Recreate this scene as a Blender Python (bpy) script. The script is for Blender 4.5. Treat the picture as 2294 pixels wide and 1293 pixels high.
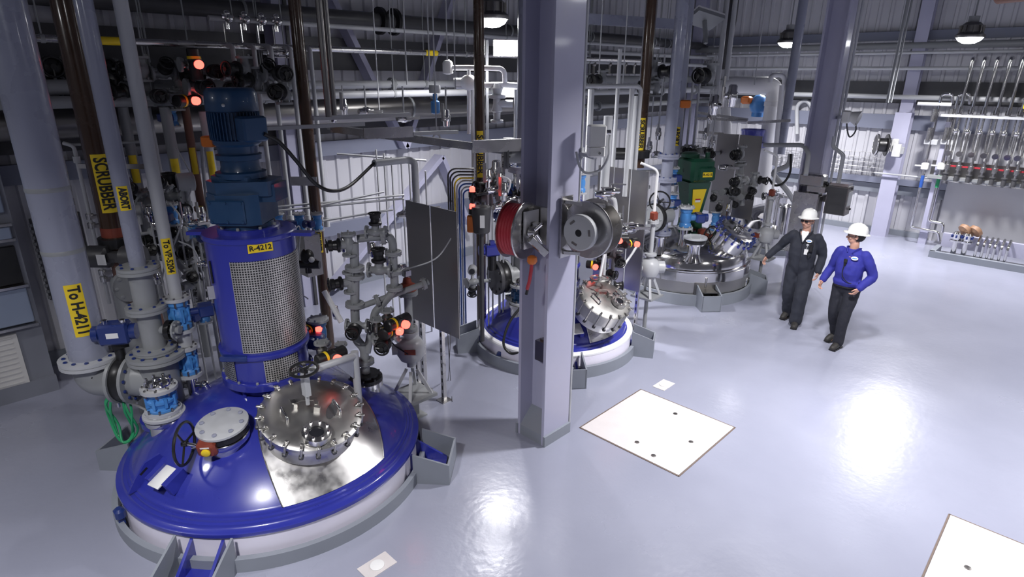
import bpy, bmesh, math, random
from mathutils import Vector as V, Matrix as M
random.seed(7)
for o in list(bpy.data.objects): bpy.data.objects.remove(o)
SC = bpy.context.scene; COL = SC.collection
# ---------------------------------------------------------------- camera
W, H, F = 2294, 1293, 1356.0
PITCH, YAW, ROLL, HC = .3395, .7694, .0079, 3.75
CAM = V((0, 0, HC)); UP = V((0, 0, 1))
fh = V((math.cos(YAW), math.sin(YAW), 0)); rt = V((math.sin(YAW), -math.cos(YAW), 0))
fw = fh*math.cos(PITCH) - UP*math.sin(PITCH); cu = fh*math.sin(PITCH) + UP*math.cos(PITCH)
RT = rt*math.cos(ROLL) + cu*math.sin(ROLL); CU = cu*math.cos(ROLL) - rt*math.sin(ROLL)
cd = bpy.data.cameras.new('camera'); cam = bpy.data.objects.new('camera', cd); COL.objects.link(cam)
cd.sensor_width = 36; cd.lens = F/W*36; cd.clip_start = .05; cd.clip_end = 200
cam.matrix_world = M(((RT.x, CU.x, -fw.x, 0), (RT.y, CU.y, -fw.y, 0), (RT.z, CU.z, -fw.z, HC), (0, 0, 0, 1)))
SC.camera = cam
# ---------------------------------------------------------------- world, exposure
SC.view_settings.view_transform = 'Standard'; SC.view_settings.look = 'None'
SC.view_settings.exposure = 0.25; SC.view_settings.gamma = 1; SC.view_settings.use_curve_mapping = False
wd = bpy.data.worlds.new('world'); SC.world = wd; wd.use_nodes = True
wd.node_tree.nodes['Background'].inputs[0].default_value = (.80, .80, 1, 1)
wd.node_tree.nodes['Background'].inputs[1].default_value = .07
LAMP_W = [160, 165, 160, 195, 175, 165, 20, 115, 90]        # watts
LAMPS = [(6.44, 6.67, 4.5), (15.0, 5.85, 4.5), (15.0, 2.45, 4.5),            # in view
         (6.6, 2.0, 4.75), (6.5, -2.4, 4.5), (-.6, 2.2, 4.75), (-1.6, 6.4, 4.5), (15.0, -1.6, 4.5), (11, -2, 4.5)]
# ---------------------------------------------------------------- pixel -> place
def ray(px, py): return fw*F + RT*(px-W/2) - CU*(py-H/2)
def P(px, py, z=None, x=None, y=None, hd=None):
    d = ray(px, py)
    if z is not None: t = (z-HC)/d.z
    elif x is not None: t = x/d.x
    elif y is not None: t = y/d.y
    else: t = hd/d.dot(fh)
    return CAM + d*t
def hdof(p): return (V(p)-CAM).dot(fh)
def zat(p, py):                      # height above floor at the plumb line through p seen on row py
    lo, hi = -3.0, 15.0
    for _ in range(50):
        m = (lo+hi)/2; v = V((p[0], p[1], m))-CAM
        if H/2-F*v.dot(CU)/v.dot(fw) > py: lo = m
        else: hi = m
    return lo
# ---------------------------------------------------------------- materials
MT = {}
def mk(name, col, rough=.5, metal=0., nz=0, amt=.12, rv=.1, bump=0., bs=40., coat=0., emit=None, es=0, stretch=None, alpha=1., spec=.5):
    m = bpy.data.materials.new(name); m.use_nodes = True; nt = m.node_tree; b = nt.nodes['Principled BSDF']
    L = nt.links.new; c = (*col, 1)
    b.inputs['Base Color'].default_value = c; b.inputs['Roughness'].default_value = rough; b.inputs['Metallic'].default_value = metal
    b.inputs['Coat Weight'].default_value = coat; b.inputs['Coat Roughness'].default_value = .08
    b.inputs['Specular IOR Level'].default_value = spec
    if alpha < 1: b.inputs['Alpha'].default_value = alpha
    if emit: b.inputs['Emission Color'].default_value = (*emit, 1); b.inputs['Emission Strength'].default_value = es
    if nz:
        tc = nt.nodes.new('ShaderNodeTexCoord'); n = nt.nodes.new('ShaderNodeTexNoise'); n.inputs['Scale'].default_value = nz
        n.inputs['Detail'].default_value = 6; src = tc.outputs['Object']
        if stretch:
            mp = nt.nodes.new('ShaderNodeMapping'); mp.inputs['Scale'].default_value = stretch; L(src, mp.inputs[0]); src = mp.outputs[0]
        L(src, n.inputs['Vector'])
        mx = nt.nodes.new('ShaderNodeMix'); mx.data_type = 'RGBA'
        mx.inputs[6].default_value = tuple(max(0, v*(1-amt)) for v in col)+(1,); mx.inputs[7].default_value = tuple(min(1, v*(1+amt)) for v in col)+(1,)
        L(n.outputs[0], mx.inputs[0]); L(mx.outputs[2], b.inputs['Base Color'])
        mr = nt.nodes.new('ShaderNodeMapRange'); mr.inputs[3].default_value = max(.02, rough-rv); mr.inputs[4].default_value = min(1, rough+rv)
        mr.inputs[1].default_value = .3; mr.inputs[2].default_value = .7
        L(n.outputs[0], mr.inputs[0]); L(mr.outputs[0], b.inputs['Roughness'])
        if bump:
            n2 = nt.nodes.new('ShaderNodeTexNoise'); n2.inputs['Scale'].default_value = bs; n2.inputs['Detail'].default_value = 3
            L(src, n2.inputs['Vector']); bp = nt.nodes.new('ShaderNodeBump'); bp.inputs['Strength'].default_value = bump; bp.inputs['Distance'].default_value = .01
            L(n2.outputs[0], bp.inputs['Height']); L(bp.outputs[0], b.inputs['Normal'])
    MT[name] = m; return m
mk('epoxy floor', (.303, .315, .40), .235, nz=.8, amt=.14, rv=.05, bump=.2, bs=13, spec=1.0)
mk('concrete', (.62, .58, .58), .75, nz=6, amt=.1, bump=.1, bs=60)
mk('curb grey', (.24, .26, .30), .45, nz=3, amt=.1)
mk('wall panel', (.56, .56, .60), .45, nz=1.2, amt=.12)
mk('dark roof', (.10, .10, .12), .7, nz=2)
mk('lilac steel', (.43, .43, .56), .42, nz=3, amt=.06, coat=.15)
mk('lilac pipe', (.28, .295, .375), .30, nz=3, amt=.06, coat=.5)
mk('girt', (.20, .215, .285), .45, nz=3, amt=.06)
mk('edge brown', (.15, .11, .09), .6)
mk('satin sheet', (.58, .58, .59), .42, .7, nz=2, amt=.05, rv=.03)
mk('grey pipe', (.27, .28, .29), .40, nz=4, amt=.08)
mk('light grey pipe', (.45, .46, .48), .40, nz=4, amt=.08)
mk('brown pipe', (.055, .029, .016), .22, nz=4, amt=.25, coat=.5)
mk('stainless', (.60, .59, .58), .27, 1, nz=5, amt=.04, rv=.03)
mk('bright stainless', (.78, .77, .76), .12, 1, nz=6, amt=.03, rv=.03)
mk('brushed stainless', (.66, .65, .64), .34, 1, nz=7, amt=.12, rv=.14)
mk('dull stainless', (.30, .29, .28), .34, 1, nz=2, amt=.12, rv=.04)
mk('skirt steel', (.46, .45, .43), .32, 1, nz=3, amt=.06, rv=.04)
mk('cast steel', (.46, .45, .43), .38, 1, nz=9, amt=.25, rv=.14)
mk('white insulation', (.82, .82, .84), .45, nz=5, amt=.04)
mk('vessel blue', (.027, .035, .31), .30, nz=2.5, amt=.1, rv=.05, coat=.6)
mk('motor blue', (.013, .05, .125), .38, nz=5, amt=.12, coat=.25)
mk('plate steel', (.52, .51, .49), .40, 1, nz=4, amt=.22, rv=.08)
mk('panel steel', (.40, .385, .37), .36, 1, nz=2, amt=.10, rv=.04)
mk('valve blue', (.07, .26, .62), .38, nz=8, amt=.15, coat=.3)
mk('actuator blue', (.012, .03, .16), .35, coat=.4, nz=6)
mk('skirt white', (.78, .755, .87), .35, nz=3, amt=.04, coat=.2)
mk('rim white', (.9, .9, .92), .4, nz=4, amt=.03)
mk('black', (.014, .014, .015), .35, nz=9, amt=.3)
mk('black rubber', (.01, .01, .011), .5, nz=12, amt=.3)
mk('dark grey', (.06, .06, .065), .45, nz=8, amt=.2)
mk('orange', (.62, .16, .02), .4, nz=6, amt=.1)
mk('rust red', (.22, .045, .025), .45, nz=8, amt=.2)
mk('red hose', (.42, .03, .045), .42, nz=8, amt=.1)
mk('yellow', (.86, .62, .02), .45, nz=6, amt=.05)
mk('ink', (.012, .012, .012), .6)
mk('white', (.80, .80, .80), .45, nz=5, amt=.03)
mk('cream box', (.72, .72, .70), .45, nz=5, amt=.03)
mk('green hose', (.03, .34, .14), .4, nz=7, amt=.1)
mk('green motor', (.008, .06, .032), .35, nz=5, amt=.15, coat=.3)
mk('blue hose', (.03, .10, .40), .4)
mk('lamp glow', (1, 1, 1), .4, emit=(.96, .97, 1), es=22)
mk('red lamp', (.8, .05, .03), .3, emit=(1, .07, .05), es=4.5)
mk('coverall', (.024, .027, .040), .85, nz=30, amt=.3, bump=.15, bs=14)
mk('blue shirt', (.025, .028, .27), .8, nz=25, amt=.2, bump=.15, bs=16)
mk('trousers', (.012, .013, .022), .85, nz=30, amt=.3, bump=.12, bs=14)
mk('skin', (.55, .30, .22), .55, nz=20, amt=.1)
mk('hat white', (.86, .86, .84), .3, coat=.3, nz=5, amt=.02)
mk('boot', (.022, .020, .019), .6, nz=18, amt=.3)
mk('hair dark', (.012, .010, .009), .6, nz=60, amt=.4)
mk('hair grey', (.16, .13, .11), .6, nz=60, amt=.4)
mk('lens dark', (.02, .02, .025), .1)
mk('louver', (.62, .61, .60), .5, nz=4, amt=.04)
mk('cabinet', (.20, .21, .25), .45, nz=3, amt=.08)
mk('cabinet blue', (.26, .31, .42), .35, nz=3, amt=.08)
mk('fan brown', (.30, .17, .10), .5, nz=8, amt=.3)
mk('brick brown', (.20, .10, .07), .6, nz=5, amt=.2)
def grid_mat(name, base, line, sc):
    m = mk(name, base, .42, .9); nt = m.node_tree; b = nt.nodes['Principled BSDF']; L = nt.links.new
    uv = nt.nodes.new('ShaderNodeUVMap'); sep = nt.nodes.new('ShaderNodeSeparateXYZ'); L(uv.outputs[0], sep.inputs[0])
    outs = []
    for k in (0, 1):
        a = nt.nodes.new('ShaderNodeMath'); a.operation = 'MULTIPLY'; a.inputs[1].default_value = sc; L(sep.outputs[k], a.inputs[0])
        f = nt.nodes.new('ShaderNodeMath'); f.operation = 'FRACT'; L(a.outputs[0], f.inputs[0])
        g = nt.nodes.new('ShaderNodeMath'); g.operation = 'GREATER_THAN'; g.inputs[1].default_value = .36; L(f.outputs[0], g.inputs[0]); outs.append(g)
    mm = nt.nodes.new('ShaderNodeMath'); mm.operation = 'MULTIPLY'; L(outs[0].outputs[0], mm.inputs[0]); L(outs[1].outputs[0], mm.inputs[1])
    mx = nt.nodes.new('ShaderNodeMix'); mx.data_type = 'RGBA'; mx.inputs[6].default_value = (*line, 1); mx.inputs[7].default_value = (*base, 1)
    L(mm.outputs[0], mx.inputs[0]); L(mx.outputs[2], b.inputs['Base Color'])
    return m
grid_mat('perforated guard', (.05, .05, .05), (.66, .64, .60), 46)
# ---------------------------------------------------------------- mesh builder
def zmat(o, d, up=None):
    d = V(d).normalized(); q = d.to_track_quat('Z', 'Y') if up is None else None
    if q is None:
        x = (V(up)-d*V(up).dot(d)).normalized(); y = d.cross(x)
        R = M((x, y, d)).transposed().to_4x4()
    else: R = q.to_matrix().to_4x4()
    return M.Translation(V(o)) @ R
def rotz(a): return M.Rotation(a, 4, 'Z')
class MB:
    def __init__(s): s.v = []; s.f = []; s.uv = None; s.mi = []; s.T = M.Identity(4)
    def add(s, vs, fs, X=None, mi=0):
        n = len(s.v); T = s.T @ X if X is not None else s.T
        s.v += [T @ V(p) for p in vs]; s.f += [tuple(i+n for i in f) for f in fs]; s.mi += [mi]*len(fs); return s
    def box(s, c, sz, X=None, mi=0, bev=0):
        a, b, h = (t/2 for t in sz); c = V(c)
        if bev:
            e = min(bev, a*.9, b*.9, h*.9)
            # chamfered along z edges and top
            pr = [(-a+e, -b), (a-e, -b), (a, -b+e), (a, b-e), (a-e, b), (-a+e, b), (-a, b-e), (-a, -b+e)]
            def ring(k, z): return [c+V((x*(1-k*e/a), y*(1-k*e/b), z)) for x, y in pr]
            vs = ring(1, -h)+ring(0, -h+e)+ring(0, h-e)+ring(1, h)
            fs = [tuple(range(7, -1, -1)), tuple(range(24, 32))]
            for r in range(3):
                for i in range(8): j = (i+1) % 8; fs.append((r*8+i, r*8+j, r*8+8+j, r*8+8+i))
            return s.add(vs, fs, X, mi)
        vs = [c+V((i*a, j*b, k*h)) for i in (-1, 1) for j in (-1, 1) for k in (-1, 1)]
        return s.add(vs, [(0, 1, 3, 2), (4, 6, 7, 5), (0, 4, 5, 1), (2, 3, 7, 6), (0, 2, 6, 4), (1, 5, 7, 3)], X, mi)
    def lathe(s, prof, X=None, n=24, a0=0, a1=None, mi=0, cap=True):
        full = a1 is None; a1 = a0+2*math.pi if full else a1; k = n if full else n+1
        vs = []; fs = []
        for r, z in prof:
            for i in range(k):
                a = a0+(a1-a0)*i/n; vs.append((r*math.cos(a), r*math.sin(a), z))
        for j in range(len(prof)-1):
            for i in range(n if not full else k):
                i2 = (i+1) % k if full else i+1
                fs.append((j*k+i, j*k+i2, (j+1)*k+i2, (j+1)*k+i))
        if full and cap:
            if prof[0][0] > 1e-6: fs.append(tuple(range(k-1, -1, -1)))
            if prof[-1][0] > 1e-6: fs.append(tuple((len(prof)-1)*k+i for i in range(k)))
        return s.add(vs, fs, X, mi)
    def cyl(s, p0, p1, r, r1=None, n=16, mi=0):
        p0, p1 = V(p0), V(p1); d = p1-p0
        return s.lathe([(r, 0), (r if r1 is None else r1, d.length)], zmat(p0, d), n, mi=mi)
    def ball(s, c, r, sc=(1, 1, 1), n=14, X=None, mi=0, R=None):
        pr = [(max(1e-7, r*math.sin(math.pi*i/(n//2))), -r*math.cos(math.pi*i/(n//2))) for i in range(n//2+1)]
        Y = M.Translation(V(c)) @ (R if R is not None else M.Identity(4)) @ M.Diagonal((*sc, 1))
        return s.lathe(pr, (X @ Y) if X is not None else Y, n, mi=mi)
    def torus(s, R, r, X=None, n=24, m=8, a0=0, a1=None, mi=0):
        full = a1 is None; a1 = a0+2*math.pi if full else a1; k = n if full else n+1; vs = []; fs = []
        for i in range(k):
            a = a0+(a1-a0)*i/n
            for j in range(m):
                b = 2*math.pi*j/m; q = R+r*math.cos(b); vs.append((q*math.cos(a), q*math.sin(a), r*math.sin(b)))
        for i in range(n):
            i2 = (i+1) % k if full else i+1
            for j in range(m): j2 = (j+1) % m; fs.append((i*m+j, i2*m+j, i2*m+j2, i*m+j2))
        return s.add(vs, fs, X, mi)
    def prism(s, poly, h, X=None, mi=0):
        n = len(poly); vs = [(x, y, 0) for x, y in poly]+[(x, y, h) for x, y in poly]
        fs = [tuple(range(n-1, -1, -1)), tuple(range(n, 2*n))]+[(i, (i+1) % n, n+(i+1) % n, n+i) for i in range(n)]
        return s.add(vs, fs, X, mi)
    def sweep(s, pts, r, n=8, mi=0, cap=True, sq=None):
        pts = [V(p) for p in pts]; k = len(pts)
        tg = [(pts[min(i+1, k-1)]-pts[max(i-1, 0)]).normalized() for i in range(k)]
        t = tg[0]; nx = t.orthogonal().normalized()
        if sq: nx = (UP-t*UP.dot(t)).normalized() if abs(t.z) < .98 else V((1, 0, 0))
        vs = []; fs = []
        for i in range(k):
            if i: q = tg[i-1].rotation_difference(tg[i]); nx = q @ nx; nx = (nx-tg[i]*nx.dot(tg[i])).normalized()
            by = tg[i].cross(nx); rr = r[i] if isinstance(r, (list, tuple)) else r
            if sq:
                for u, w in ((1, 1), (1, -1), (-1, -1), (-1, 1)): vs.append(pts[i]+nx*u*sq[1]/2+by*w*sq[0]/2)
            else:
                for j in range(n): a = 2*math.pi*j/n; vs.append(pts[i]+nx*rr*math.cos(a)+by*rr*math.sin(a))
        n = 4 if sq else n
        for i in range(k-1):
            for j in range(n): j2 = (j+1) % n; fs.append((i*n+j, i*n+j2, (i+1)*n+j2, (i+1)*n+j))
        if cap: fs += [tuple(range(n-1, -1, -1)), tuple((k-1)*n+j for j in range(n))]
        return s.add(vs, fs, None, mi)
    def pipe(s, pts, r, bend=None, n=10, mi=0):
        return s.sweep(fillet(pts, bend if bend is not None else r*3), r, n, mi)
def fillet(pts, R, seg=6):
    pts = [V(p) for p in pts]; out = [pts[0]]
    for a, b, c in zip(pts, pts[1:], pts[2:]):
        u = (a-b); w = (c-b); lu, lw = u.length, w.length; u.normalize(); w.normalize(); ang = u.angle(w)
        if ang > 3.0 or ang < .05: out.append(b); continue
        d = min(R/math.tan(ang/2), lu*.49, lw*.49); RR = d*math.tan(ang/2)
        bis = (u+w).normalized(); ctr = b+bis*(RR/math.sin(ang/2)); s0 = b+u*d-ctr; s1 = b+w*d-ctr; tot = s0.angle(s1); ax = s0.cross(s1).normalized()
        for i in range(seg+1): out.append(ctr+M.Rotation(tot*i/seg, 3, ax) @ s0)
    out.append(pts[-1]); return out
def spline(pts, seg=8):
    pts = [V(p) for p in pts]; q = [pts[0]*2-pts[1]]+pts+[pts[-1]*2-pts[-2]]; out = []
    for i in range(1, len(q)-2):
        a, b, c, d = q[i-1:i+3]
        for j in range(seg):
            t = j/seg; out.append(.5*((2*b)+(c-a)*t+(2*a-5*b+4*c-d)*t*t+(3*b-a-3*c+d)*t**3))
    out.append(pts[-1]); return out
# ---------------------------------------------------------------- objects
WL = {}                      # world place of every object
def mesh_of(mb, name, mats, origin):
    me = bpy.data.meshes.new(name); me.from_pydata([p-origin for p in mb.v], [], mb.f); me.update()
    for k in (mats if isinstance(mats, (list, tuple)) else [mats]): me.materials.append(MT[k])
    if any(mb.mi): me.polygons.foreach_set('material_index', mb.mi)
    if mb.uv:
        u = me.uv_layers.new(name='UVMap')
        for lp in me.loops: u.data[lp.index].uv = mb.uv[lp.vertex_index]
    for p in me.polygons: p.use_smooth = True
    me.set_sharp_from_angle(angle=math.radians(38))
    return me
def build(name, mb, mats, parent=None, label=None, cat=None, group=None, kind=None, origin=None):
    if origin is None:
        lo = V([min(p[i] for p in mb.v) for i in range(3)]); hi = V([max(p[i] for p in mb.v) for i in range(3)])
        origin = V(((lo.x+hi.x)/2, (lo.y+hi.y)/2, lo.z))
    o = bpy.data.objects.new(name, mesh_of(mb, name, mats, origin)); COL.objects.link(o); WL[o.name] = origin
    if parent is not None: o.parent = parent; o.location = origin-WL[parent.name]
    else: o.location = origin
    tag(o, label, cat, group, kind); return o
def tag(o, label=None, cat=None, group=None, kind=None):
    for k, v in (('label', label), ('category', cat), ('group', group), ('kind', kind)):
        if v: o[k] = v
    return o
def thing(name, label, cat, loc, group=None):
    o = bpy.data.objects.new(name, None); COL.objects.link(o); o.location = V(loc); WL[o.name] = V(loc); o.empty_display_size = .1
    return tag(o, label, cat, group)
def kids(o): return [c for c in KIDS.get(o.name, [])]
KIDS = {}
def copy_tree(o, parent=None, mat=None, label=None):
    c = o.copy(); COL.objects.link(c)
    if parent is not None: c.parent = parent
    if mat is not None: c.matrix_local = mat
    if label: c['label'] = label
    for ch in o.children: copy_tree(ch, c)
    return c
def struct(name, mb, mats): return build(name, mb, mats, kind='structure')
def solo(name, mb, mats, label, cat, group=None, kind=None): return build(name, mb, mats, None, label, cat, group, kind)
# lettering: returns an MB of flat text in the XY plane, centred
def text_mb(txt, size, bold=0.0, depth=.0015):
    cu_ = bpy.data.curves.new('t', 'FONT'); cu_.body = txt; cu_.size = size; cu_.extrude = depth; cu_.offset = bold; cu_.align_x = 'CENTER'; cu_.align_y = 'CENTER'
    cu_.resolution_u = 3
    o = bpy.data.objects.new('t', cu_); COL.objects.link(o); dg = bpy.context.evaluated_depsgraph_get(); me = o.evaluated_get(dg).to_mesh()
    mb = MB(); mb.add([tuple(v.co) for v in me.vertices], [tuple(p.vertices) for p in me.polygons])
    o.evaluated_get(dg).to_mesh_clear(); bpy.data.objects.remove(o); bpy.data.curves.remove(cu_); return mb
def wrap(mb, X, R):         # bend a flat XY mesh round a pipe (local axis Y along the pipe, outward +Z at x=0), R = pipe radius
    out = MB(); vs = []
    if len(mb.f) > 200 or len({len(f) for f in mb.f}) > 1 or any(len(f) == 3 for f in mb.f):     # letters: cut into strips so they can bend
        bm = bmesh.new(); bv = [bm.verts.new(p) for p in mb.v]
        for f in mb.f:
            try: bm.faces.new([bv[i] for i in f])
            except ValueError: pass
        xs = [p.x for p in mb.v]; k = 9
        for i in range(1, k): bmesh.ops.bisect_plane(bm, geom=bm.verts[:]+bm.edges[:]+bm.faces[:], plane_co=(min(xs)+(max(xs)-min(xs))*i/k, 0, 0), plane_no=(1, 0, 0))
        bm.verts.index_update(); mb = MB(); mb.add([v.co.copy() for v in bm.verts], [tuple(v.index for v in f.verts) for f in bm.faces]); bm.free()
    for p in mb.v:
        a = p.x/R; q = R+p.z; vs.append(X @ V((q*math.sin(a), p.y, q*math.cos(a))))
    out.v = vs; out.f = list(mb.f); out.mi = list(mb.mi); return out
def sticker(parent, txt, c, axis, out, R, length, width, tsize, vertical=True, mat='yellow', bold=.004):
    """yellow label bent round a pipe; text reads down the pipe (axis = reading direction)"""
    axis = V(axis).normalized(); out = V(out); out = (out-axis*out.dot(axis)).normalized()
    # local frame: Y along pipe (up = -reading), Z outward
    y = axis; z = out; x = y.cross(z); X = M.Translation(V(c)) @ M((x, y, z)).transposed().to_4x4()
    g = MB(); n = 10; m = max(2, int(length/.05)); vs = [(width*(i/n-.5), length*(j/m-.5), .002) for j in range(m+1) for i in range(n+1)]
    fs = [(j*(n+1)+i, j*(n+1)+i+1, (j+1)*(n+1)+i+1, (j+1)*(n+1)+i) for j in range(m) for i in range(n)]
    g.add(vs, fs); s = build('label_sticker', wrap(g, X, R), mat, parent, 'yellow pipe label')
    t = text_mb(txt, tsize, bold); xs = [p.x for p in t.v]; k = min(1, .9*length/(max(xs)-min(xs)))
    for p in t.v: p.x *= k
    R90 = M.Rotation(math.pi/2, 4, 'Z')
    # subdivide not needed: letters are small against the pipe
    for i, p in enumerate(t.v): t.v[i] = R90 @ V((p.x, p.y, p.z+.004))
    build('lettering', wrap(t, X, R), 'ink', s); return s
# ================================================================ room
WX, WY, ZC = 17.5, 9.65, 8.0
g = MB(); g.box((7, 0, -.1), (22, 20.4, .2)); struct('floor', g, 'epoxy floor')
def ribbed(length, height, pitch=.26, d=.035):
    prof = []; x = 0
    while x < length: prof += [(x, 0), (x+pitch*.62, 0), (x+pitch*.70, d), (x+pitch*.92, d)]; x += pitch
    n = len(prof); vs = [(a, -b, z) for z in (0, height) for a, b in prof]
    return vs, [(i, i+1, n+i+1, n+i) for i in range(n-1)]
vs, fs = ribbed(20, ZC)
g = MB(); g.add(vs, fs, M.Translation((-2.2, WY, 0))); g.box((7.6, WY+.1, ZC/2), (20.2, .1, ZC)); struct('wall_back', g, 'wall panel')
vs, fs = ribbed(20, ZC)
g = MB(); g.add(vs, fs, M.Translation((WX, WY, 0)) @ rotz(-math.pi/2)); g.box((WX+.1, 0, ZC/2), (.1, 19.6, ZC)); struct('wall_right', g, 'wall panel')
g = MB(); g.box((7, 0, ZC+.1), (22, 20.4, .2)); struct('ceiling', g, 'dark roof')
g = MB(); g.box((7.6, WY-.04, .09), (20, .09, .18)); struct('baseboard_back', g, 'curb grey')
g = MB(); g.box((WX-.05, 6.2, .07), (.09, 6.8, .14)); struct('baseboard_right', g, 'curb grey')
def hcol(name, x, y, z1, w, dpt, along='x', z0=0, t=.035, base=True, mat='lilac steel', kind='structure'):
    """wide flange column; along = direction of its flange faces"""
    m = MB(); X = M.Translation((x, y, 0)) @ (M.Identity(4) if along == 'x' else rotz(math.pi/2)); h = z1-z0; zc = (z0+z1)/2
    m.box((0, -dpt/2+t/2, zc), (w, t, h), X); m.box((0, dpt/2-t/2, zc), (w, t, h), X); m.box((0, 0, zc), (t, dpt-2*t, h), X)
    return m, X
m, X = hcol('c', 4.435, 3.80, ZC, .41, .38); cc = build('steel_column', m, 'lilac steel', kind='structure', label='large lilac steel column in the middle carrying two hose reels', cat='column')
m = MB()
for s in (-1, 1):   # sloped grout between the flanges
    pts = [(s*.02, -.155), (s*.205, -.155), (s*.205, .155), (s*.02, .155)]
    vs = [(x, y, 0) for x, y in pts]+[(s*.02, -.155, .30), (s*.205, -.155, .12), (s*.205, .155, .12), (s*.02, .155, .30)]
    m.add(vs, [(0, 1, 2, 3), (4, 5, 6, 7), (0, 1, 5, 4), (1, 2, 6, 5), (2, 3, 7, 6), (3, 0, 4, 7)], X)
m.box((0, -.2, .06), (.43, .03, .12), X); m.box((0, .2, .06), (.43, .03, .12), X)
build('column_footing', m, 'curb grey', cc)
m = MB(); m.box((-.09, -.05, 1.05), (.05, .05, .26), X); m.box((-.10, -.05, 1.05), (.09, .13, .22), X); build('junction_box', m, 'dull stainless', cc)
m, X = hcol('c', 11.6, 3.72, ZC, .40, .38); c2 = build('steel_column', m, 'lilac steel', kind='structure', label='grey lilac steel column behind the man in the dark coverall', cat='column')
m, X = hcol('c', 17.18, 3.72, 2.98, .34, .30, 'y'); build('trim_1', m, 'lilac steel', kind='structure')
m, X = hcol('c', 17.30, 3.72, ZC, .26, .26, 'y', z0=2.98); build('trim_2', m, 'lilac steel', kind='structure')
m, X = hcol('c', 17.30, 10.9-1.6, ZC, .3, .26, 'y'); build('trim_3', m, 'lilac steel', kind='structure')
for i, x in enumerate((4.62, 11.8)):
    m, X = hcol('c', x, 9.36, ZC, .34, .34); o = build('trim_%d' % (4+i), m, 'lilac steel', kind='structure')
    s = MB(); s.box((x+.02, 9.165, 4), (.05, .03, 8))
    for k in range(60): s.box((x+.02, 9.148, .6+k*.105), (.02, .006, .06))
    build('slotted_channel', s, ['dark grey'], o)
# braces on the back wall
def brace(p0, p1, n, w=.24):
    a = P(*p0, y=9.42); b = P(*p1, y=9.42); m = MB(); m.sweep([a, b], 0, sq=(w, .09)); build('trim_%d' % n, m, 'lilac steel', kind='structure')
brace((726, -30), (905, 330), 6); brace((1012, -20), (905, 330), 7); brace((740, 645), (985, 350), 8); brace((985, 350), (1045, 500), 9)
# girts and dark wall bands
def girt(n, wall, z, h, a, b, d=.12, mat='girt'):
    m = MB()
    if wall == 'r': m.box((WX-.03-d/2, (a+b)/2, z), (d, b-a, h))
    else: m.box(((a+b)/2, WY-.03-d/2, z), (b-a, d, h))
    build('trim_%d' % n, m, mat, kind='structure')
girt(10, 'r', 4.68, .20, -3, 9.5); girt(11, 'r', 2.74, .34, -3, 9.5, .1); girt(12, 'r', 1.33, .14, 1.9, 9.5, .18)
girt(13, 'b', 4.62, .22, -2, 17); girt(14, 'b', 2.55, .24, -2, 17); girt(15, 'b', 1.15, .22, 4.4, 17, .1)
girt(16, 'r', 1.12, .22, 2.2, 9.5, .07, 'curb grey'); girt(17, 'r', 6.4, .22, -3, 9.5); girt(18, 'b', 6.4, .22, -2, 17)
girt(19, 'r', 3.42, .5, -3, 9.5, .07, 'dark grey'); girt(20, 'b', 3.1, .62, -2, 17, .08, 'dark grey'); girt(21, 'b', 4.05, .5, -2, 17, .06, 'dark grey')  # no girts: right strip paints shade on the ribs, back strips the dark gaps
# floor hatches
def hatch(x0, x1, y0, y1, name_label, lifts):
    t = thing('floor_hatch', name_label, 'hatch', ((x0+x1)/2, (y0+y1)/2, .0))
    m = MB(); w = .014
    for (cx, cy, sx, sy) in (((x0+x1)/2, y0, x1-x0+w, w), ((x0+x1)/2, y1, x1-x0+w, w), (x0, (y0+y1)/2, w, y1-y0), (x1, (y0+y1)/2, w, y1-y0)): m.box((cx, cy, .002), (sx, sy, .006))
    build('edge_frame', m, 'edge brown', t)
    m = MB(); m.box(((x0+x1)/2, (y0+y1)/2, .003), (x1-x0-.02, y1-y0-.02, .008)); build('concrete_slab', m, 'concrete', t)
    for (px, py) in lifts:
        q = P(px, py, z=.008); m = MB(); m.lathe([(.026, 0), (.026, .002), (.018, .004)], M.Translation(q), 14); build('lifting_point', m, 'dull stainless', t)
HS = HC/3.9
hatch(4.982*HS, 6.275*HS, 2.405*HS, 3.70*HS, 'square concrete floor hatch in front of the middle column', [(1427, 991), (1513, 927), (1548, 990), (1464, 1021)])
hatch(5.0*HS, 6.275*HS, -1.02*HS, .285*HS, 'concrete floor hatch cut off by the lower right corner', [(2168, 1272)])
for i, (px, py, lab) in enumerate(((845, 1268, 'round pale floor drain in a grey patch beside the foremost vessel'), (1487, 863, 'round floor drain in a worn patch behind the square hatch'))):
    q = P(px, py, z=0); t = thing('floor_drain', lab, 'drain', q)
    m = MB(); m.box(q+V((0, 0, .002)), (.27, .17, .006), None); build('patch', m, 'concrete', t)
    m = MB(); m.lathe([(.058, .004), (.058, .012), (.05, .015), (0, .015)], M.Translation(q), 24); build('cover', m, 'white', t)
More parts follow.
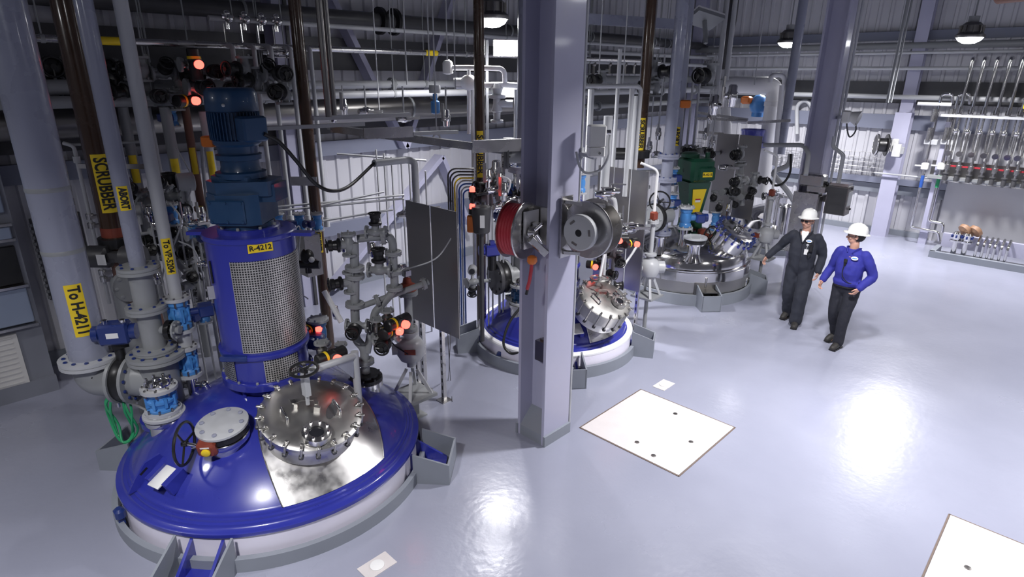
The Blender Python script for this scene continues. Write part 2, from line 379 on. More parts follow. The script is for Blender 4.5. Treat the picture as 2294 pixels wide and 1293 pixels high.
# small kerb channel along the foot of the column (seam in the floor)
# ================================================================ ceiling lamps
def lamp(x, y, z, label, watt):
    t = thing('ceiling_lamp', label, 'lamp', (x, y, z), 'hanging ceiling lamps')
    X = M.Translation((x, y, z))
    m = MB(); m.lathe([(.235, -.02), (.245, 0), (.24, .03), (.18, .08), (.17, .20), (.12, .25), (0, .26)], X, 28)
    for k in range(10): a = k*math.pi/5; m.box((0, .17, .13), (.012, .07, .13), X @ rotz(a))
    build('housing', m, 'dull stainless', t)
    m = MB(); m.lathe([(0, -.13), (.10, -.118), (.18, -.075), (.225, -.01)], X, 28); build('lens', m, 'lamp glow', t)
    m = MB(); m.cyl((x, y, z+.25), (x, y, z+.36), .09); m.cyl((x, y, z+.36), (x, y, ZC), .014, n=8); build('drop_rod', m, 'grey pipe', t)
    ld = bpy.data.lights.new('lamp_light', 'AREA'); ld.shape = 'DISK'; ld.size = .42; ld.energy = watt; ld.spread = math.radians(140); ld.color = (1.0, .985, 1.0)
    lo = bpy.data.objects.new('lamp_light', ld); COL.objects.link(lo); lo.parent = t; lo.location = (0, 0, -.14); return t
LL = ['hanging lamp glowing left of the middle column', 'hanging lamp glowing over the white insulated pipe frame', 'hanging lamp glowing over the valve manifold on the right wall']
for i, (x, y, z) in enumerate(LAMPS): lamp(x, y, z, LL[i] if i < 3 else 'hanging lamp outside the picture', LAMP_W[i])
# ================================================================ vessels
def cyl_hit(px, py, c, r, near=True):
    d = ray(px, py); ox, oy = CAM.x-c[0], CAM.y-c[1]; a = d.x*d.x+d.y*d.y; b = 2*(ox*d.x+oy*d.y); k = ox*ox+oy*oy-r*r
    D = max(0, b*b-4*a*k); t = (-b-math.sqrt(D))/(2*a); return CAM+d*t
def ang_at(px, py, c, r): p = cyl_hit(px, py, c, r); return math.atan2(p.y-c[1], p.x-c[0])
def angz(px, py, c, z): p = P(px, py, z=z); return math.atan2(p.y-c[1], p.x-c[0])
def arc_sheet(m, c, r, a0, a1, z0, z1, uvs=True, n=24, t=.004):
    """curved perforated sheet with UVs in metres"""
    vs = []; uv = []
    for i in range(n+1):
        a = a0+(a1-a0)*i/n
        for z in (z0, z1): vs.append((c[0]+r*math.cos(a), c[1]+r*math.sin(a), z)); uv.append((r*(a-a0), z-z0))
    for i in range(n+1):
        a = a0+(a1-a0)*i/n
        for z in (z0, z1): vs.append((c[0]+(r-t)*math.cos(a), c[1]+(r-t)*math.sin(a), z)); uv.append((r*(a-a0), z-z0))
    k = 2*(n+1); fs = [(2*i, 2*i+2, 2*i+3, 2*i+1) for i in range(n)]+[(k+2*i+1, k+2*i+3, k+2*i+2, k+2*i) for i in range(n)]
    fs += [(2*i, k+2*i, k+2*i+2, 2*i+2) for i in range(n)]+[(2*i+1, 2*i+3, k+2*i+3, k+2*i+1) for i in range(n)]
    m.add(vs, fs); m.uv = (m.uv or [])+uv; return m
def cap_prof(r1, z1, z0, n=14):
    """spherical cap from (r1,z1) up to (0,z0)"""
    h = z0-z1; R = (r1*r1+h*h)/(2*h); a = math.asin(r1/R)
    return [(max(0, R*math.sin(a*(1-i/n))), z0-R+R*math.cos(a*(1-i/n))) for i in range(n+1)]
def prof_z(prof, r):
    for (r0, z0), (r1, z1) in zip(prof, prof[1:]):
        if r1 <= r <= r0: return z0+(z1-z0)*(r0-r)/max(1e-9, r0-r1)
    return prof[-1][1]
def ring_prof(r0, r1, z0, z1): return [(r0, z0), (r1, z0), (r1, z1), (r0, z1), (r0, z0)]
def vessel(name, label, c, prof, dome_mat, skirt, curb, pockets, skirt_mat='skirt white', gus='vessel blue', rim=None, pk=(.46, .30, .22)):
    t = thing(name, label, 'reactor', (c[0], c[1], 0)); X = M.Translation((c[0], c[1], 0))
    m = MB(); m.lathe(prof, X, 96, cap=False); build('dome', m, dome_mat, t)
    m = MB(); m.lathe(skirt, X, 96, cap=False); build('skirt', m, skirt_mat, t)
    if rim: m = MB(); m.lathe(rim, X, 96, cap=False); build('rim_band', m, 'rim white', t)
    cr, cz = curb
    m = MB(); m.lathe(ring_prof(cr-.05, cr, 0, cz), X, 96, cap=False)
    k = thing('floor_curb', 'grey floor curb ring with leg pockets round the '+label, 'curb', (c[0], c[1], 0)); build('ring', m, 'curb grey', k)
    w, d, h = pk
    for a in pockets:
        Y = X @ rotz(a); m = MB()
        m.box((cr+d-.01, 0, h/2), (.02, w, h), Y)
        for s in (-1, 1):
            m.prism([(cr-.05, 0), (cr+d, 0), (cr+d, h), (cr-.05, h+.10)], .02, Y @ M.Translation((0, s*w/2+.01, 0)) @ M.Rotation(math.pi/2, 4, 'X'))
        m.box((cr+d/2, 0, .006), (d, w, .012), Y); build('leg_pocket', m, 'curb grey', k)
        m = MB(); sr = skirt[0][0]-.02
        for s in (-1, 1): m.prism([(sr, .02), (sr+d+.05, .02), (sr+d+.05, .07), (sr, .28)], .025, Y @ M.Translation((0, s*w*.28+.012, 0)) @ M.Rotation(math.pi/2, 4, 'X'))
        m.box((sr+d/2, 0, .03), (d+.1, w*.7, .02), Y); build('support_lug', m, gus, t)
    return t
# flange with bolts as one mesh group; returns builder meshes
def bolts(m, X, R, n, z, r=.012, h=.02, a0=0.):
    for i in range(n): a = a0+2*math.pi*i/n; m.lathe([(r, 0), (r, h), (r*.6, h+.003)], X @ M.Translation((R*math.cos(a), R*math.sin(a), z)), 6)
def bolt_ring(parent, X, R, n, z, r=.012, h=.02, a0=0., mat='dull stainless', name='bolt'):
    for i in range(n): a = a0+2*math.pi*i/n; m = MB(); m.lathe([(r, 0), (r, h), (r*.6, h+.003)], X @ M.Translation((R*math.cos(a), R*math.sin(a), z)), 6); build(name, m, mat, parent)
R1 = (2.13, 5.305)
prof1 = [(1.387, .285), (1.39, .30), (1.388, .318), (1.375, .325), (1.345, .33), (1.33, .345), (1.325, .36), (1.30, .365), (1.295, .382), (1.275, .386), (1.268, .40), (1.245, .407)]+cap_prof(1.235, .42, .965, 18)
v1 = vessel('reactor_vessel', 'foremost blue domed reactor with bare steel wedge and stainless manway', R1, prof1, 'vessel blue',
            [(1.345, .292), (1.368, .285), (1.368, .02), (1.345, .0)], (1.455, .125), [math.radians(a) for a in (-139, -49, 131)])
def on_dome(prof, c, px, py):
    z = .5
    for _ in range(40):
        p = P(px, py, z=z); r = math.hypot(p.x-c[0], p.y-c[1]); zn = prof_z(prof, min(r, prof[0][0])); z += (zn-z)*.5
    p = P(px, py, z=z); r = math.hypot(p.x-c[0], p.y-c[1]); return p, math.atan2(p.y-c[1], p.x-c[0]), r
def wedge(v, prof, c, rs, lo, hi, seam):
    """bare steel strip on the dome between two edges (angle, radius) -> (angle, radius)"""
    n = 28; vs = []; k = len(rs)
    def ang(e, r): (aa, ra), (ab, rb) = e; t = max(-.3, min(1.2, (r-ra)/(rb-ra))); return aa+(ab-aa)*t
    for r in rs:
        A, B = ang(lo, r), ang(hi, r); z = prof_z(prof, r)
        for i in range(n+1): a = A+(B-A)*i/n; vs.append((c[0]+(r+.004)*math.cos(a), c[1]+(r+.004)*math.sin(a), z+.006))
    m = MB(); m.add(vs, [(j*(n+1)+i, j*(n+1)+i+1, (j+1)*(n+1)+i+1, (j+1)*(n+1)+i) for j in range(k-1) for i in range(n)]); build('bare_steel_wedge', m, 'brushed stainless', v, 'bare stainless wedge of the blue dome')
    for e in (lo, hi):
        m = MB(); m.sweep([V((c[0]+(r+.005)*math.cos(ang(e, r)), c[1]+(r+.005)*math.sin(ang(e, r)), prof_z(prof, r)+.007)) for r in rs], .006, 6); build('weld_seam', m, seam, v)
def edge(prof, c, q0, q1): a = on_dome(prof, c, *q0); b = on_dome(prof, c, *q1); return ((a[1], a[2]), (b[1], b[2]))
wedge(v1, prof1, R1, [1.255-.035*i for i in range(20)], edge(prof1, R1, (640, 1148), (583, 990)), edge(prof1, R1, (858, 1043), (800, 880)), 'brushed stainless')
# lifting lugs on the dome
p, a, r = on_dome(prof1, R1, 322, 1080)
X = M.Translation(p) @ rotz(a); m = MB(); m.prism([(-.20, -.03), (.13, -.06), (.06, .05), (-.04, .17), (-.16, .20), (-.20, .12)], .022, X @ M.Rotation(math.pi/2, 4, 'X')); build('lifting_lug', m, 'vessel blue', v1)
m = MB(); m.box((-.07, -.012, .07), (.075, .026, .02), X @ M.Rotation(math.radians(35), 4, 'Y')); build('lug_slot', m, 'black', v1.children[-1])
p, a, r = on_dome(prof1, R1, 380, 1082); X = M.Translation(p) @ rotz(a) @ M.Rotation(math.radians(22), 4, 'Y')
m = MB(); m.box((0, -.085, .05), (.17, .05, .17), X); m.box((-.02, .10, .05), (.18, .06, .13), X); build('pad_bracket', m, 'vessel blue', v1)
m = MB(); m.box((.01, 0, .10), (.20, .13, .018), X, bev=.004); build('white_pad', m, 'white', v1.children[-1], 'white rectangular pad')
p = P(268, 1150, z=.2); m = MB(); m.box(p, (.08, .1, .1), None, bev=.02); m.box(p+V((0, 0, -.06)), (.05, .05, .08)); build('side_clip', m, 'actuator blue', v1)
# ---------------------------------------------------------------- agitator drive of the foremost vessel
D1 = thing('agitator_drive', 'tall blue agitator drive with mesh guards and finned motor on the foremost reactor', 'agitator', (*R1, .93)); X = M.Translation((*R1, 0))
m = MB(); m.lathe([(.30, .93), (.30, .97), (.12, .98), (.12, 1.06)], X, 32); 
for k in range(6): a = k*math.pi/3+.4; m.cyl((R1[0]+.33*math.cos(a), R1[1]+.33*math.sin(a), .90), (R1[0]+.33*math.cos(a), R1[1]+.33*math.sin(a), 1.06), .018, n=8)
build('base_studs', m, 'vessel blue', D1)
m = MB(); m.lathe([(.40, 1.03), (.41, 1.035), (.41, 1.10), (.40, 1.105), (.372, 1.105), (.372, 1.33), (.395, 1.335), (.40, 1.345), (.40, 1.375), (.372, 1.385), (.376, 2.39), (.384, 2.395), (.392, 2.405), (.392, 2.435), (.384, 2.445), (.26, 2.445), (.26, 2.475), (.25, 2.485), (0, 2.485)], X, 64)
build('lantern', m, 'vessel blue', D1)
bolt_ring(D1, X, .39, 14, 1.105, .012, .018, mat='grey pipe'); bolt_ring(D1, X, .23, 8, 2.485, .014, .02, mat='grey pipe')
m = MB(); e = V((*R1, 2.41))+rt*.40
for s, k in ((1, .20), (-1, .16)):
    m = MB(); d = (rt*s-fh*.05).normalized(); Y = M.Translation((*R1, 2.40)) @ zmat((0, 0, 0), (0, 0, 1), d).to_3x3().to_4x4(); m.box((.37+k/2, 0, .018), (k, .10, .03), Y); build('plate_ear', m, 'vessel blue', D1)
g0 = ang_at(512, 600, R1, .378); ge = ang_at(545, 770, R1, .378); ga0 = (g0+ge)/2; ga1 = ga0+2.2
m = MB(); arc_sheet(m, R1, .381, ga0, ga1, 1.41, 2.25); build('mesh_guard', m, 'perforated guard', D1, 'large perforated steel guard')
gl = ang_at(590, 810, R1, .378); m = MB(); arc_sheet(m, R1, .381, gl, gl+.85, 1.11, 1.325); build('mesh_guard', m, 'perforated guard', D1, 'small perforated guard low on the right')
gr = ang_at(527, 830, R1, .378); m = MB(); arc_sheet(m, R1, .381, gr-1.1, gr, 1.11, 1.325); build('mesh_guard', m, 'perforated guard', D1, 'small perforated guard low on the left')
m = MB(); pz = cyl_hit(525, 803, R1, .40); m.box((0, 0, 0), (.24, .07, .05), zmat(pz, (0, 0, 1), rt), bev=.01); build('guard_latch', m, 'actuator blue', D1)
m = MB(); pz = cyl_hit(477, 655, R1, .385); m.box((0, 0, 0), (.08, .008, .12), zmat(pz, (0, 0, 1), rt*.8+fh*.5)); build('name_plate', m, 'brushed stainless', D1)
m = MB(); pz = cyl_hit(474, 610, R1, .38); m.box((0, 0, 0), (.014, .02, .20), zmat(pz, (0, 0, 1), rt)); build('door_slot', m, 'black', D1)
# tag
pz = cyl_hit(583, 555, R1, .375); no = V((pz.x-R1[0], pz.y-R1[1], 0)).normalized(); ax = V((0, 0, 1)).cross(no)
sx = zmat(pz+no*.004, no, ax); m = MB(); m.box((0, 0, 0), (.20, .075, .003), sx); tg = build('vessel_tag', m, 'yellow', D1, 'yellow tag reading R-4212')
m = text_mb('R-4212', .062, .0015); m.v = [sx @ V((p.x, p.y, p.z+.003)) for p in m.v]; build('lettering', m, 'ink', tag and tg)
# gearbox
m = MB(); q = V((*R1, 0)); Y = zmat(q, (0, 0, 1), rt)
m.lathe([(.21, 2.485), (.21, 2.52), (.19, 2.53)], X, 32)
oct1 = [(-.27, -.12), (-.14, -.25), (.12, -.25), (.20, -.19), (.20, .2), (.1, .26), (-.16, .26), (-.27, .14)]
m.prism(oct1, .26, Y @ M.Translation((0, 0, 2.53)))
m.prism([(-.26, -.12), (-.13, -.24), (.27, -.16), (.29, -.12), (.29, .14), (.1, .24), (-.15, .24), (-.26, .12)], .12, Y @ M.Translation((0, 0, 2.77)))
m.prism([(-.22, -.10), (-.11, -.19), (.12, -.18), (.17, -.1), (.17, .14), (.08, .2), (-.13, .2), (-.22, .1)], .05, Y @ M.Translation((0, 0, 2.88)))
m.prism([(.15, -.13), (.31, -.11), (.33, .12), (.15, .15)], .15, Y @ M.Translation((0, 0, 2.71))); build('gearbox', m, 'motor blue', D1)
m = MB(); m.box((-.05, -.262, 2.65), (.30, .025, .2), Y, bev=.01)
for x in (-.18, -.05, .08):
    for z in (2.57, 2.73): m.cyl(Y @ V((x, -.272, z)), Y @ V((x, -.286, z)), .012, n=6)
build('gearbox_cover', m, 'motor blue', D1); m = MB(); m.box((-.285, .0, 2.65), (.025, .2, .2), Y, bev=.01); build('gearbox_cover', m, 'motor blue', D1)
m = MB(); m.lathe([(.19, 2.90), (.205, 2.91), (.205, 2.955), (.165, 2.965), (.155, 3.0), (.155, 3.05), (.185, 3.06), (.185, 3.10), (.16, 3.11), (.165, 3.17), (.19, 3.19), (.19, 3.22)], X, 36); build('coupling_housing', m, 'motor blue', D1)
m = MB(); m.lathe([(.185, 3.20), (.19, 3.22), (.175, 3.23), (.175, 3.45), (.19, 3.46)], X, 36)
for k in range(44): a = 2*math.pi*k/44; m.box((.185, 0, 3.335), (.04, .007, .22), X @ rotz(a))
build('motor', m, 'motor blue', D1)
m = MB(); m.lathe([(.20, 3.45), (.206, 3.455), (.206, 3.52), (.20, 3.60), (.18, 3.63), (.165, 3.635), (0, 3.64)], X, 36); build('fan_cover', m, 'motor blue', D1)
m = MB(); pz = cyl_hit(500, 236, R1, .207); m.ball(pz, .014); build('cover_screw', m, 'light grey pipe', D1)
d = (rt*.80-fh*.62).normalized(); Y = zmat(V((*R1, 3.31)), (0, 0, 1), d)
m = MB(); m.box((.235, 0, 0), (.13, .18, .15), Y, bev=.012); m.box((.26, 0, .01), (.14, .21, .20), Y, bev=.015); build('terminal_box', m, 'motor blue', D1)
d2 = (-rt*.96+fh*.05).normalized(); Y2 = zmat(V((*R1, 3.20)), (0, 0, 1), d2); m = MB(); m.box((.24, 0, 0), (.11, .09, .09), Y2, bev=.01); build('isolator_box', m, 'orange', D1, 'orange box on the motor')
tb = Y @ V((.34, 0, -.04))
def cable(name, pts, r, mat, label, cat='cable', group=None): m = MB(); m.sweep(spline(pts, 8), r, 8); return solo(name, m, mat, label, cat, group)
cend = P(838, 366, hd=6.6)
cable('power_cable', [P(592, 300, hd=hdof(tb)+.05), P(625, 318, hd=5.15), P(665, 362, hd=5.25), P(705, 410, hd=5.4), P(745, 428, hd=5.55), P(785, 415, hd=6.1), cend], .017, 'black rubber', 'black power cable sagging from the blue motor to a conduit')
m = MB(); m.pipe([cend, P(912, 358, hd=7.0), V((P(931, 420, hd=7.0).x, P(931, 420, hd=7.0).y, P(912, 358, hd=7.0).z-.02)), V((P(931, 420, hd=7.0).x, P(931, 420, hd=7.0).y, .0))], .04, .2); solo('conduit', m, 'light grey pipe', 'pale curved conduit where the black power cable ends', 'conduit')
# ---------------------------------------------------------------- manway
def manway(c, Lc, nrm, R, label, arm=True, zneck=.3, sight=(.12, -.28), clamps=20, mat='brushed stainless', clampm=('cast steel', 'dark grey'), handles=True, th=.0):
    nrm = nrm.normalized(); xr = (RT-nrm*RT.dot(nrm)).normalized(); X = zmat(Lc, nrm, xr)
    t = thing('manway', label, 'manway', Lc)
    m = MB(); m.lathe([(R*.88, -zneck-th), (R*.88, -.11-th), (R*.95, -.10-th), (R*.95, -.06-th), (R*.90, -.055-th)], X, 56); build('neck', m, mat, t)
    m = MB(); m.lathe([(R*.95, -.055-th), (R*.985, -.05-th), (R*.985, -.02), (R*.96, -.012), (R*.9, 0), (R*.7, .012), (R*.35, .022), (0, .025)], X, 56); lid = build('lid', m, 'plate steel' if handles else mat, t)
    m = MB(); m.box((0, 0, 0), (.035, .03, .03), None); mb_top = m
    cl = None
    for k in range(clamps):
        a = 2*math.pi*k/clamps+.1; Y = X @ rotz(a)
        if cl is None:
            m = MB(); m.box((R*.945, 0, .008), (.075, .026, .018), Y, bev=.005); m.box((R*.92, 0, .024), (.026, .03, .016), Y, bev=.004); m.cyl(Y @ V((R*.985, 0, -.10-th)), Y @ V((R*.985, 0, .015)), .011, n=8); m.cyl(Y @ V((R*.935, 0, .015)), Y @ V((R*.935, 0, .04)), .009, n=6)
            m.T = M.Identity(4); cl = build('clamp', m, clampm[0], t, origin=Lc); m2 = MB(); m2.box((R*.97, 0, -.10-th), (.045, .04, .038), Y, bev=.008); build('clamp_foot', m2, clampm[1], cl, origin=Lc); base = Y
        else:
            Q = (X @ rotz(a)) @ base.inverted(); Q = M.Translation(-Lc) @ Q @ M.Translation(Lc)
            copy_tree(cl, t, Q)
    s = V((sight[0]*R/.44, sight[1]*R/.44, .02)); Y = X @ M.Translation(s)
    m = MB(); m.lathe([(.095*R/.44*1.2, -.01), (.10*R/.44*1.2, .03), (.10*R/.44*1.2, .05), (.052*R/.44*1.2, .05), (.052*R/.44*1.2, .03)], Y, 28, cap=False); sg = build('sight_glass', m, mat, t)
    m = MB(); m.lathe([(.05*R/.44*1.2, .036), (0, .038)], Y, 20); build('glass', m, 'lens dark', sg)
    bolt_ring(sg, Y, .078*R/.44*1.2, 8, .05, .012, .024, mat='bright stainless')
    if handles:
        for hx, hy, ha in ((-.19, -.13, -.9), (.20, .06, -.9)):
            Y = X @ M.Translation((hx*R/.44, hy*R/.44, .01)) @ rotz(ha); m = MB(); m.pipe([Y @ V(p) for p in ((-.075, 0, 0), (-.075, 0, .06), (.075, 0, .06), (.075, 0, 0))], .011, .02); build('handle', m, 'bright stainless', t)
        m = MB(); m.prism([(-.20, .02), (.02, .10), (.05, .03), (.02, .02), (.0, .06), (-.1, .03), (-.14, -.02), (-.16, -.02)], .012, X @ M.Translation((0, .0, .07)))
        m.box((-.13, .0, .04), (.03, .03, .06), X); m.box((.03, .06, .04), (.03, .03, .06), X); m.box((.05, 0, .045), (.05, .03, .05), X); build('lid_bracket', m, 'cast steel', t)
        m = MB(); m.lathe([(.05, 0), (.05, .012), (0, .012)], X @ M.Translation((.17*R/.44, .03*R/.44, .015)) @ M.Diagonal((.9, 2.1, 1, 1)), 20); build('inspection_cover', m, 'dark grey', t)
    return t, X
Lc = P(697, 922, z=.955); ma = math.atan2(Lc.y-R1[1], Lc.x-R1[0]); n1 = V((math.cos(ma)*.30, math.sin(ma)*.30, 1))
mw, MX = manway(R1, Lc, n1, .445, 'round stainless manway with clamps and sight glass on the foremost reactor', zneck=.24)
# davit that lifts the lid: post, arm, handwheel
pb = P(802, 880, z=.86); pt_ = V((pb.x, pb.y, zat(pb, 788))); D = thing('davit', 'galvanised davit arm with black handwheel above the foremost manway', 'davit', pb)
m = MB(); m.cyl(pb-V((0, 0, .1)), pt_, .036, n=16); build('post', m, 'light grey pipe', D)
ae = Lc+V((0, 0, .38))+rt*-.02; m = MB(); a_ = V((pt_.x, pt_.y, pt_.z-.04)); m.cyl(a_, a_+(ae-a_)*.97, .034, n=16); build('arm', m, 'light grey pipe', D)
m = MB(); dd = (ae-a_).normalized(); Y = zmat(a_, V((0, 0, 1)).cross(dd), dd); m.prism([(0.02, .02), (.02, .22), (.25, .02)], .012, Y); build('gusset', m, 'lilac pipe', D)
hw = ae+V((0, 0, .03)); m = MB(); m.box(hw-V((0, 0, .14)), (.05, .07, .22), None); m.cyl(hw-V((0, 0, .34)), hw-V((0, 0, .2)), .018, n=8); build('lift_screw', m, 'light grey pipe', D)
m = MB(); Y = zmat(hw, V((0, 0, 1))-fh*.12); m.torus(.115, .013, Y, 36, 8); m.lathe([(.03, -.015), (.03, .02), (0, .02)], Y, 16)
for k in range(5): m.cyl(Y @ V((.02, 0, 0)), Y @ (rotz(k*1.2566) @ V((.115, 0, 0))), .009, n=6)
build('handwheel', m, 'black', D); m = MB(); m.box(hw+V((0, 0, .03)), (.03, .03, .05)); build('spindle', m, 'bright stainless', D.children[-1])
# ================================================================ piping helpers
def flg(m, X, R, t=.028, nb=8, two=True, r=.012):
    """pair of bolted flanges centred on X along its z"""
    n = 28 if R > .1 else 16
    if two:
        m.lathe([(R*.9, -t-.003), (R, -t), (R, -.004), (R*.97, -.003), (R*.97, .003), (R, .004), (R, t), (R*.9, t+.003)], X, n)
        bolts(m, X, R*.80, nb, t, r, .016); bolts(m, X @ M.Rotation(math.pi, 4, 'X'), R*.80, nb, t, r, .016)
    else:
        m.lathe([(R, -t/2), (R, t/2)], X, n); bolts(m, X, R*.80, nb, t/2, r, .016)
def flange_part(parent, X, R, mat, t=.028, nb=8, two=True, r=.012):
    m = MB(); big = R >= .165 and mat != 'dark grey'; flg(m, X, R, t, 0 if big else nb, two, r); f = build('flange', m, mat, parent)
    if big: bolt_ring(f, X, R*.80, nb, t if two else t/2, r*1.15, .014, .2, 'actuator blue')
    return f
def at(c, z): return V((c[0], c[1], z))
def upX(c, z): return M.Translation((c[0], c[1], z))
def handwheel(parent, c, ax, R, r=.008, mat='black', n=3):
    Y = zmat(c, ax); m = MB(); m.torus(R, r, Y, 24, 6); m.lathe([(r*2.2, -r*1.5), (r*2.2, r*2), (0, r*2)], Y, 10)
    for k in range(n): a = k*2*math.pi/n; m.cyl(Y @ V((0, 0, 0)), Y @ V((R*math.cos(a), R*math.sin(a), 0)), r*.8, n=6)
    return build('handwheel', m, mat, parent)
def blue_valve(c, z0, z1, R, label, group=None, body='valve blue', ends='light grey pipe', act=None):
    """flanged blue valve standing on a vertical line"""
    t = thing('valve', label, 'valve', at(c, z0), group); h = z1-z0; X = upX(c, z0)
    m = MB(); m.lathe([(R*.82, .02), (R*.84, h*.18), (R*.66, h*.26), (R*.70, h*.40), (R*.80, h*.46), (R*.80, h*.56), (R*.68, h*.62), (R*.66, h*.76), (R*.84, h*.82), (R*.84, h-.02)], X, 24)
    for k in range(8): a = k*math.pi/4; m.box((R*.70, 0, h*.5), (R*.34, R*.16, h*.42), X @ rotz(a))
    b = build('valve_body', m, body, t)
    for z in (z0, z1): m = MB(); m.lathe([(R, -.016), (R, .016)], upX(c, z), 24); build('flange', m, ends, t)
    for k in range(8):
        a = k*math.pi/4+.3
        for u, w in ((0, h*.22), (h*.78, h+.03)): m = MB(); m.cyl(X @ V((R*.86*math.cos(a), R*.86*math.sin(a), u)), X @ V((R*.86*math.cos(a), R*.86*math.sin(a), w)), .01, n=6); build('bolt', m, 'dull stainless', t)
    if act is not None:
        d = V(act).normalized(); m = MB(); o = at(c, (z0+z1)/2); m.cyl(o, o+d*R*1.5, R*.3); m.box((0, 0, 0), (R*1.5, R*.9, R*1.2), zmat(o+d*R*2.0, d), bev=.012); m.cyl(o+d*R*2.3, o+d*R*2.9, R*.42); build('actuator', m, 'actuator blue', t)
    return t
# ================================================================ pipes at the foremost vessel
S = V(rt)                                   # sideways along the picture
bp = P(205, 815, hd=5.2); bc = (bp.x, bp.y); zt = .98; rB = .165
T1 = thing('large_pipe', 'thick lilac pipe at the left edge with yellow label To H-4211', 'pipe', at(bc, 1.15))
m = MB(); m.cyl(at(bc, 1.18), at(bc, ZC), rB, n=36); build('pipe_run', m, 'lilac pipe', T1)
flange_part(T1, upX(bc, 1.17), .255, 'light grey pipe', .034, 12, r=.016)
for pz in (422, 560): m = MB(); zz = zat(at(bc, 2), pz); m.lathe([(rB, -.02), (rB+.003, -.01), (rB+.003, .01), (rB, .02)], upX(bc, zz), 36, cap=False); build('weld_seam', m, 'grey pipe', T1)
zl = zat(at(bc, 1.6), 685); out = CAM-at(bc, zl); out.z = 0; sticker(T1, 'To H-4211', at(bc, zl), (0, 0, -1), out+S*.0, rB, .50, .135, .125)
m = MB(); eb = at(bc, 1.14); ec = at(bc, zt-.02); m.pipe([eb, ec, ec+S*.24], rB, .165, n=28); build('elbow', m, 'grey pipe', T1)
vx = ec+S*.30; EX = zmat(vx-S*.06, S); flange_part(T1, EX, .235, 'grey pipe', .03, 12, False, .014)
# butterfly valve with blue actuator
bv = thing('butterfly_valve', 'black butterfly valve with dark blue actuator between the thick pipe elbow and the tee', 'valve', vx)
m = MB(); Y = zmat(vx, S); m.lathe([(.21, -.05), (.215, -.04), (.215, .04), (.21, .05)], Y, 32)
for k in range(12): a = k*math.pi/6; m.cyl(Y @ V((.19*math.cos(a), .19*math.sin(a), -.075)), Y @ V((.19*math.cos(a), .19*math.sin(a), .075)), .012, n=6)
m.cyl(vx+V((0, 0, .2)), vx+V((0, 0, .42)), .045); m.box(vx+V((0, 0, .37)), (.14, .14, .06)); build('wafer_body', m, 'black', bv)
ap = P(258, 745, hd=hdof(vx)-.05); d = (S*.97-V((0, 0, 0))+fh*.25).normalized(); Y = zmat(ap, d, V((0, 0, 1)))
m = MB(); m.box((0, 0, 0), (.20, .17, .26), Y, bev=.02); m.cyl(Y @ V((0, 0, -.13)), Y @ V((0, 0, -.18)), .075, n=20); m.cyl(Y @ V((0, 0, .13)), Y @ V((0, 0, .18)), .075, n=20); m.box((-.09, 0, 0), (.02, .1, .1), Y); build('actuator', m, 'actuator blue', bv)
m = MB(); m.box((.0, .084, 0), (.05, .006, .10), Y); m.box((.0, -.084, 0), (.05, .006, .10), Y); build('name_plate', m, 'white', bv.children[-1])
m = MB(); m.cyl(ap+V((-.06, .06, .07)), ap+V((-.06, .06, .12)), .03); m.cyl(ap+V((.06, -.06, .07)), ap+V((.06, -.06, .13)), .026); build('air_fitting', m, 'bright stainless', bv.children[-2] if 0 else bv)
# tee standing on its nozzle
tc = ec+S*.64; tc = V((tc.x, tc.y, 0)); T2 = thing('pipe_tee', 'large grey pipe tee on the foremost reactor carrying the ABORT pipe', 'pipe', at(tc, .6))
m = MB(); m.cyl(at(tc, .46), at(tc, 1.24), rB, n=32); m.cyl(V((tc.x, tc.y, zt-.02)), V((vx.x, vx.y, zt-.02))+S*.08, rB, n=28); build('tee_body', m, 'grey pipe', T2)
flange_part(T2, zmat(vx+S*.07, S), .235, 'grey pipe', .03, 12, False, .014)
zf = [zat(at(tc, 1.5), y) for y in (795, 690, 602)]
flange_part(T2, upX(tc, zf[0]), .25, 'grey pipe', .034, 12, r=.015)
m = MB(); m.cyl(at(tc, zf[0]), at(tc, zf[1]), .098, n=24); m.cyl(at(tc, zf[1]), at(tc, zf[2]), .098, n=24); build('spool', m, 'grey pipe', T2)
flange_part(T2, upX(tc, zf[0]+.065), .185, 'grey pipe', .02, 8); flange_part(T2, upX(tc, zf[1]), .175, 'grey pipe', .03, 8); flange_part(T2, upX(tc, zf[2]), .175, 'grey pipe', .03, 8)
m = MB(); m.lathe([(rB, .40), (.25, .50), (.25, .56), (rB, .57)], upX(tc, .02), 32, cap=False); build('nozzle', m, 'vessel blue', T2, 'blue vessel nozzle')
T3 = thing('abort_pipe', 'lilac pipe with yellow label ABORT rising from the grey tee', 'pipe', at(tc, zf[2]))
m = MB(); m.cyl(at(tc, zf[2]+.03), at(tc, ZC), .068, n=24); build('pipe_run', m, 'lilac pipe', T3)
zl = zat(at(tc, 2), 442); out = CAM-at(tc, zl); out.z = 0; sticker(T3, 'ABORT', at(tc, zl), (0, 0, -1), out-S*.3, .068, .21, .085, .075)
# butterfly on the side of the spool, facing right
q = at(tc, (zf[0]+zf[1])/2+.02)+S*.10; b2 = thing('side_valve', 'small black butterfly valve on the grey spool beside the blue valves', 'valve', q)
Y = zmat(q+S*.07, S); m = MB(); m.lathe([(.095, -.015), (.095, .03)], Y, 24); bolts(m, Y, .075, 6, .03, .009, .014); build('wafer_body', m, 'black', b2)
m = MB(); m.cyl(q-S*.05, q+S*.17, .04, n=20); Y = zmat(q+S*.13, S); flg(m, Y, .09, .018, 6, False); build('branch', m, 'grey pipe', b2)
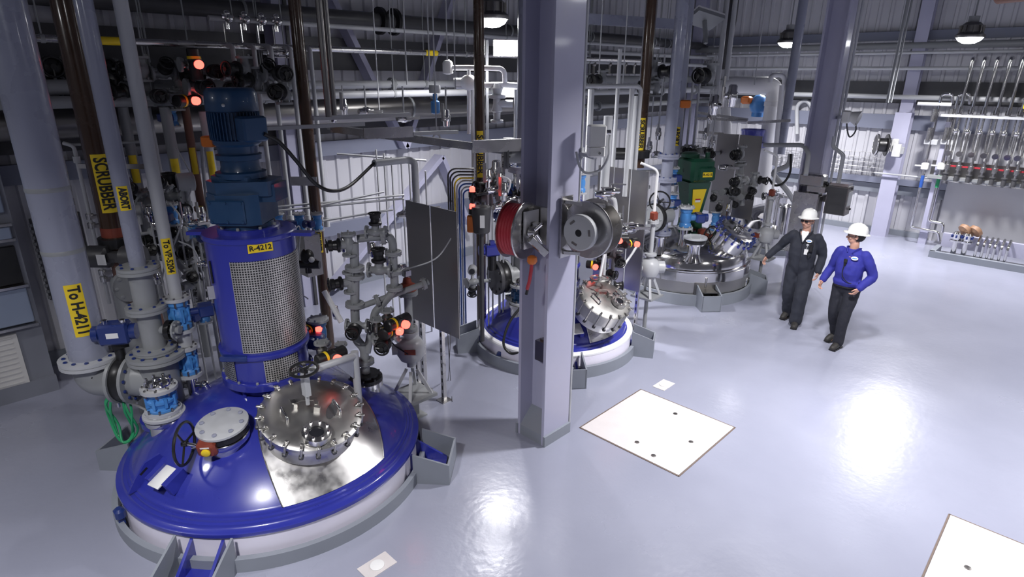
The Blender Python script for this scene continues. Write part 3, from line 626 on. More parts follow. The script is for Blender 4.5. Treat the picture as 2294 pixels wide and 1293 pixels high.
# grey pipe behind with big bolted blind flange
q = P(290, 640, hd=6.1); t = thing('blind_flange', 'dark bolted flange on a grey pipe behind the ABORT pipe', 'flange', q)
Y = zmat(q, (S*.8-fh*.6)); m = MB(); m.lathe([(.17, -.03), (.17, .03), (0, .03)], Y, 28); bolts(m, Y, .135, 8, .03, .02, .01); build('disc', m, 'grey pipe', t); m = MB(); m.cyl(q, q+(-S*.8+fh*.6).normalized()*.2, .11, n=20); p_ = q+(-S*.8+fh*.6).normalized()*.2; m.pipe([q, p_, V((p_.x, p_.y, .0))], .1, .12, n=16); build('pipe_run', m, 'grey pipe', t)
# scrubber pipe
sp = P(262, 540, hd=6.2); sc = (sp.x, sp.y); zs = sp.z
T4 = thing('scrubber_pipe', 'dark brown pipe with yellow label SCRUBBER beside the thick lilac pipe', 'pipe', sp)
m = MB(); m.cyl(at(sc, zs+.04), at(sc, ZC), .125, n=28); build('pipe_run', m, 'brown pipe', T4)
m = MB(); m.pipe([at(sc, zs-.05), at(sc, zs-.55), at(sc, zs-.7)+S*.2, at(sc, zs-1.0)+S*.22], .10, .2, n=20); build('lower_run', m, 'brick brown', T4)
m = MB(); m.lathe([(.128, 0), (.128, .10)], upX(sc, zs+.06), 28); build('coupling', m, 'rust red', T4)
zl = (zat(at(sc, 3), 343)+zat(at(sc, 3), 472))/2; ln = zat(at(sc, 3), 343)-zat(at(sc, 3), 472); out = CAM-at(sc, zl); out.z = 0; sticker(T4, 'SCRUBBER', at(sc, zl), (0, 0, -1), out, .125, ln, .15, .165)
sv = thing('scrubber_valve', 'black valve with dark grey actuator at the lower end of the brown scrubber pipe', 'valve', at(sc, zs))
m = MB(); m.lathe([(.17, -.05), (.17, .05)], upX(sc, zs), 24); build('wafer_body', m, 'black', sv)
m = MB(); Y = zmat(at(sc, zs-.12)-fh*.18-S*.20, S); m.lathe([(.10, 0), (.115, .01), (.115, .20), (.10, .21)], Y, 24); m.lathe([(.10, .35), (.115, .36), (.115, .56), (.10, .57)], Y, 24); m.box((0, 0, .28), (.1, .1, .2), Y); build('actuator', m, 'dark grey', sv)
m = MB(); m.box((0, 0, 0), (.005, .09, .11), zmat(at(sc, zs-.12)-fh*.30+S*.0, (0, 0, 1), -fh)); build('name_plate', m, 'white', sv.children[-1])
# VP pipe with two blue valves
zv = [zat(P(420, 800, hd=5.35), y) for y in (668, 738, 778, 838)]; vc = P(420, 800, hd=5.35); vc = (vc.x, vc.y)
T5 = thing('vacuum_pipe', 'slim grey pipe with yellow label To VP-5204 above two bright blue valves', 'pipe', at(vc, zv[0]))
m = MB(); m.cyl(at(vc, zv[0]), at(vc, ZC), .056, n=20); build('pipe_run', m, 'light grey pipe', T5)
m = MB(); m.lathe([(.062, zv[2]+.02), (.062, zv[2]+.08), (.066, zv[1]-.06), (.066, zv[1]-.01)], M.Translation((*vc, 0)), 20); build('spool', m, 'light grey pipe', T5)
zl = (zat(at(vc, 2), 535)+zat(at(vc, 2), 608))/2; out = CAM-at(vc, zl); out.z = 0; sticker(T5, 'To VP-5204', at(vc, zl), (0, 0, -1), out, .056, .34, .078, .068, bold=.002)
blue_valve(vc, zv[1], zv[0], .115, 'upper of the two bright blue valves under the slim grey pipe', 'blue valves under the vacuum pipe', act=S*.8+fh*.5)
blue_valve(vc, zv[3], zv[2], .105, 'lower of the two bright blue valves under the slim grey pipe', 'blue valves under the vacuum pipe')
m = MB(); p = at(vc, zv[3]-.02); m.cyl(p, p-V((0, 0, .34)), .05, n=16); m.cyl(p-V((0, 0, .1))-S*.12, p-V((0, 0, .1))+S*.10, .035, n=14); m.ball(p-V((0, 0, .1))+S*.12, .05); m.ball(p-V((0, 0, .1))-S*.12, .045)
solo('drain_fitting', m, 'bright stainless', 'polished drain fitting under the lower bright blue valve', 'fitting')
# blue sight glass valve on the dome, left
p, a, r = on_dome(prof1, R1, 372, 945); sgc = (p.x, p.y); zb = p.z
t = thing('nozzle_clamp', 'polished nozzle ring with grey flange under the blue sight glass', 'nozzle', p)
m = MB(); m.lathe([(.14, -.10), (.14, .01), (.165, .015), (.17, .03), (.17, .06), (.165, .065)], upX(sgc, zb), 32); build('ring', m, 'bright stainless', t)
m = MB(); m.lathe([(.175, .075), (.18, .08), (.18, .105), (.175, .11)], upX(sgc, zb), 32); bolts(m, upX(sgc, zb), .15, 8, .11, .016, .01); build('flange', m, 'light grey pipe', t)
t = blue_valve(sgc, zb+.13, zb+.36, .155, 'bright blue sight glass fitting with polished top on the left of the foremost dome')
m = MB(); m.lathe([(.115, 0), (.115, .035), (.09, .04), (.06, .02), (0, .02)], upX(sgc, zb+.375), 28)
for k in range(8): a = k*math.pi/4; m.cyl(at(sgc, zb+.37)+V((.1*math.cos(a), .1*math.sin(a), 0)), at(sgc, zb+.45)+V((.1*math.cos(a), .1*math.sin(a), 0)), .014, n=6)
m.lathe([(.04, 0), (.04, .07), (.03, .08), (0, .08)], upX(sgc, zb+.375), 16); build('polished_cap', m, 'bright stainless', t)
# blind flange nozzle with red gear box
p, a, r = on_dome(prof1, R1, 508, 985); bc2 = (p.x, p.y); zb = p.z+.02; tilt = zmat(at(bc2, zb), V((math.cos(a)*.16, math.sin(a)*.16, 1)))
t = thing('blind_nozzle', 'round nozzle closed by a pale grey disc with blue bolts on the foremost dome', 'nozzle', p)
m = MB(); m.lathe([(.16, -.12), (.16, .0), (.195, .005), (.20, .015), (.20, .055), (.195, .06)], tilt, 36); build('ring', m, 'bright stainless', t)
m = MB(); m.lathe([(.19, .065), (.195, .07), (.195, .125), (.19, .13)], tilt, 36); build('wafer_body', m, 'black', t)
m = MB(); m.lathe([(.205, .135), (.212, .14), (.212, .16), (.205, .165)], tilt, 40); build('blind_disc', m, 'light grey pipe', t)
bt = None
for k in range(8):
    an = k*math.pi/4+.2; m = MB(); m.lathe([(.02, 0), (.02, .012), (.014, .015)], tilt @ M.Translation((.165*math.cos(an), .165*math.sin(an), .165)), 8); build('bolt', m, 'lilac pipe', t)
gd, _, _ = on_dome(prof1, R1, 470, 1035); gp = P(467, 1000, hd=hdof(gd)-.02); t = thing('gear_operator', 'rust red valve gear box with black handwheel on the foremost dome', 'valve operator', gp)
Y = zmat(gp, -fh*.9-V((0, 0, .25))+S*.1, V((0, 0, 1))); m = MB(); m.box((0, 0, 0), (.14, .15, .13), Y, bev=.02); m.cyl(gp, gp+(at(bc2, zb+.1)-gp)*.5, .05, n=14); build('gear_box', m, 'rust red', t)
m = MB(); m.lathe([(.036, .065), (.036, .08), (.03, .084), (0, .084)], Y, 20); build('indicator', m, 'yellow', t, 'round yellow indicator'); m = MB(); m.box((.05, 0, .067), (.012, .07, .004), Y); build('name_plate', m, 'white', t)
hp = P(413, 994, hd=hdof(gp)-.05); m = MB(); m.cyl(hp, gp-S*.06, .016, n=10); m.cyl(gp-S*.13, gp-S*.06, .028, n=12); build('shaft', m, 'bright stainless', t)
handwheel(t, hp, S+fh*.05, .175, .012)
# green hose coiled under the butterfly valve
hx = P(262, 895, hd=5.15); pts = []
for k in range(60):
    a = k*.42; w = .10+.035*math.sin(k*.7); pts.append(hx+S*(w*math.sin(a)*1.05)+V((0, 0, -.20+.27*math.cos(a)))+fh*(.03*math.sin(k*1.3)))
m = MB(); m.sweep(spline([vx+V((0, 0, -.2))]+pts[:46], 3), .012, 6); solo('green_hose', m, 'green hose', 'coiled green hose hanging under the black butterfly valve', 'hose')
m = MB(); p = P(262, 893, hd=5.1); m.cyl(p+V((0, 0, .05)), p-V((0, 0, .09)), .016, n=10); p2 = P(300, 905, hd=5.1); m.sweep([p, p2, P(330, 920, hd=5.1)], .012, 8); solo('sample_spout', m, 'brushed stainless', 'thin steel spout with brass end by the green hose', 'fitting')
# hanging instrument line left of the scrubber pipe
p0 = P(155, 325, hd=6.6); p1 = P(168, 340, hd=6.6); hc = (p1.x, p1.y); t = thing('sampling_line', 'thin bright steel drop pipe with small valves between the thick pipe and the scrubber pipe', 'pipe', p0)
ze = zat(p1, 680); m = MB(); m.pipe([p0+V((-.04, .04, .02)), at(hc, p1.z+.06), at(hc, ze)], .02, .05); m.cyl(at(hc, zat(p1, 350)), at(hc, zat(p1, 365)), .035); build('drop_pipe', m, 'light grey pipe', t)
for y in (485, 505, 610, 625): m = MB(); z = zat(p1, y); m.cyl(at(hc, z-.03), at(hc, z+.03), .04, n=12); m.box(at(hc, z)+S*.06, (.09, .09, .03)); build('valve', m, 'brushed stainless', t)
m = MB(); z = zat(p1, 372); m.box(at(hc, z)+S*.35, (.04, .04, .05)); m.sweep([at(hc, z), at(hc, z)+S*.75], 0, sq=(.03, .05)); build('clamp_bar', m, 'brushed stainless', t)
z = zat(p1, 325); m = MB(); m.cyl(p0, p0+V((.55, 0, 0))+S*.2, .015); build('branch', m, 'grey pipe', t)
# brick strip: slotted channels by the left wall
for px, y0, y1, lab in ((70, 490, 670, 'slotted steel channel left of the thick lilac pipe'), (172, 475, 560, 'short slotted channel between the thick pipe and the sampling line')):
    q = P(px, y0, y=9.55); z0 = zat(q, y1); t = thing('slotted_channel', lab, 'channel', at(q, z0)); m = MB(); m.box(at(q, (z0+q.z)/2), (.05, .05, q.z-z0)); build('channel', m, 'dark grey', t)
    m = MB()
    for k in range(int((q.z-z0)/.08)): m.box(at(q, z0+.04+k*.08)-fh*.04, (.03, .03, .04))
    build('slots', m, 'grey pipe', t)
# tall air handling cabinet at the far left
t = thing('air_handler', 'tall grey cabinet with white louvered panel at the far left', 'cabinet', (-.6, 9.2, 0))
m = MB(); m.box((-.62, 9.18, 2.2), (3.0, .84, 4.4)); m.box((-.62, 8.74, .1), (3.02, .06, .2)); build('casing', m, 'cabinet', t)
def zy(py): return P(60, py, y=8.74).z
for y0, y1, mat, pr in ((640, 722, 'cabinet blue', .03), (545, 632, 'black', .02), (500, 528, 'cabinet blue', .05), (300, 470, 'cabinet blue', .02), (170, 285, 'cabinet', .03)):
    m = MB(); a, b = zy(y1), zy(y0); m.box((-.62, 8.76-pr, (a+b)/2), (2.9, pr*2, b-a), bev=.01); build('front_panel', m, mat, t)
for y in (636, 727, 530, 496): m = MB(); m.box((-.62, 8.70, zy(y)), (2.95, .09, .03)); build('ledge', m, 'stainless', t)
m = MB(); a, b = zy(880), zy(742); m.box((-.72, 8.74, (a+b)/2), (2.7, .03, b-a)); 
for k in range(12): m.box((-.72, 8.722, a+(k+.5)*(b-a)/12), (2.6, .014, .012))
build('louver_panel', m, 'louver', t, 'white louvered panel')
# ================================================================ valve kinds (first one built, the rest are copies)
PROTO = {}
def kind_gv(label, g):
    t = thing('handwheel_valve', label, 'valve', (0, 0, 0), g); m = MB(); m.lathe([(.035, -.10), (.035, -.05), (.05, -.03), (.05, .03), (.035, .05), (.035, .10)], None, 16); m.cyl((0, 0, 0), (.09, 0, 0), .042, n=14); build('valve_body', m, 'grey pipe', t)
    for z in (-.10, .10): m = MB(); flg(m, M.Translation((0, 0, z)), .072, .02, 4, False, .009); build('flange', m, 'grey pipe', t)
    m = MB(); m.lathe([(.065, .08), (.07, .09), (.07, .105), (.05, .115), (.045, .15), (.055, .155), (.055, .19), (.02, .2)], zmat((0, 0, 0), (1, 0, 0)), 20); build('bonnet', m, 'black', t)
    handwheel(t, V((.205, 0, 0)), (1, 0, 0), .062, .009); return t
def kind_av(label, g):
    t = thing('actuated_valve', label, 'valve', (0, 0, 0), g); m = MB(); m.lathe([(.035, -.09), (.035, -.05), (.055, -.03), (.055, .03), (.035, .05), (.035, .09)], None, 16); m.cyl((0, 0, 0), (.10, 0, 0), .03, n=12); build('valve_body', m, 'dull stainless', t)
    for z in (-.09, .09): m = MB(); flg(m, M.Translation((0, 0, z)), .07, .02, 4, False, .009); build('flange', m, 'grey pipe', t)
    m = MB(); m.lathe([(.05, -.15), (.06, -.14), (.06, -.03), (.045, -.02), (.045, .02), (.06, .03), (.06, .14), (.05, .15)], M.Translation((.14, 0, 0)) @ M.Rotation(math.pi/2, 4, 'X'), 20); m.box((.14, 0, 0), (.1, .1, .09), None, bev=.012); build('actuator', m, 'black', t)
    m = MB(); m.lathe([(.062, .05), (.062, .075)], M.Translation((.14, 0, 0)) @ M.Rotation(math.pi/2, 4, 'X'), 20); build('band', m, 'yellow', t, 'yellow band')
    m = MB(); m.cyl((.19, 0, 0), (.225, 0, 0), .045, n=16); build('switch_box', m, 'dark grey', t); m = MB(); m.lathe([(.04, 0), (.042, .03), (.035, .05), (0, .058)], zmat((.225, 0, 0), (1, 0, 0)), 16); build('position_lamp', m, 'red lamp', t, 'glowing red position lamp'); return t
def kind_bv(label, g):
    t = thing('ball_valve', label, 'valve', (0, 0, 0), g); m = MB(); m.lathe([(.02, -.07), (.028, -.06), (.028, -.03), (.036, -.02), (.036, .02), (.028, .03), (.028, .06), (.02, .07)], None, 12); m.cyl((0, 0, 0), (.06, 0, 0), .014, n=8); build('valve_body', m, 'bright stainless', t)
    m = MB(); m.box((.06, 0, .05), (.012, .022, .14)); build('lever', m, 'stainless', t); return t
def kind_rv(label, g):
    t = thing('hose_valve', label, 'valve', (0, 0, 0), g); m = MB(); m.lathe([(.03, -.16), (.03, -.06), (.055, -.05), (.055, .05), (.03, .06), (.03, .14)], None, 14); m.box((-.03, 0, 0), (.10, .11, .12), None, bev=.012); build('valve_body', m, 'stainless', t)
    m = MB(); m.lathe([(.045, -.30), (.045, -.16), (.06, -.155), (.06, -.13), (.045, -.125)], None, 14); build('hose_coupling', m, 'dark grey', t)
    m = MB(); m.box((-.08, .10, .02), (.025, .2, .035)); build('handle', m, 'red hose', t); return t
def kind_tm(label, g):
    t = thing('transmitter', label, 'instrument', (0, 0, 0), g); m = MB(); m.lathe([(.05, -.07), (.055, -.06), (.055, .05), (.048, .065), (0, .065)], zmat((0, 0, 0), (1, 0, 0)), 18); m.cyl((0, 0, -.04), (0, 0, -.17), .02, n=8); build('housing', m, 'light grey pipe', t)
    m = MB(); m.lathe([(.036, .066), (.036, .07), (0, .07)], zmat((0, 0, 0), (1, 0, 0)), 16); build('display', m, 'lens dark', t); return t
def kind_bb(label, g):
    t = thing('blue_valve', label, 'valve', (0, 0, 0), g); m = MB(); m.lathe([(.075, -.13), (.075, -.08), (.06, -.06), (.07, -.02), (.07, .02), (.06, .06), (.075, .08), (.075, .13)], None, 18); m.cyl((0, 0, 0), (.12, 0, 0), .04, n=12); build('valve_body', m, 'valve blue', t)
    for z in (-.13, .13): m = MB(); flg(m, M.Translation((0, 0, z)), .10, .022, 6, False, .01); build('flange', m, 'light grey pipe', t)
    m = MB(); m.box((.17, 0, 0), (.11, .19, .11), None, bev=.015); m.cyl((.22, 0, 0), (.27, 0, 0), .05, n=14); build('actuator', m, 'actuator blue', t); return t
KB = dict(gv=kind_gv, av=kind_av, bv=kind_bv, rv=kind_rv, tm=kind_tm, bb=kind_bb)
def valve(kind, p, ax=(0, 0, 1), side=None, label='', group=None, s=1.0):
    """one valve at p; ax = flow direction, side = where its bonnet points"""
    side = V(side) if side is not None else -fh+S*.4
    X = zmat(p, ax, side) @ M.Scale(s, 4)
    if kind not in PROTO: o = PROTO[kind] = KB[kind](label, group); o.matrix_local = X
    else:
        o = copy_tree(PROTO[kind], None, X, label)
        if group: o['group'] = group
        elif 'group' in o: del o['group']
    return o
def run(name, label, pts, r, mat, bend=None, cat='pipe', n=12, group=None, flanges=(), fr=2.1):
    """pipe through (px, py, hd) points or ready vectors"""
    q = [P(a[0], a[1], hd=a[2]) if not isinstance(a, V) else a for a in pts]
    m = MB(); m.pipe(q, r, bend if bend else r*2.5, n=n)
    if not flanges: return solo(name, m, mat, label, cat, group)
    t = thing(name, label, cat, q[0], group); build('pipe_run', m, mat, t)
    for f in flanges:       # (segment, fraction)
        a, b = q[f[0]], q[f[0]+1]; flange_part(t, zmat(a+(b-a)*f[1], b-a), r*fr, mat, r*.32+.006, 8 if r > .06 else 4, r=max(.006, r*.13))
    return t
# ================================================================ cluster at the back right of the foremost vessel
p, a, r = on_dome(prof1, R1, 822, 862); nc = (p.x, p.y); zb = p.z; h1 = hdof(p)
t = thing('nozzle_clamp', 'polished nozzle ring with black flange at the back right of the foremost dome', 'nozzle', p)
m = MB(); m.lathe([(.13, -.12), (.13, 0), (.165, .005), (.165, .055), (.16, .06)], upX(nc, zb), 32); build('ring', m, 'bright stainless', t)
m = MB(); m.lathe([(.16, .06), (.165, .065), (.165, .10), (.13, .11), (.13, .14)], upX(nc, zb), 32); bolts(m, upX(nc, zb), .15, 8, .10, .016, .02); build('flange', m, 'black', t)
zz = lambda py: zat(at(nc, 1), py)
run('riser_pipe', 'grey flanged riser pipe standing on the back right nozzle of the foremost dome', [at(nc, zb+.12), at(nc, zz(780)), P(797, 760, hd=h1), P(795, 690, hd=h1), P(795, 610, hd=h1), P(793, 545, hd=h1)], .045, 'grey pipe', flanges=[(0, .5), (3, .1), (3, .9), (4, .15)])
lab = ['topmost black valve on the riser behind the foremost manway', 'black valve at the middle of the riser behind the foremost manway', 'black valve low on the riser behind the foremost manway', 'black valve near the tall white strip behind the foremost manway',
       'black valve on the right hand riser below its elbow', 'black handwheel valve between the two risers behind the foremost vessel', 'black valve leaning right at the middle of the risers']
GR = 'black valves on the risers behind the foremost vessel'
for i, (px, py, dh, ax, sd, s) in enumerate([(782, 548, -.02, (0, 0, 1), -S-fh*.3, 1.0), (785, 632, 0, (0, 0, 1), -S*1-fh*.5, 1.0), (800, 730, -.03, S, -fh*.8-S*.2, 1.0), (765, 790, -.1, (0, 0, 1), -S-fh, .9), (842, 520, .1, S, (0, 0, 1), .9), (850, 605, .1, S, (0, 0, 1), 1.05), (865, 760, -.05, S*.7+V((0, 0, .3)), -fh, 1.1)]):
    valve('gv', P(px, py, hd=h1+dh), ax, sd, lab[i], GR, s)
run('riser_pipe', 'second grey flanged riser right of the one on the dome nozzle', [(800, 535, h1+.1), (872, 528, h1+.15), (880, 545, h1+.15), (884, 650, h1+.15), (840, 700, h1+.1), (822, 790, h1)], .04, 'grey pipe', flanges=[(0, .8), (2, .2), (2, .6), (2, .95)])
run('cross_pipe', 'grey cross pipe from the riser to the flange above the tripod stand', [(800, 690, h1), (850, 672, h1+.1), (960, 632, h1+.35)], .03, 'grey pipe', flanges=[(0, .9), (1, .9)])
for i, (px, py, dh, sd) in enumerate([(722, 788, -.45, S*.6-fh*.5), (845, 735, -.05, S-fh*.3), (868, 715, .0, S*.9-fh*.6), (660, 735, .1, S)]):
    valve('av', P(px, py, hd=h1+dh), (0, 0, 1), sd, ['actuated valve with glowing red lamp left of the davit post', 'actuated valve with red lamp right of the risers, lower one', 'actuated valve with red lamp right of the risers, upper one', 'actuated valve with red lamp at the right edge of the blue lantern'][i], 'red lamp valves at the foremost vessel', 1.0)
valve('bb', P(715, 745, hd=h1+.15), (0, 0, 1), -fh, 'dark blue actuated valve right of the foremost lantern', None, 1.1)
# rail with level instrument on a tripod frame
tb = P(925, 880, hd=h1+.55); tf = V((tb.x, tb.y, 0)); t = thing('tripod_stand', 'grey pyramid stand holding a round instrument beside the foremost reactor', 'stand', tf)
zt_ = zat(tf, 842); zl_ = zat(tf, 862)-.12
m = MB(); m.box(at(tf, zl_/2), (.09, .09, zl_)); m.box(at(tf, .01), (.22, .22, .02)); m.box(at(tf, zl_), (.40, .40, .035)); build('pedestal', m, 'grey pipe', t)
for i in range(4):
    a = math.pi/4+i*math.pi/2; m = MB(); e = at(tf, zl_)+V((.22*math.cos(a), .22*math.sin(a), 0)); m.sweep([e, at(tf, zt_+.08)+V((.06*math.cos(a), .06*math.sin(a), 0))], 0, sq=(.035, .035)); build('leg', m, 'light grey pipe', t)
ic = at(tf, zat(tf, 780)); t2 = thing('mixer_head', 'round grey cast instrument body with red plate on the pyramid stand by the foremost reactor', 'instrument', ic)
m = MB(); m.lathe([(.05, -.22), (.05, -.15), (.12, -.13), (.155, -.06), (.155, .05), (.12, .11), (.07, .13), (.07, .17), (.10, .18), (.10, .21), (.05, .22)], M.Translation(ic), 28); m.cyl(ic, ic-S*.2-fh*.05, .06); build('body', m, 'light grey pipe', t2)
m = MB(); m.box((0, 0, 0), (.012, .12, .06), zmat(ic-fh*.155+S*.02+V((0, 0, .02)), (0, 0, 1), -fh)); build('name_plate', m, 'rust red', t2, 'red plate'); m = MB(); m.cyl(at(tf, ic.z+.2), at(tf, zat(tf, 660)), .045, n=16); flg(m, upX(tf, ic.z+.24), .09, .02, 6); zt2 = zat(tf, 655); flg(m, upX(tf, zt2), .11, .024, 6); build('neck_pipe', m, 'grey pipe', t2)
m = MB(); m.lathe([(.06, 0), (.10, .01), (.10, .06), (.05, .09), (.04, .14), (0, .15)], upX(tf, zt2+.02)); build('top_cap', m, 'rust red', t2, 'red valve head'); m = MB(); m.box(at(tf, zt2+.22), (.09, .07, .08), None, bev=.01); build('positioner', m, 'bright stainless', t2)
cable('signal_cable', [at(tf, zt2+.26), P(975, 580, hd=h1+.6), P(1010, 535, hd=h1+.7), P(1027, 505, hd=h1+.75)], .008, 'light grey pipe', 'thin grey cable rising from the red valve head to the steel panel')
cable('signal_cable', [at(tf, ic.z)-fh*.16, P(880, 770, hd=h1+.4), P(872, 745, hd=h1+.2), P(868, 725, hd=h1)], .008, 'black rubber', 'black cable from the round instrument to the red lamp valves')
# white strip lamp leaning behind the vessel
run('strip_post', 'white flat bar leaning behind the risers of the foremost vessel', [(726, 652, h1+.4), (765, 722, h1+.3)], .03, 'white', cat='bar')
# ================================================================ steel splash panels
def panel_rack(label, x, y0, y1, z0, z1, posts, n=2, zp=0, axis='y', cat='panel'):
    t = thing('splash_panel', label, cat, (x if axis == 'y' else (y0+y1)/2, (y0+y1)/2 if axis == 'y' else x, 0), None)
    for i in range(n):
        a = y0+(y1-y0)*i/n+.01; b = y0+(y1-y0)*(i+1)/n-.01; m = MB()
        if axis == 'y': m.box((x, (a+b)/2, (z0+z1)/2), (.008, b-a, z1-z0))
        else: m.box(((a+b)/2, x, (z0+z1)/2), (b-a, .008, z1-z0))
        build('sheet', m, 'panel steel', t)
    for y in posts:
        m = MB(); c = V((x+.03, y, 0)) if axis == 'y' else V((y, x+.03, 0)); m.box(c+V((0, 0, (z1+zp)/2)), (.045, .045, z1-zp))
        if zp == 0: m.box(c+V((0, 0, .006)), (.14, .14, .012))
        po = build('slotted_post', m, 'stainless', t); m = MB()
        for k in range(int((z1-zp-.1)/.1)): m.box(c+V((-.024 if axis == 'y' else 0, 0 if axis == 'y' else -.024, zp+.08+k*.1)), (.003, .016, .05) if axis == 'y' else (.016, .003, .05))
        build('slots', m, 'black', po)
    return t
q0 = P(991, 899, z=0); xp = q0.x; br = P(1031, 760, x=xp); tr = P(1027, 476, x=xp); tl = P(907, 438, x=xp)
panel_rack('dark stainless splash panels on slotted posts between the foremost and middle reactors', xp, br.y, tl.y, br.z, tr.z, [q0.y, (q0.y+tl.y)/2+.1, tl.y-.05])
for i, (px, w) in enumerate([(1003, 1), (1010, -1)]): cable('ground_wire', [P(px, 745, hd=hdof(br)-.05), P(px+3*w, 800, hd=hdof(br)-.1), P(px+6*w, 850, z=.02), P(px-4+14*w, 900, z=.008)], .004, 'dark grey', ['thin loose wire hanging from the splash panel, left one', 'thin loose wire hanging from the splash panel, right one'][i], 'wire', 'loose wires below the splash panel')
# ================================================================ middle reactor
R2 = (6.36, 5.28)
prof2 = [(1.05, .285), (1.06, .30), (1.055, .32), (1.03, .33), (1.02, .35), (.99, .355), (.98, .375), (.955, .385)]+cap_prof(.945, .40, .88, 16)
v2 = vessel('reactor_vessel', 'middle blue domed reactor half hidden by the lilac column', R2, prof2, 'vessel blue', [(1.06, .31), (1.12, .31), (1.125, .29), (1.125, .02), (1.08, 0)], (1.19, .16),
            [angz(957+480, 790, R2, .0), angz(1284, 868, R2, .0), angz(1055, 780, R2, 0)], pk=(.30, .26, .27), rim=[(1.05, .30), (1.05, .325), (1.115, .325), (1.128, .31), (1.128, .285)])
lo2 = edge(prof2, R2, (1324, 776), (1298, 695)); wedge(v2, prof2, R2, [.965-.03*i for i in range(18)], lo2, tuple((a+.95, r) for a, r in lo2), 'rim white')
p, a, r = on_dome(prof2, R2, 1086, 690); m = MB(); m.box(p+V((0, 0, .07)), (.05, .04, .24), None, bev=.01); build('lifting_lug', m, 'actuator blue', v2)
p, a, r = on_dome(prof2, R2, 1290, 745); m = MB(); X = M.Translation(p) @ rotz(a) @ M.Rotation(math.radians(25), 4, 'Y'); m.box((0, 0, .07), (.18, .14, .02), X, bev=.004); build('white_pad', m, 'white', v2); m = MB(); m.box((0, .06, .03), (.16, .05, .09), X); build('pad_bracket', m, 'vessel blue', v2)
p = P(1122, 793, z=.16); m = MB(); m.cyl(p-fh*.0, p-fh*.06, .06, n=16); build('side_clip', m, 'actuator blue', v2)
L2 = P(1356, 668, z=.98); a2 = math.atan2(L2.y-R2[1], L2.x-R2[0]); mw2, MX2 = manway(R2, L2, V((math.cos(a2)*.55, math.sin(a2)*.55, 1)), .37, 'round stainless manway with clamps on the middle blue reactor', zneck=.20, clamps=16, sight=(.20, -.08), th=.13)
hwp = MX2 @ V((-.12, .2, .14)); t = thing('davit', 'grey davit post with dull handwheel behind the middle manway', 'davit', hwp); handwheel(t, hwp, V((0, 0, 1)), .12, .014, 'cast steel', 3)
m = MB(); m.cyl(hwp, MX2 @ V((-.12, .2, .02)), .015, n=8); pq = MX2 @ V((.02, .42, 0)); m.cyl(V((pq.x, pq.y, .75)), V((pq.x, pq.y, pq.z+.40)), .03, n=12); m.cyl(V((pq.x, pq.y, pq.z+.36)), hwp, .022, n=10); build('post', m, 'light grey pipe', t)
# its drive, a smaller twin
D2 = copy_tree(D1, None, M.Translation((R2[0], R2[1], .86)) @ rotz(.9) @ M.Scale(.84, 4), 'blue agitator drive of the middle reactor mostly behind the lilac column'); D2.location = (R2[0], R2[1], .86)
for c in list(D2.children):
    if c.name.startswith('vessel_tag'):
        for d in list(c.children): bpy.data.objects.remove(d)
        bpy.data.objects.remove(c)
# left nozzle tee with black end disc
q = P(1112, 622, hd=8.0); nd = (-S*.88-fh*.48); t = thing('pipe_tee', 'grey pipe tee with black bolted end disc on the left of the middle reactor', 'pipe', q)
Y = zmat(q, nd); m = MB(); m.lathe([(.235, -.02), (.24, 0), (.24, .03), (.235, .035), (0, .035)], Y, 32); bolts(m, Y, .19, 10, .035, .018, .008); build('end_disc', m, 'dark grey', t, 'black bolted end disc')
m = MB(); m.lathe([(.22, -.12), (.225, -.11), (.225, -.03), (.22, -.02)], Y, 32); 
for k in range(10): a = k*.6283; m.cyl(Y @ V((.2*math.cos(a), .2*math.sin(a), -.15)), Y @ V((.2*math.cos(a), .2*math.sin(a), .05)), .014, n=6)
build('wafer_body', m, 'black', t)
tc2 = q-nd*.42; m = MB(); m.lathe([(.165, -.42), (.165, -.17), (.235, -.165), (.235, -.125)], Y, 32); m.cyl(V((tc2.x, tc2.y, .55)), V((tc2.x, tc2.y, 1.42)), .17, n=28); build('tee_body', m, 'grey pipe', t)
for z in (1.42, .74): flange_part(t, upX(tc2, z), .25, 'grey pipe', .03, 10)
run('riser_pipe', 'lilac riser pipe left of the middle column above the grey tee', [V((tc2.x, tc2.y, 1.45)), V((tc2.x, tc2.y, ZC))], .105, 'lilac pipe', flanges=[(0, .17)])
t = thing('valve_actuator', 'dark blue valve actuator above the black end disc of the middle reactor', 'valve operator', P(1102, 560, hd=7.9)); m = MB(); q2 = P(1102, 560, hd=7.9); Y = zmat(q2, S*.9+fh*.3, V((0, 0, 1))); m.box((0, 0, 0), (.15, .15, .22), Y, bev=.02); m.cyl(Y @ V((0, 0, -.11)), Y @ V((0, 0, -.18)), .07); m.box((.1, 0, 0), (.06, .06, .06), Y); build('cylinder', m, 'vessel blue', t); m = MB(); m.cyl(q2-V((0, 0, .08)), V((q2.x, q2.y, q.z+.15)), .06, n=14); build('yoke', m, 'black', t)
valve('gv', P(1060, 632, hd=7.8), -nd, V((0, 0, -1))-S*.5, 'small black valve left of the black end disc', None, 1.0); valve('tm', P(1058, 605, hd=7.8), (0, 0, 1), -fh, 'round pressure gauge above the small black valve at the middle reactor', None, 1.1)
run('sample_pipe', 'short grey stub between the small black valve and the end disc', [(1066, 632, 7.8), (1098, 628, 7.95)], .025, 'grey pipe')
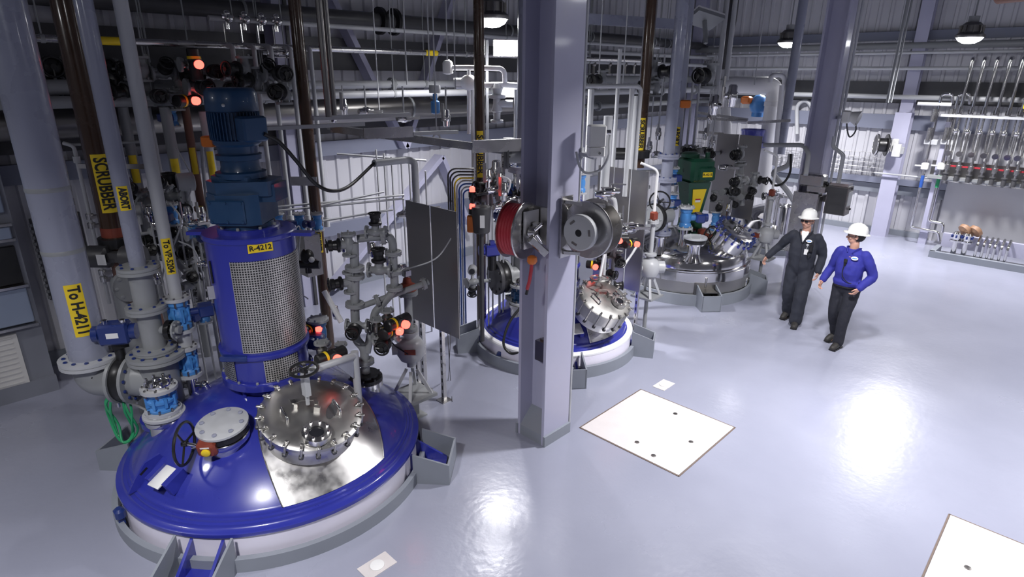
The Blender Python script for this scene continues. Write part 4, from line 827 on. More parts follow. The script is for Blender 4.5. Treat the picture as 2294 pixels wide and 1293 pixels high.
p, a, r = on_dome(prof2, R2, 1166, 690); blue_valve((p.x, p.y), p.z+.09, p.z+.34, .15, 'blue sight glass fitting on the middle dome left of the lilac column', body='motor blue'); m = MB(); m.lathe([(.12, 0), (.12, .04), (.08, .05), (.06, .08), (0, .09)], M.Translation((p.x, p.y, p.z+.355)), 24); solo('polished_cap', m, 'bright stainless', 'polished cap on the blue sight glass of the middle dome', 'cap'); m = MB(); m.lathe([(.14, -.1), (.14, .02), (.165, .03), (.165, .07)], M.Translation(p), 28); solo('nozzle_clamp', m, 'brushed stainless', 'polished nozzle ring on the middle dome under its blue sight glass', 'nozzle')
cable('black_hose', [P(1165, 690, hd=7.6), P(1140, 725, hd=7.45), P(1128, 770, hd=7.35), P(1145, 792, hd=7.3), P(1172, 785, hd=7.25)], .018, 'black rubber', 'black hose looping down the left of the middle dome', 'hose')
# ================================================================ hose reels on the column
def reel(label, c, axis, R, wid, hose, motor=True):
    """axis points to the side that shows its disc"""
    axis = V(axis).normalized(); X = zmat(c, axis, V((0, 0, 1))); t = thing('hose_reel', label, 'hose reel', c)
    m = MB(); m.lathe([(R*.3, wid/2-.004), (R*.97, wid/2), (R, wid/2-.008), (R, wid/2-.014), (R*.3, wid/2-.012)], X, 44, cap=False)
    m.lathe([(0, wid/2-.006), (R*.3, wid/2-.004)], X, 30); build('front_disc', m, 'stainless', t)
    m = MB(); m.lathe([(R*.3, -wid/2+.012), (R, -wid/2+.014), (R, -wid/2+.008), (R*.97, -wid/2), (0, -wid/2+.004)], X, 44); build('back_disc', m, 'stainless', t)
    m = MB(); m.lathe([(R*.55, -wid/2+.01), (R*.55, wid/2-.01)], X, 32); build('drum', m, 'dull stainless', t)
    if hose:
        m = MB(); k = int((wid-.03)/.03)
        for i in range(k):
            for rr in (R*.84, R*.72): m.torus(rr, .017, X @ M.Translation((0, 0, -wid/2+.026+i*.03)), 36, 6)
        build('hose', m, hose, t)
    return t, X
c1_ = P(1160, 515, hd=5.62); r1, RX = reel('stainless hose reel with red hose on the left side of the middle column', c1_, V((.25, -1, 0)), .275, .19, 'red hose')
m = MB(); pw = c1_+V((.03, -.125, .0)); m.box((4.12, pw.y, c1_.z+.02), (.20, .012, .36)); m.box((4.215, pw.y+.08, c1_.z+.02), (.012, .17, .36)); m.box((4.25, 3.80, c1_.z+.04), (.03, .34, .36)); build('mounting_plate', m, 'brushed stainless', r1)
m = MB(); m.cyl(pw, pw+V((.02, -.06, 0)), .05, n=16); m.cyl(pw+V((.0, -.03, 0)), pw+V((.06, -.09, .08)), .022); m.box(pw+V((.05, -.05, .06)), (.06, .06, .05)); m.cyl(pw+V((.03, -.05, -.02)), pw+V((.12, -.05, -.12)), .02); build('swivel_joint', m, 'bright stainless', r1)
m = MB(); pd = P(1205, 552, hd=5.5); m.box((0, 0, 0), (.06, .07, .24), zmat(pd, (fw*.2+S*.5-V((0, 0, .45)))), bev=.008); build('outlet_arm', m, 'stainless', r1)
m = MB(); po = P(1192, 583, hd=5.45); m.lathe([(.035, -.035), (.05, -.01), (.045, .03), (.02, .045)], M.Translation(po), 18); build('hose_stop', m, 'orange', r1, 'orange ball stop'); m = MB(); m.sweep(spline([po, P(1190, 605, hd=5.45), P(1186, 630, hd=5.45), P(1181, 648, hd=5.46)], 6), .017, 8); build('hose_end', m, 'red hose', r1); m = MB(); m.cyl(P(1184, 638, hd=5.46), P(1179, 660, hd=5.46), .014, n=8); build('nozzle', m, 'black', r1)
c2_ = P(1326, 512, hd=5.62); r2, RX2 = reel('stainless hose reel with round perforated hub on the right face of the middle column', c2_, V((-1, -.10, 0)), .275, .20, None)
m = MB(); m.lathe([(.12, .09), (.12, .16), (.165, .165), (.17, .175), (.17, .225), (.16, .235), (.05, .238), (.035, .238), (.035, .22), (0, .22)], RX2, 36); hb = build('hub_cover', m, 'light grey pipe', r2); m = MB(); m.lathe([(.034, .239), (0, .24)], RX2, 20); build('hub_hole', m, 'black', hb)
m = MB()
for k in range(3): a = 1.2+k*2.09; m = MB(); m.box((0, .115, .238), (.06, .022, .004), RX2 @ rotz(a)); build('vent_slot', m, 'dull stainless', hb)
m = MB()
for dz in (.25, -.25): m.sweep([V((4.42, 3.58, c2_.z+dz)), c2_+V((-.06, -.0, dz*.95)), c2_+V((.05, -.1, dz*.9))], 0, sq=(.05, .03))
m.box((4.44, 3.585, c2_.z), (.16, .02, .60)); build('bracket', m, 'stainless', r2)
# intercom box
ib = P(1336, 312, hd=5.75); t = thing('control_box', 'small white box on a bracket arm at the right of the middle column', 'box', ib); Y = zmat(ib, (0, 0, 1), -fh*.9+S*.1)
m = MB(); m.box((0, 0, .03), (.12, .16, .20), Y, bev=.012); m.box((0, 0, -.11), (.13, .15, .10), Y, bev=.012); build('housing', m, 'cream box', t); m = MB(); m.cyl(Y @ V((0, .09, .06)), Y @ V((0, .13, .06)), .025, n=12); m.cyl(Y @ V((.066, .02, -.12)), Y @ V((.072, .02, -.12)), .012); build('gland', m, 'bright stainless', t)
m = MB(); b0_ = V((4.66, 3.62, zat((4.66, 3.62), 342))); b1_ = V((ib.x, ib.y, ib.z-.17)); m.sweep([b0_, b1_], 0, sq=(.06, .03)); m.box(b0_, (.04, .06, .1)); build('bracket_arm', m, 'light grey pipe', t)
m = MB(); m.sweep(spline([Y @ V((0, .13, .06)), P(1364, 320, hd=5.75), P(1362, 352, hd=5.75), P(1345, 380, hd=5.75), P(1315, 388, hd=5.72), P(1298, 372, hd=5.72), P(1291, 340, hd=5.72)], 8), .012, 8); build('cable_loop', m, 'light grey pipe', t)
run('column_conduit', 'thin conduit running down the right edge of the middle column', [V((4.665, 3.62, ZC)), V((4.665, 3.62, .06))], .016, 'light grey pipe', cat='conduit')
# ================================================================ stainless reactor with green drive
R3 = (10.15, 5.27)
prof3 = [(1.10, .575), (1.13, .58), (1.13, .60), (1.09, .61), (1.085, .66), (1.06, .76), (1.0, .84), (.90, .90)]+cap_prof(.85, .92, 1.10, 10)
v3 = vessel('reactor_vessel', 'polished stainless domed reactor with green drive', R3, prof3, 'bright stainless', [(1.10, .58), (1.135, .58), (1.135, .2), (1.10, .18)], (1.20, .20), [angz(1583, 690, R3, 0), angz(1712, 655, R3, 0)], 'skirt steel', 'dull stainless', pk=(.32, .26, .28))
m = MB(); m.lathe([(1.13, .40), (1.142, .41), (1.142, .57), (1.13, .58)], M.Translation((*R3, 0)), 80, cap=False); build('top_band', m, 'bright stainless', v3)
p = cyl_hit(1583, 645, R3, 1.15); a = math.atan2(p.y-R3[1], p.x-R3[0]); X = M.Translation((*R3, 0)) @ rotz(a)
m = MB(); m.box((1.24, 0, .30), (.24, .26, .02), X); m.box((1.24, .13, .25), (.24, .02, .12), X); m.box((1.24, -.13, .25), (.24, .02, .12), X); m.box((1.14, 0, .28), (.02, .42, .26), X); build('support_bracket', m, 'dull stainless', v3)
m = MB(); m.cyl(X @ V((1.15, -.02, .33)), X @ V((1.15, -.02, .50)), .018, n=8); build('vent_pipe', m, 'stainless', v3)
pz = cyl_hit(1672, 632, R3, 1.14); no = V((pz.x-R3[0], pz.y-R3[1], 0)).normalized(); m = MB(); m.box((0, 0, 0), (.004, .10, .13), zmat(pz, (0, 0, 1), no)); build('white_sticker', m, 'white', v3); m = MB(); m.box((0, 0, .0), (.003, .02, .09), zmat(pz+no*.003, (0, 0, 1), no)); m.box((0, -.03, .02), (.003, .05, .016), zmat(pz+no*.003, (0, 0, 1), no)); build('sticker_mark', m, 'actuator blue', v3.children[-1])
pz = cyl_hit(1675, 605, R3, 1.145); no = V((pz.x-R3[0], pz.y-R3[1], 0)).normalized(); m = MB(); m.box((0, 0, 0), (.004, .12, .12), zmat(pz, (0, 0, 1), no)); build('name_plate', m, 'dull stainless', v3)
def nozzle3(px, py, r, h, label, ring=None):
    p, a, rr = on_dome(prof3, R3, px, py); t = thing('vessel_nozzle', label, 'nozzle', p)
    m = MB(); m.lathe([(r*1.5, -.06), (r*1.1, .03), (r, .08), (r, h-.03), (r*1.6, h-.028), (r*1.65, h)], M.Translation(p), 24, cap=False); m.lathe([(r*1.65, h), (0, h)], M.Translation(p), 24); build('neck', m, 'bright stainless', t); return V((p.x, p.y, p.z+h)), t
q, t = nozzle3(1553, 577, .10, .26, 'polished nozzle with grey disc at the front of the stainless dome')
m = MB(); m.lathe([(.17, .0), (.175, .01), (.175, .06), (.17, .07)], M.Translation(q), 24); build('wafer_body', m, 'black', t); m = MB(); m.lathe([(.19, .07), (.195, .075), (.195, .10), (.19, .105)], M.Translation(q), 30); bolts(m, M.Translation(q), .15, 6, .105, .02, .008); build('blind_disc', m, 'light grey pipe', t, 'grey blind disc')
q, t = nozzle3(1530, 545, .07, .30, 'polished nozzle carrying the blue valve left of the green drive'); valve('bb', q+V((0, 0, .16)), (0, 0, 1), S, 'bright blue valve left of the green drive on the stainless dome', 'blue valves on the stainless reactor', 1.4)
q, t = nozzle3(1597, 540, .07, .30, 'polished nozzle right of the green drive'); valve('bb', q+V((0, 0, .16)), (0, 0, 1), S, 'bright blue valve right of the green drive on the stainless dome', 'blue valves on the stainless reactor', 1.1)
q, t = nozzle3(1478, 560, .08, .26, 'polished nozzle under the tall grey flanged riser of the stainless reactor')
rx = q; zt_ = lambda py: zat(rx, py)
run('riser_pipe', 'tall lilac grey riser pipe with flanges left of the green drive', [V((rx.x, rx.y, rx.z)), V((rx.x, rx.y, ZC))], .10, 'lilac pipe', flanges=[(0, (zt_(350)-rx.z)/(ZC-rx.z)), (0, (zt_(402)-rx.z)/(ZC-rx.z)), (0, (zt_(455)-rx.z)/(ZC-rx.z)), (0, (zt_(520)-rx.z)/(ZC-rx.z))], fr=1.75)
ed = P(1465, 488, hd=hdof(rx)-.25); t = thing('end_disc', 'black rimmed grey disc on the side of the tall riser at the stainless reactor', 'flange', ed); Y = zmat(ed, -S*.8-fh*.6); m = MB(); m.lathe([(.24, -.05), (.245, -.04), (.245, .0), (.24, .01)], Y, 28); build('wafer_body', m, 'black', t); m = MB(); m.lathe([(.215, .012), (.22, .03), (.215, .04), (0, .04)], Y, 28); bolts(m, Y, .18, 8, .04, .016, .006); build('disc', m, 'grey pipe', t); m = MB(); m.cyl(ed, ed+(S*.8+fh*.6)*.4, .13, n=18); build('branch', m, 'grey pipe', t)
hw_ = P(1478, 452, hd=hdof(rx)-.3); t = thing('handwheel_operator', 'black handwheel in front of the tall riser at the stainless reactor', 'handwheel', hw_); handwheel(t, hw_, -S*.5-fh, .17, .014); m = MB(); m.cyl(hw_, hw_+(S*.5+fh)*.3, .02, n=8); build('shaft', m, 'dark grey', t)
hw_ = P(1593, 528, hd=10.5); t = thing('handwheel_operator', 'black handwheel beside the grey disc at the front of the stainless dome', 'handwheel', hw_); handwheel(t, hw_, S*.5-fh, .17, .014); m = MB(); m.cyl(hw_, hw_-(S*.5-fh)*.2, .02, n=8); m.box(hw_-(S*.5-fh)*.2-V((0, 0, .0)), (.12, .12, .14)); build('gear_box', m, 'rust red', t)
valve('bb', P(1507, 395, hd=10.6), (0, 0, 1), -fh, 'blue valve high between the tall riser and the green drive', 'blue valves on the stainless reactor', 1.1)
valve('bb', P(1507, 450, hd=10.6), (0, 0, 1), -fh, 'blue valve low between the tall riser and the green drive', 'blue valves on the stainless reactor', 1.0)
# green drive
D3 = thing('agitator_drive', 'dark green agitator drive with yellow warning plate on the stainless reactor', 'agitator', (*R3, 1.1)); gx = M.Translation((*R3, 0)) @ M.Rotation(math.atan2(-fh.y, -fh.x)+.25, 4, 'Z')
zg = lambda py: zat((*R3, 1), py)
m = MB(); m.lathe([(.12, 1.05), (.12, zg(520)), (.17, zg(518)), (.17, zg(508)), (.12, zg(505))], M.Translation((*R3, 0)), 24); build('shaft_housing', m, 'bright stainless', D3)
def frustum(m, z0, z1, a0, b0, a1, b1): m.add([(x*a, y*b, z) for z, a, b in ((z0, a0, b0), (z1, a1, b1)) for x, y in ((-1, -1), (1, -1), (1, 1), (-1, 1))], [(3, 2, 1, 0), (4, 5, 6, 7), (0, 1, 5, 4), (1, 2, 6, 5), (2, 3, 7, 6), (3, 0, 4, 7)], gx)
m = MB(); frustum(m, zg(518), zg(490), .17, .17, .15, .15); frustum(m, zg(490), zg(405), .13, .12, .20, .22); build('gear_frame', m, 'green motor', D3)
m = MB(); m.box((0, 0, (zg(405)+zg(352))/2), (.56, .46, zg(352)-zg(405)), gx, bev=.05)
for k in range(9): m.box((-.28, -.18+k*.045, (zg(405)+zg(352))/2), (.06, .012, .3), gx)
build('motor', m, 'green motor', D3); m = MB(); m.box((.20, .06, zg(385)), (.22, .34, .26), gx, bev=.03); build('terminal_box', m, 'green motor', D3)
m = MB(); m.lathe([(.16, 0), (.16, .06), (.10, .09), (0, .09)], gx @ M.Translation((-.05, -.1, zg(352))), 20); m.cyl(gx @ V((.1, .15, zg(352))), gx @ V((.1, .15, zg(340))), .04); build('motor_cap', m, 'green motor', D3)
zc_ = zg(386); m = MB(); m.box((.313, .06, zc_), (.004, .19, .085), gx); tg3 = build('vessel_tag', m, 'yellow', D3, 'yellow vessel tag'); m = text_mb('R-4215', .06, .001); Y = gx @ M.Translation((.317, .06, zc_)) @ M.Rotation(math.pi/2, 4, 'Z') @ M.Rotation(math.pi/2, 4, 'X'); m.v = [Y @ p for p in m.v]; build('lettering', m, 'ink', tg3)
za, zb_ = zg(472), zg(420); m = MB(); m.add([(.150, -.07, za), (.150, .08, za), (.207, .14, zb_), (.207, -.13, zb_)], [(0, 1, 2, 3)], gx); m.add([(.140, -.07, za), (.140, .08, za), (.197, .14, zb_), (.197, -.13, zb_)], [(3, 2, 1, 0)], gx); pl = build('warning_plate', m, 'yellow', D3, 'yellow warning plate'); m = MB(); zz_ = (za+zb_)/2; m.box((.184, .0, zz_), (.006, .10, .045), gx @ M.Identity(4)); build('warning_panel', m, 'white', pl); m = MB(); m.box((.188, 0, zz_+.03), (.006, .10, .022), gx); build('warning_header', m, 'red hose', pl)
# manway with blue bolts
L3 = P(1652, 517, z=1.22); a3 = math.atan2(L3.y-R3[1], L3.x-R3[0]); n3 = V((math.cos(a3)*.55, math.sin(a3)*.55, .9)); t, MX3 = manway(R3, L3, n3, .36, 'stainless manway ringed with blue bolts on the stainless reactor', zneck=.36, clamps=18, mat='bright stainless', clampm=('actuator blue', 'vessel blue'), handles=False, sight=(.02, .02))
valve('bv', P(1632, 470, hd=10.7), (0, 0, 1), -fh, 'small bright valve above the blue bolted manway', None, 1.6)
# stand beside the stainless reactor
for px, py, hd_, lab, nm in ((1447, 690, 8.7, 'grey pyramid stand right of the middle reactor', 'tripod_stand'), (1700, 628, 11.0, 'pyramid stand at the right of the stainless reactor', 'tripod_stand')):
    q = P(px, py, hd=hd_); ft = V((q.x, q.y, 0)); t = thing(nm, lab, 'stand', ft); big = nm and px < 1500; zt1 = zat(ft, 662 if big else 578); zt0 = zat(ft, 640 if big else 556)
    m = MB(); m.cyl(at(ft, 0), at(ft, zt1-.02), .03, n=10); m.box(at(ft, .006), (.16, .16, .012)); m.box(at(ft, zt1), (.36, .36, .03)); build('pedestal', m, 'grey pipe', t)
    for i in range(4): a = math.pi/4+i*math.pi/2; m = MB(); m.sweep([at(ft, zt1)+V((.2*math.cos(a), .2*math.sin(a), 0)), at(ft, zt1+.34)+V((.05*math.cos(a), .05*math.sin(a), 0))], 0, sq=(.035, .035)); build('leg', m, 'light grey pipe', t)
    ic = at(ft, zt1+.46); t2 = thing('mixer_head', 'round grey instrument on the '+lab, 'instrument', ic)
    m = MB(); m.lathe([(.05, -.16), (.12, -.13), (.15, -.06), (.15, .05), (.11, .11), (.06, .13), (.06, .17), (.09, .18), (.09, .21), (.04, .22)], M.Translation(ic), 24); m.cyl(ic, ic-S*.2-fh*.05, .06); m.cyl(ic, ic+S*.22, .09); build('body', m, 'light grey pipe', t2)
    m = MB(); m.box(ic-S*.19-fh*.06, (.1, .1, .08)); build('name_plate', m, 'rust red', t2, 'red end plate'); m = MB(); m.cyl(ic, at(ft, zt1+1.15), .035, n=12); flg(m, upX(ft, zt1+1.15), .08, .02, 6); build('neck_pipe', m, 'light grey pipe', t2)
    m = MB(); m.box(at(ft, zt1+1.24), (.10, .10, .13), None, bev=.02); build('top_cap', m, 'rust red', t2, 'red valve head')
    m = MB(); m.pipe([at(ft, zt1+1.3), at(ft, zt1+1.9)-S*.0, at(ft, zt1+2.0)-S*.25], .02, .1); build('outlet_pipe', m, 'white', t2)
# ================================================================ fourth reactor in the far back
R4 = (14.2, 5.27)
prof4 = [(.85, .5), (.86, .52), (.80, .66), (.70, .76)]+cap_prof(.66, .78, .98, 8)
v4 = vessel('reactor_vessel', 'small polished reactor far behind between the stainless reactor and the grey column', R4, prof4, 'bright stainless', [(.84, .52), (.86, .52), (.86, 0), (.84, 0)], (.95, .12), [], 'brushed stainless')
for px, py, r, h in ((1740, 470, .18, .3), (1722, 480, .1, .4), (1760, 490, .12, .25)):
    q = P(px, py, z=1.1); m = MB(); m.lathe([(r, -.3), (r, h-.04), (r*1.4, h-.03), (r*1.4, h), (0, h+.05)], M.Translation(q), 20); bolts(m, M.Translation(q), r*1.2, 8, h, .02, .03); build('vessel_nozzle', m, 'bright stainless', v4)
valve('gv', P(1735, 440, hd=13.2), (0, 0, 1), -S, 'black handwheel valve above the small polished reactor', None, 1.2)
# ================================================================ stainless panel rack left of the stainless reactor (behind the intercom box)
qa = P(1340, 560, hd=8.9); xr = qa.x; l_, r_ = P(1340, 375, x=xr), P(1455, 390, x=xr)
panel_rack('pale stainless splash panels between the middle column and the stainless reactor', xr, r_.y, l_.y, .75, zat(P(1400, 400, x=xr), 378), [l_.y-.05, (l_.y+r_.y)/2, r_.y+.05], 3)
qb = P(1660, 480, hd=12.0); xr = qb.x; l_, r_ = P(1607, 300, x=xr), P(1710, 305, x=xr)
panel_rack('tall dark stainless splash panels behind the green drive', xr, r_.y, l_.y, P(1660, 490, x=xr).z, zat(P(1660, 400, x=xr), 303), [l_.y-.4, r_.y+.5], 2)
# valves and pipes in front of the pale panels
GR = 'grey valves right of the middle column'
hv = 8.3
run('riser_pipe', 'pale grey pipe zigzag with flanges right of the white control box', [(1345, 440, hv), (1375, 440, hv), (1378, 470, hv), (1381, 515, hv), (1395, 518, hv), (1445, 500, hv+.3)], .04, 'light grey pipe', flanges=[(0, .3), (2, .3), (2, .8), (3, .6), (4, .4)])
for i, (px, py, ax, sd) in enumerate([(1350, 435, S, (0, 0, 1)), (1372, 428, S, (0, 0, 1)), (1380, 490, (0, 0, 1), S), (1400, 515, S, (0, 0, 1)), (1425, 508, S, -fh)]):
    valve('bv', P(px, py, hd=hv-.06), ax, sd, ['first', 'second', 'third', 'fourth', 'fifth'][i]+' small bright valve along the pale zigzag pipe right of the column', GR, 1.5)
for i, (px, py, sd) in enumerate([(1395, 540, S-fh), (1340, 588, -S*.3-fh), (1382, 530, -fh)]):
    valve('av', P(px, py, hd=8.1), (0, 0, 1), sd, ['actuated valve with red lamp under the pale zigzag pipe', 'actuated valve with red lamp above the middle manway', 'dark actuated valve beside the reel rim'][i], 'red lamp valves at the middle reactor', .95)
for i, (px, py) in enumerate([(1368, 560), (1352, 610), (1385, 580), (1362, 640)]): valve('gv', P(px, py, hd=8.15), (0, 0, 1), (-S-fh, S-fh, -fh, S)[i], ['uppermost', 'second', 'third', 'lowest'][i]+' black valve in the stack above the middle manway', 'black valves above the middle manway', 1.0)
run('riser_pipe', 'slim pale pipe standing behind the middle manway', [(1381, 520, 8.15), (1368, 650, 8.1)], .03, 'light grey pipe')
run('sloping_pipe', 'thin pale pipe sloping from the red valve head towards the middle manway', [(1445, 500, 8.6), (1425, 555, 8.4), (1395, 600, 8.2)], .018, 'light grey pipe')
p = P(1375, 655, hd=8.0); m = MB(); m.cyl(V((p.x, p.y, .75)), p, .05, n=14); solo('vessel_nozzle', m, 'light grey pipe', 'pale nozzle pipe behind the middle manway', 'nozzle')
valve('gv', P(1660, 345, hd=11.3), (0, 0, 1), -S-fh, 'grey valve in front of the tall dark panels', None, 1.3); valve('bv', P(1625, 375, hd=11.3), S, -fh, 'small white topped valve right of the green motor', None, 1.8)
run('flanged_pipe', 'pale flanged pipe in front of the tall dark panels', [(1635, 345, 11.3), (1658, 345, 11.3), (1662, 460, 11.3)], .05, 'grey pipe', flanges=[(0, .5), (1, .2), (1, .5), (1, .8)])
run('cross_pipe', 'pale horizontal pipe right of the green drive', [(1660, 405, 11.2), (1715, 402, 11.4)], .04, 'light grey pipe', flanges=[(0, .2), (0, .7)])
for i, (px, py) in enumerate([(1655, 405), (1640, 425), (1690, 402)]): valve('gv', P(px, py, hd=11.0), (0, 0, 1), (-fh-S, -fh, -fh+S)[i], ['dark handwheel valve beside the green terminal box', 'dark valve above the blue bolted manway', 'pale valve on the horizontal pipe right of the green drive'][i], None, 1.1)
# ================================================================ white insulated pipe frame
Y0 = 13.6
a_, b_ = P(1618, 190, hd=Y0), P(1740, 178, hd=Y0)
t = thing('insulated_pipe', 'thick white insulated pipe frame under the lamp in the back right', 'pipe', a_)
m = MB(); m.pipe([V((a_.x, a_.y, .9)), V((a_.x, a_.y, a_.z)), V((b_.x, b_.y, a_.z)), V((b_.x, b_.y, 1.2))], .17, .18, n=24); build('jacket', m, 'white insulation', t)
for fz in (.15, 2.1, 3.0): m = MB(); m.lathe([(.17, -.05), (.185, -.045), (.185, .045), (.17, .05)], M.Translation((b_.x, b_.y, fz+.2)), 24, cap=False); build('jacket_band', m, 'white insulation', t)
run('insulated_pipe', 'slimmer white insulated pipe beside the thick white frame', [(1625, 225, 13.3), (1628, 330, 13.2)], .10, 'white insulation'); run('insulated_pipe', 'white pipe arched over the right end of the thick white frame', [(1725, 185, 13.3), (1727, 170, 13.3), (1757, 165, 13.3), (1760, 260, 13.3)], .05, 'white insulation', .15)
run('insulated_pipe', 'thin white drop pipe right of the thick white frame', [(1752, 190, 13.2), (1735, 370, 13.2)], .05, 'white insulation')
c = P(1700, 235, hd=13.9); t = thing('blue_strainer', 'blue pump casing with orange top inside the white pipe frame', 'pump', c); m = MB(); m.ball(c, .2, (1, 1, 1.1)); m.cyl(c-V((0, 0, .25)), c+V((0, 0, .1)), .13); build('casing', m, 'valve blue', t); m = MB(); m.box(c+V((-.2, .2, .1)), (.2, .2, .16), None, bev=.03); build('motor', m, 'orange', t)
c = P(1687, 295, hd=13.5); t = thing('blue_drum', 'bright blue tub behind the tall dark panels', 'tub', c); m = MB(); m.lathe([(.22, -.2), (.24, .0), (.25, .02), (.25, .05), (.23, .05), (.22, .0), (0, -.1)], M.Translation(c), 24); m.box(c-V((0, 0, .28)), (.5, .5, .1)); build('body', m, 'vessel blue', t)
m = MB()
for (pa, pb) in (((1560, 252), (1675, 268)), ((1560, 265), (1672, 270)), ((1565, 296), (1620, 300)), ((1675, 275), (1770, 270))): m.sweep([P(*pa, hd=12.6), P(*pb, hd=12.6)], 0, sq=(.05, .05))
solo('pipe_rack', m, 'stainless', 'light steel rails around the white pipe frame', 'rack')
# ================================================================ things on the grey column behind the men
cx, cy = 11.6, 3.72
q = P(1812, 455, hd=10.6); t = thing('steel_cabinet', 'narrow stainless cabinet on the left side of the column behind the men', 'cabinet', at(q, .9)); z1 = zat(q, 432)
m = MB(); m.box((cx-.30, cy-.05, z1-.55), (.22, .42, 1.1)); build('casing', m, 'stainless', t); m = MB(); m.box((cx-.30, cy-.27, z1-.55), (.20, .02, 1.0)); m.cyl((cx-.3, cy-.05, z1), (cx-.3, cy-.05, z1+.1), .03); build('door', m, 'dull stainless', t)
z2 = zat(q, 388); t = thing('motor_switch', 'grey stainless angled box above the narrow cabinet on the column', 'box', (cx-.3, cy, z2)); m = MB(); m.box((cx-.30, cy-.10, z2-.12), (.26, .40, .22), None, bev=.03); m.box((cx-.30, cy-.2, z2-.26), (.22, .3, .10)); build('casing', m, 'stainless', t); m = MB(); m.cyl((cx-.3, cy-.30, z2-.15), (cx-.3, cy-.34, z2-.15), .03); m.cyl((cx-.22, cy-.30, z2-.18), (cx-.22, cy-.34, z2-.18), .03); build('switch_knob', m, 'black', t)
t = thing('steel_enclosure', 'dark square stainless enclosure on the right side of the column behind the men', 'box', (cx, cy-.45, 1.5)); e0 = P(1848, 478, y=cy-.36); e1 = P(1848, 420, y=cy-.36)
m = MB(); zc2 = (e0.z+e1.z)/2; hh = e1.z-e0.z; m.box((e0.x+.13, cy-.50, zc2), (.28, .34, hh)); m.box((e0.x+.13, cy-.30, zc2), (.1, .1, .12)); build('casing', m, 'dull stainless', t)
m = MB(); m.box((e0.x+.13, cy-.675, zc2+.04), (.20, .01, hh*.5)); build('label_plate', m, 'light grey pipe', t); m = MB(); m.box((e0.x-.012, cy-.5, zc2), (.012, .30, hh*.94)); build('door', m, 'dark grey', t); m = MB(); m.box((e0.x+.13, cy-.5, e1.z+.03), (.24, .30, .05)); build('top_cover', m, 'bright stainless', t); m = MB(); m.cyl((e0.x+.2, cy-.68, zc2-.15), (e0.x+.2, cy-.70, zc2-.15), .02); m.cyl((e0.x+.1, cy-.68, zc2+.22), (e0.x+.1, cy-.70, zc2+.22), .02); build('lock', m, 'black', t)
for dx, lab in ((.0, 'left'), (.09, 'right')):
    zz1 = zat((cx+.1, cy-.45), 345); x = e0.x+.08+dx; m = MB(); m.pipe([V((x, cy-.45, e1.z)), V((x, cy-.45, zz1)), V((x+.02, cy-.25, zz1+.12)), V((x+.02, cy-.25, ZC if dx else zz1+.3))], .022, .08); solo('conduit', m, 'light grey pipe', lab+' conduit rising from the square enclosure on the column', 'conduit')
c = P(1912, 262, hd=10.3); t = thing('wall_intercom', 'pale horn speaker with looped cable on the right side of the grey column', 'speaker', c); Y = zmat(c, -fh*.6+S*.7-V((0, 0, .25))); m = MB(); m.lathe([(.06, -.16), (.07, -.05), (.12, .08), (.125, .09), (.115, .09), (.05, -.03), (0, -.03)], Y, 20); m.box(c-S*.12, (.10, .12, .2), None, bev=.02); build('horn', m, 'cream box', t)
m = MB(); m.sweep(spline([c+V((0, 0, .05))-S*.1, c-V((0, 0, .15))-S*.08, c-V((0, 0, .32)), c-V((0, 0, .2))+S*.08, c], 8), .012, 6); build('cable_loop', m, 'dark grey', t); m = MB(); m.sweep([c-S*.14, V((cx+.1, cy-.19, c.z-.05))], 0, sq=(.05, .05)); build('bracket', m, 'light grey pipe', t)
run('column_conduit', 'thin conduit on the right edge of the grey column behind the men', [V((cx+.24, cy-.22, ZC)), V((cx+.24, cy-.22, .2))], .022, 'light grey pipe', cat='conduit')
# hose across from column to rack
cable('grey_hose', [P(1790, 470, hd=11.5), P(1765, 430, hd=11.5), P(1740, 400, hd=11.6), P(1735, 385, hd=11.6), P(1765, 370, hd=11.5), P(1772, 345, hd=11.5)], .05, 'light grey pipe', 'thick pale hose curling between the panels and the grey column', 'hose')
cable('black_cable', [P(1772, 345, hd=11.4), P(1770, 385, hd=11.4), P(1755, 410, hd=11.4), P(1735, 415, hd=11.4), P(1722, 400, hd=11.4)], .022, 'black rubber', 'black cable looping left of the grey column')
run('cable_gantry', 'pale cable arm reaching from the grey column to the panels', [(1712, 325, 11.6), (1800, 325, 11.0), (1812, 345, 10.7), (1805, 392, 10.5)], .04, 'light grey pipe', .2, cat='conduit')
# ================================================================ right wall: pipes, manifold, gear
x1 = 17.05
def wallpipe(py, px, r, mat, label, x=x1, y0=-2.5, y1=9.3, name='wall_pipe', group='pipes along the right wall'):
    z = P(px, py, x=x).z; m = MB(); m.cyl((x, y0, z), (x, y1, z), r, n=14); t = thing(name, label, 'pipe', (x, (y0+y1)/2, z), group); build('pipe_run', m, mat, t)
    for k in range(4): y = y0+1+(y1-y0-2)*k/3; m = MB(); m.box((x+.15, y, z-.02), (.42, .05, .04)); m.cyl((x, y, z), (x, y, z+.01), r*1.2); build('bracket', m, 'grey pipe', t)
    return z
wallpipe(103, 2000, .075, 'grey pipe', 'thick grey pipe along the right wall just under the lilac girt', 17.2); wallpipe(118, 2040, .035, 'light grey pipe', 'upper slim steel pipe along the right wall'); zm2 = wallpipe(153, 2040, .04, 'light grey pipe', 'second slim steel pipe along the right wall'); zm3 = wallpipe(217, 2000, .055, 'light grey pipe', 'pale pipe along the right wall at the top of the manifold')
y_l = P(2010, 410, x=17.0).y; wallpipe(399, 2080, .02, 'light grey pipe', 'thin rail pipe below the manifold on the right wall', 16.95, -2.5, P(1960, 390, x=17).y, 'rail_pipe')
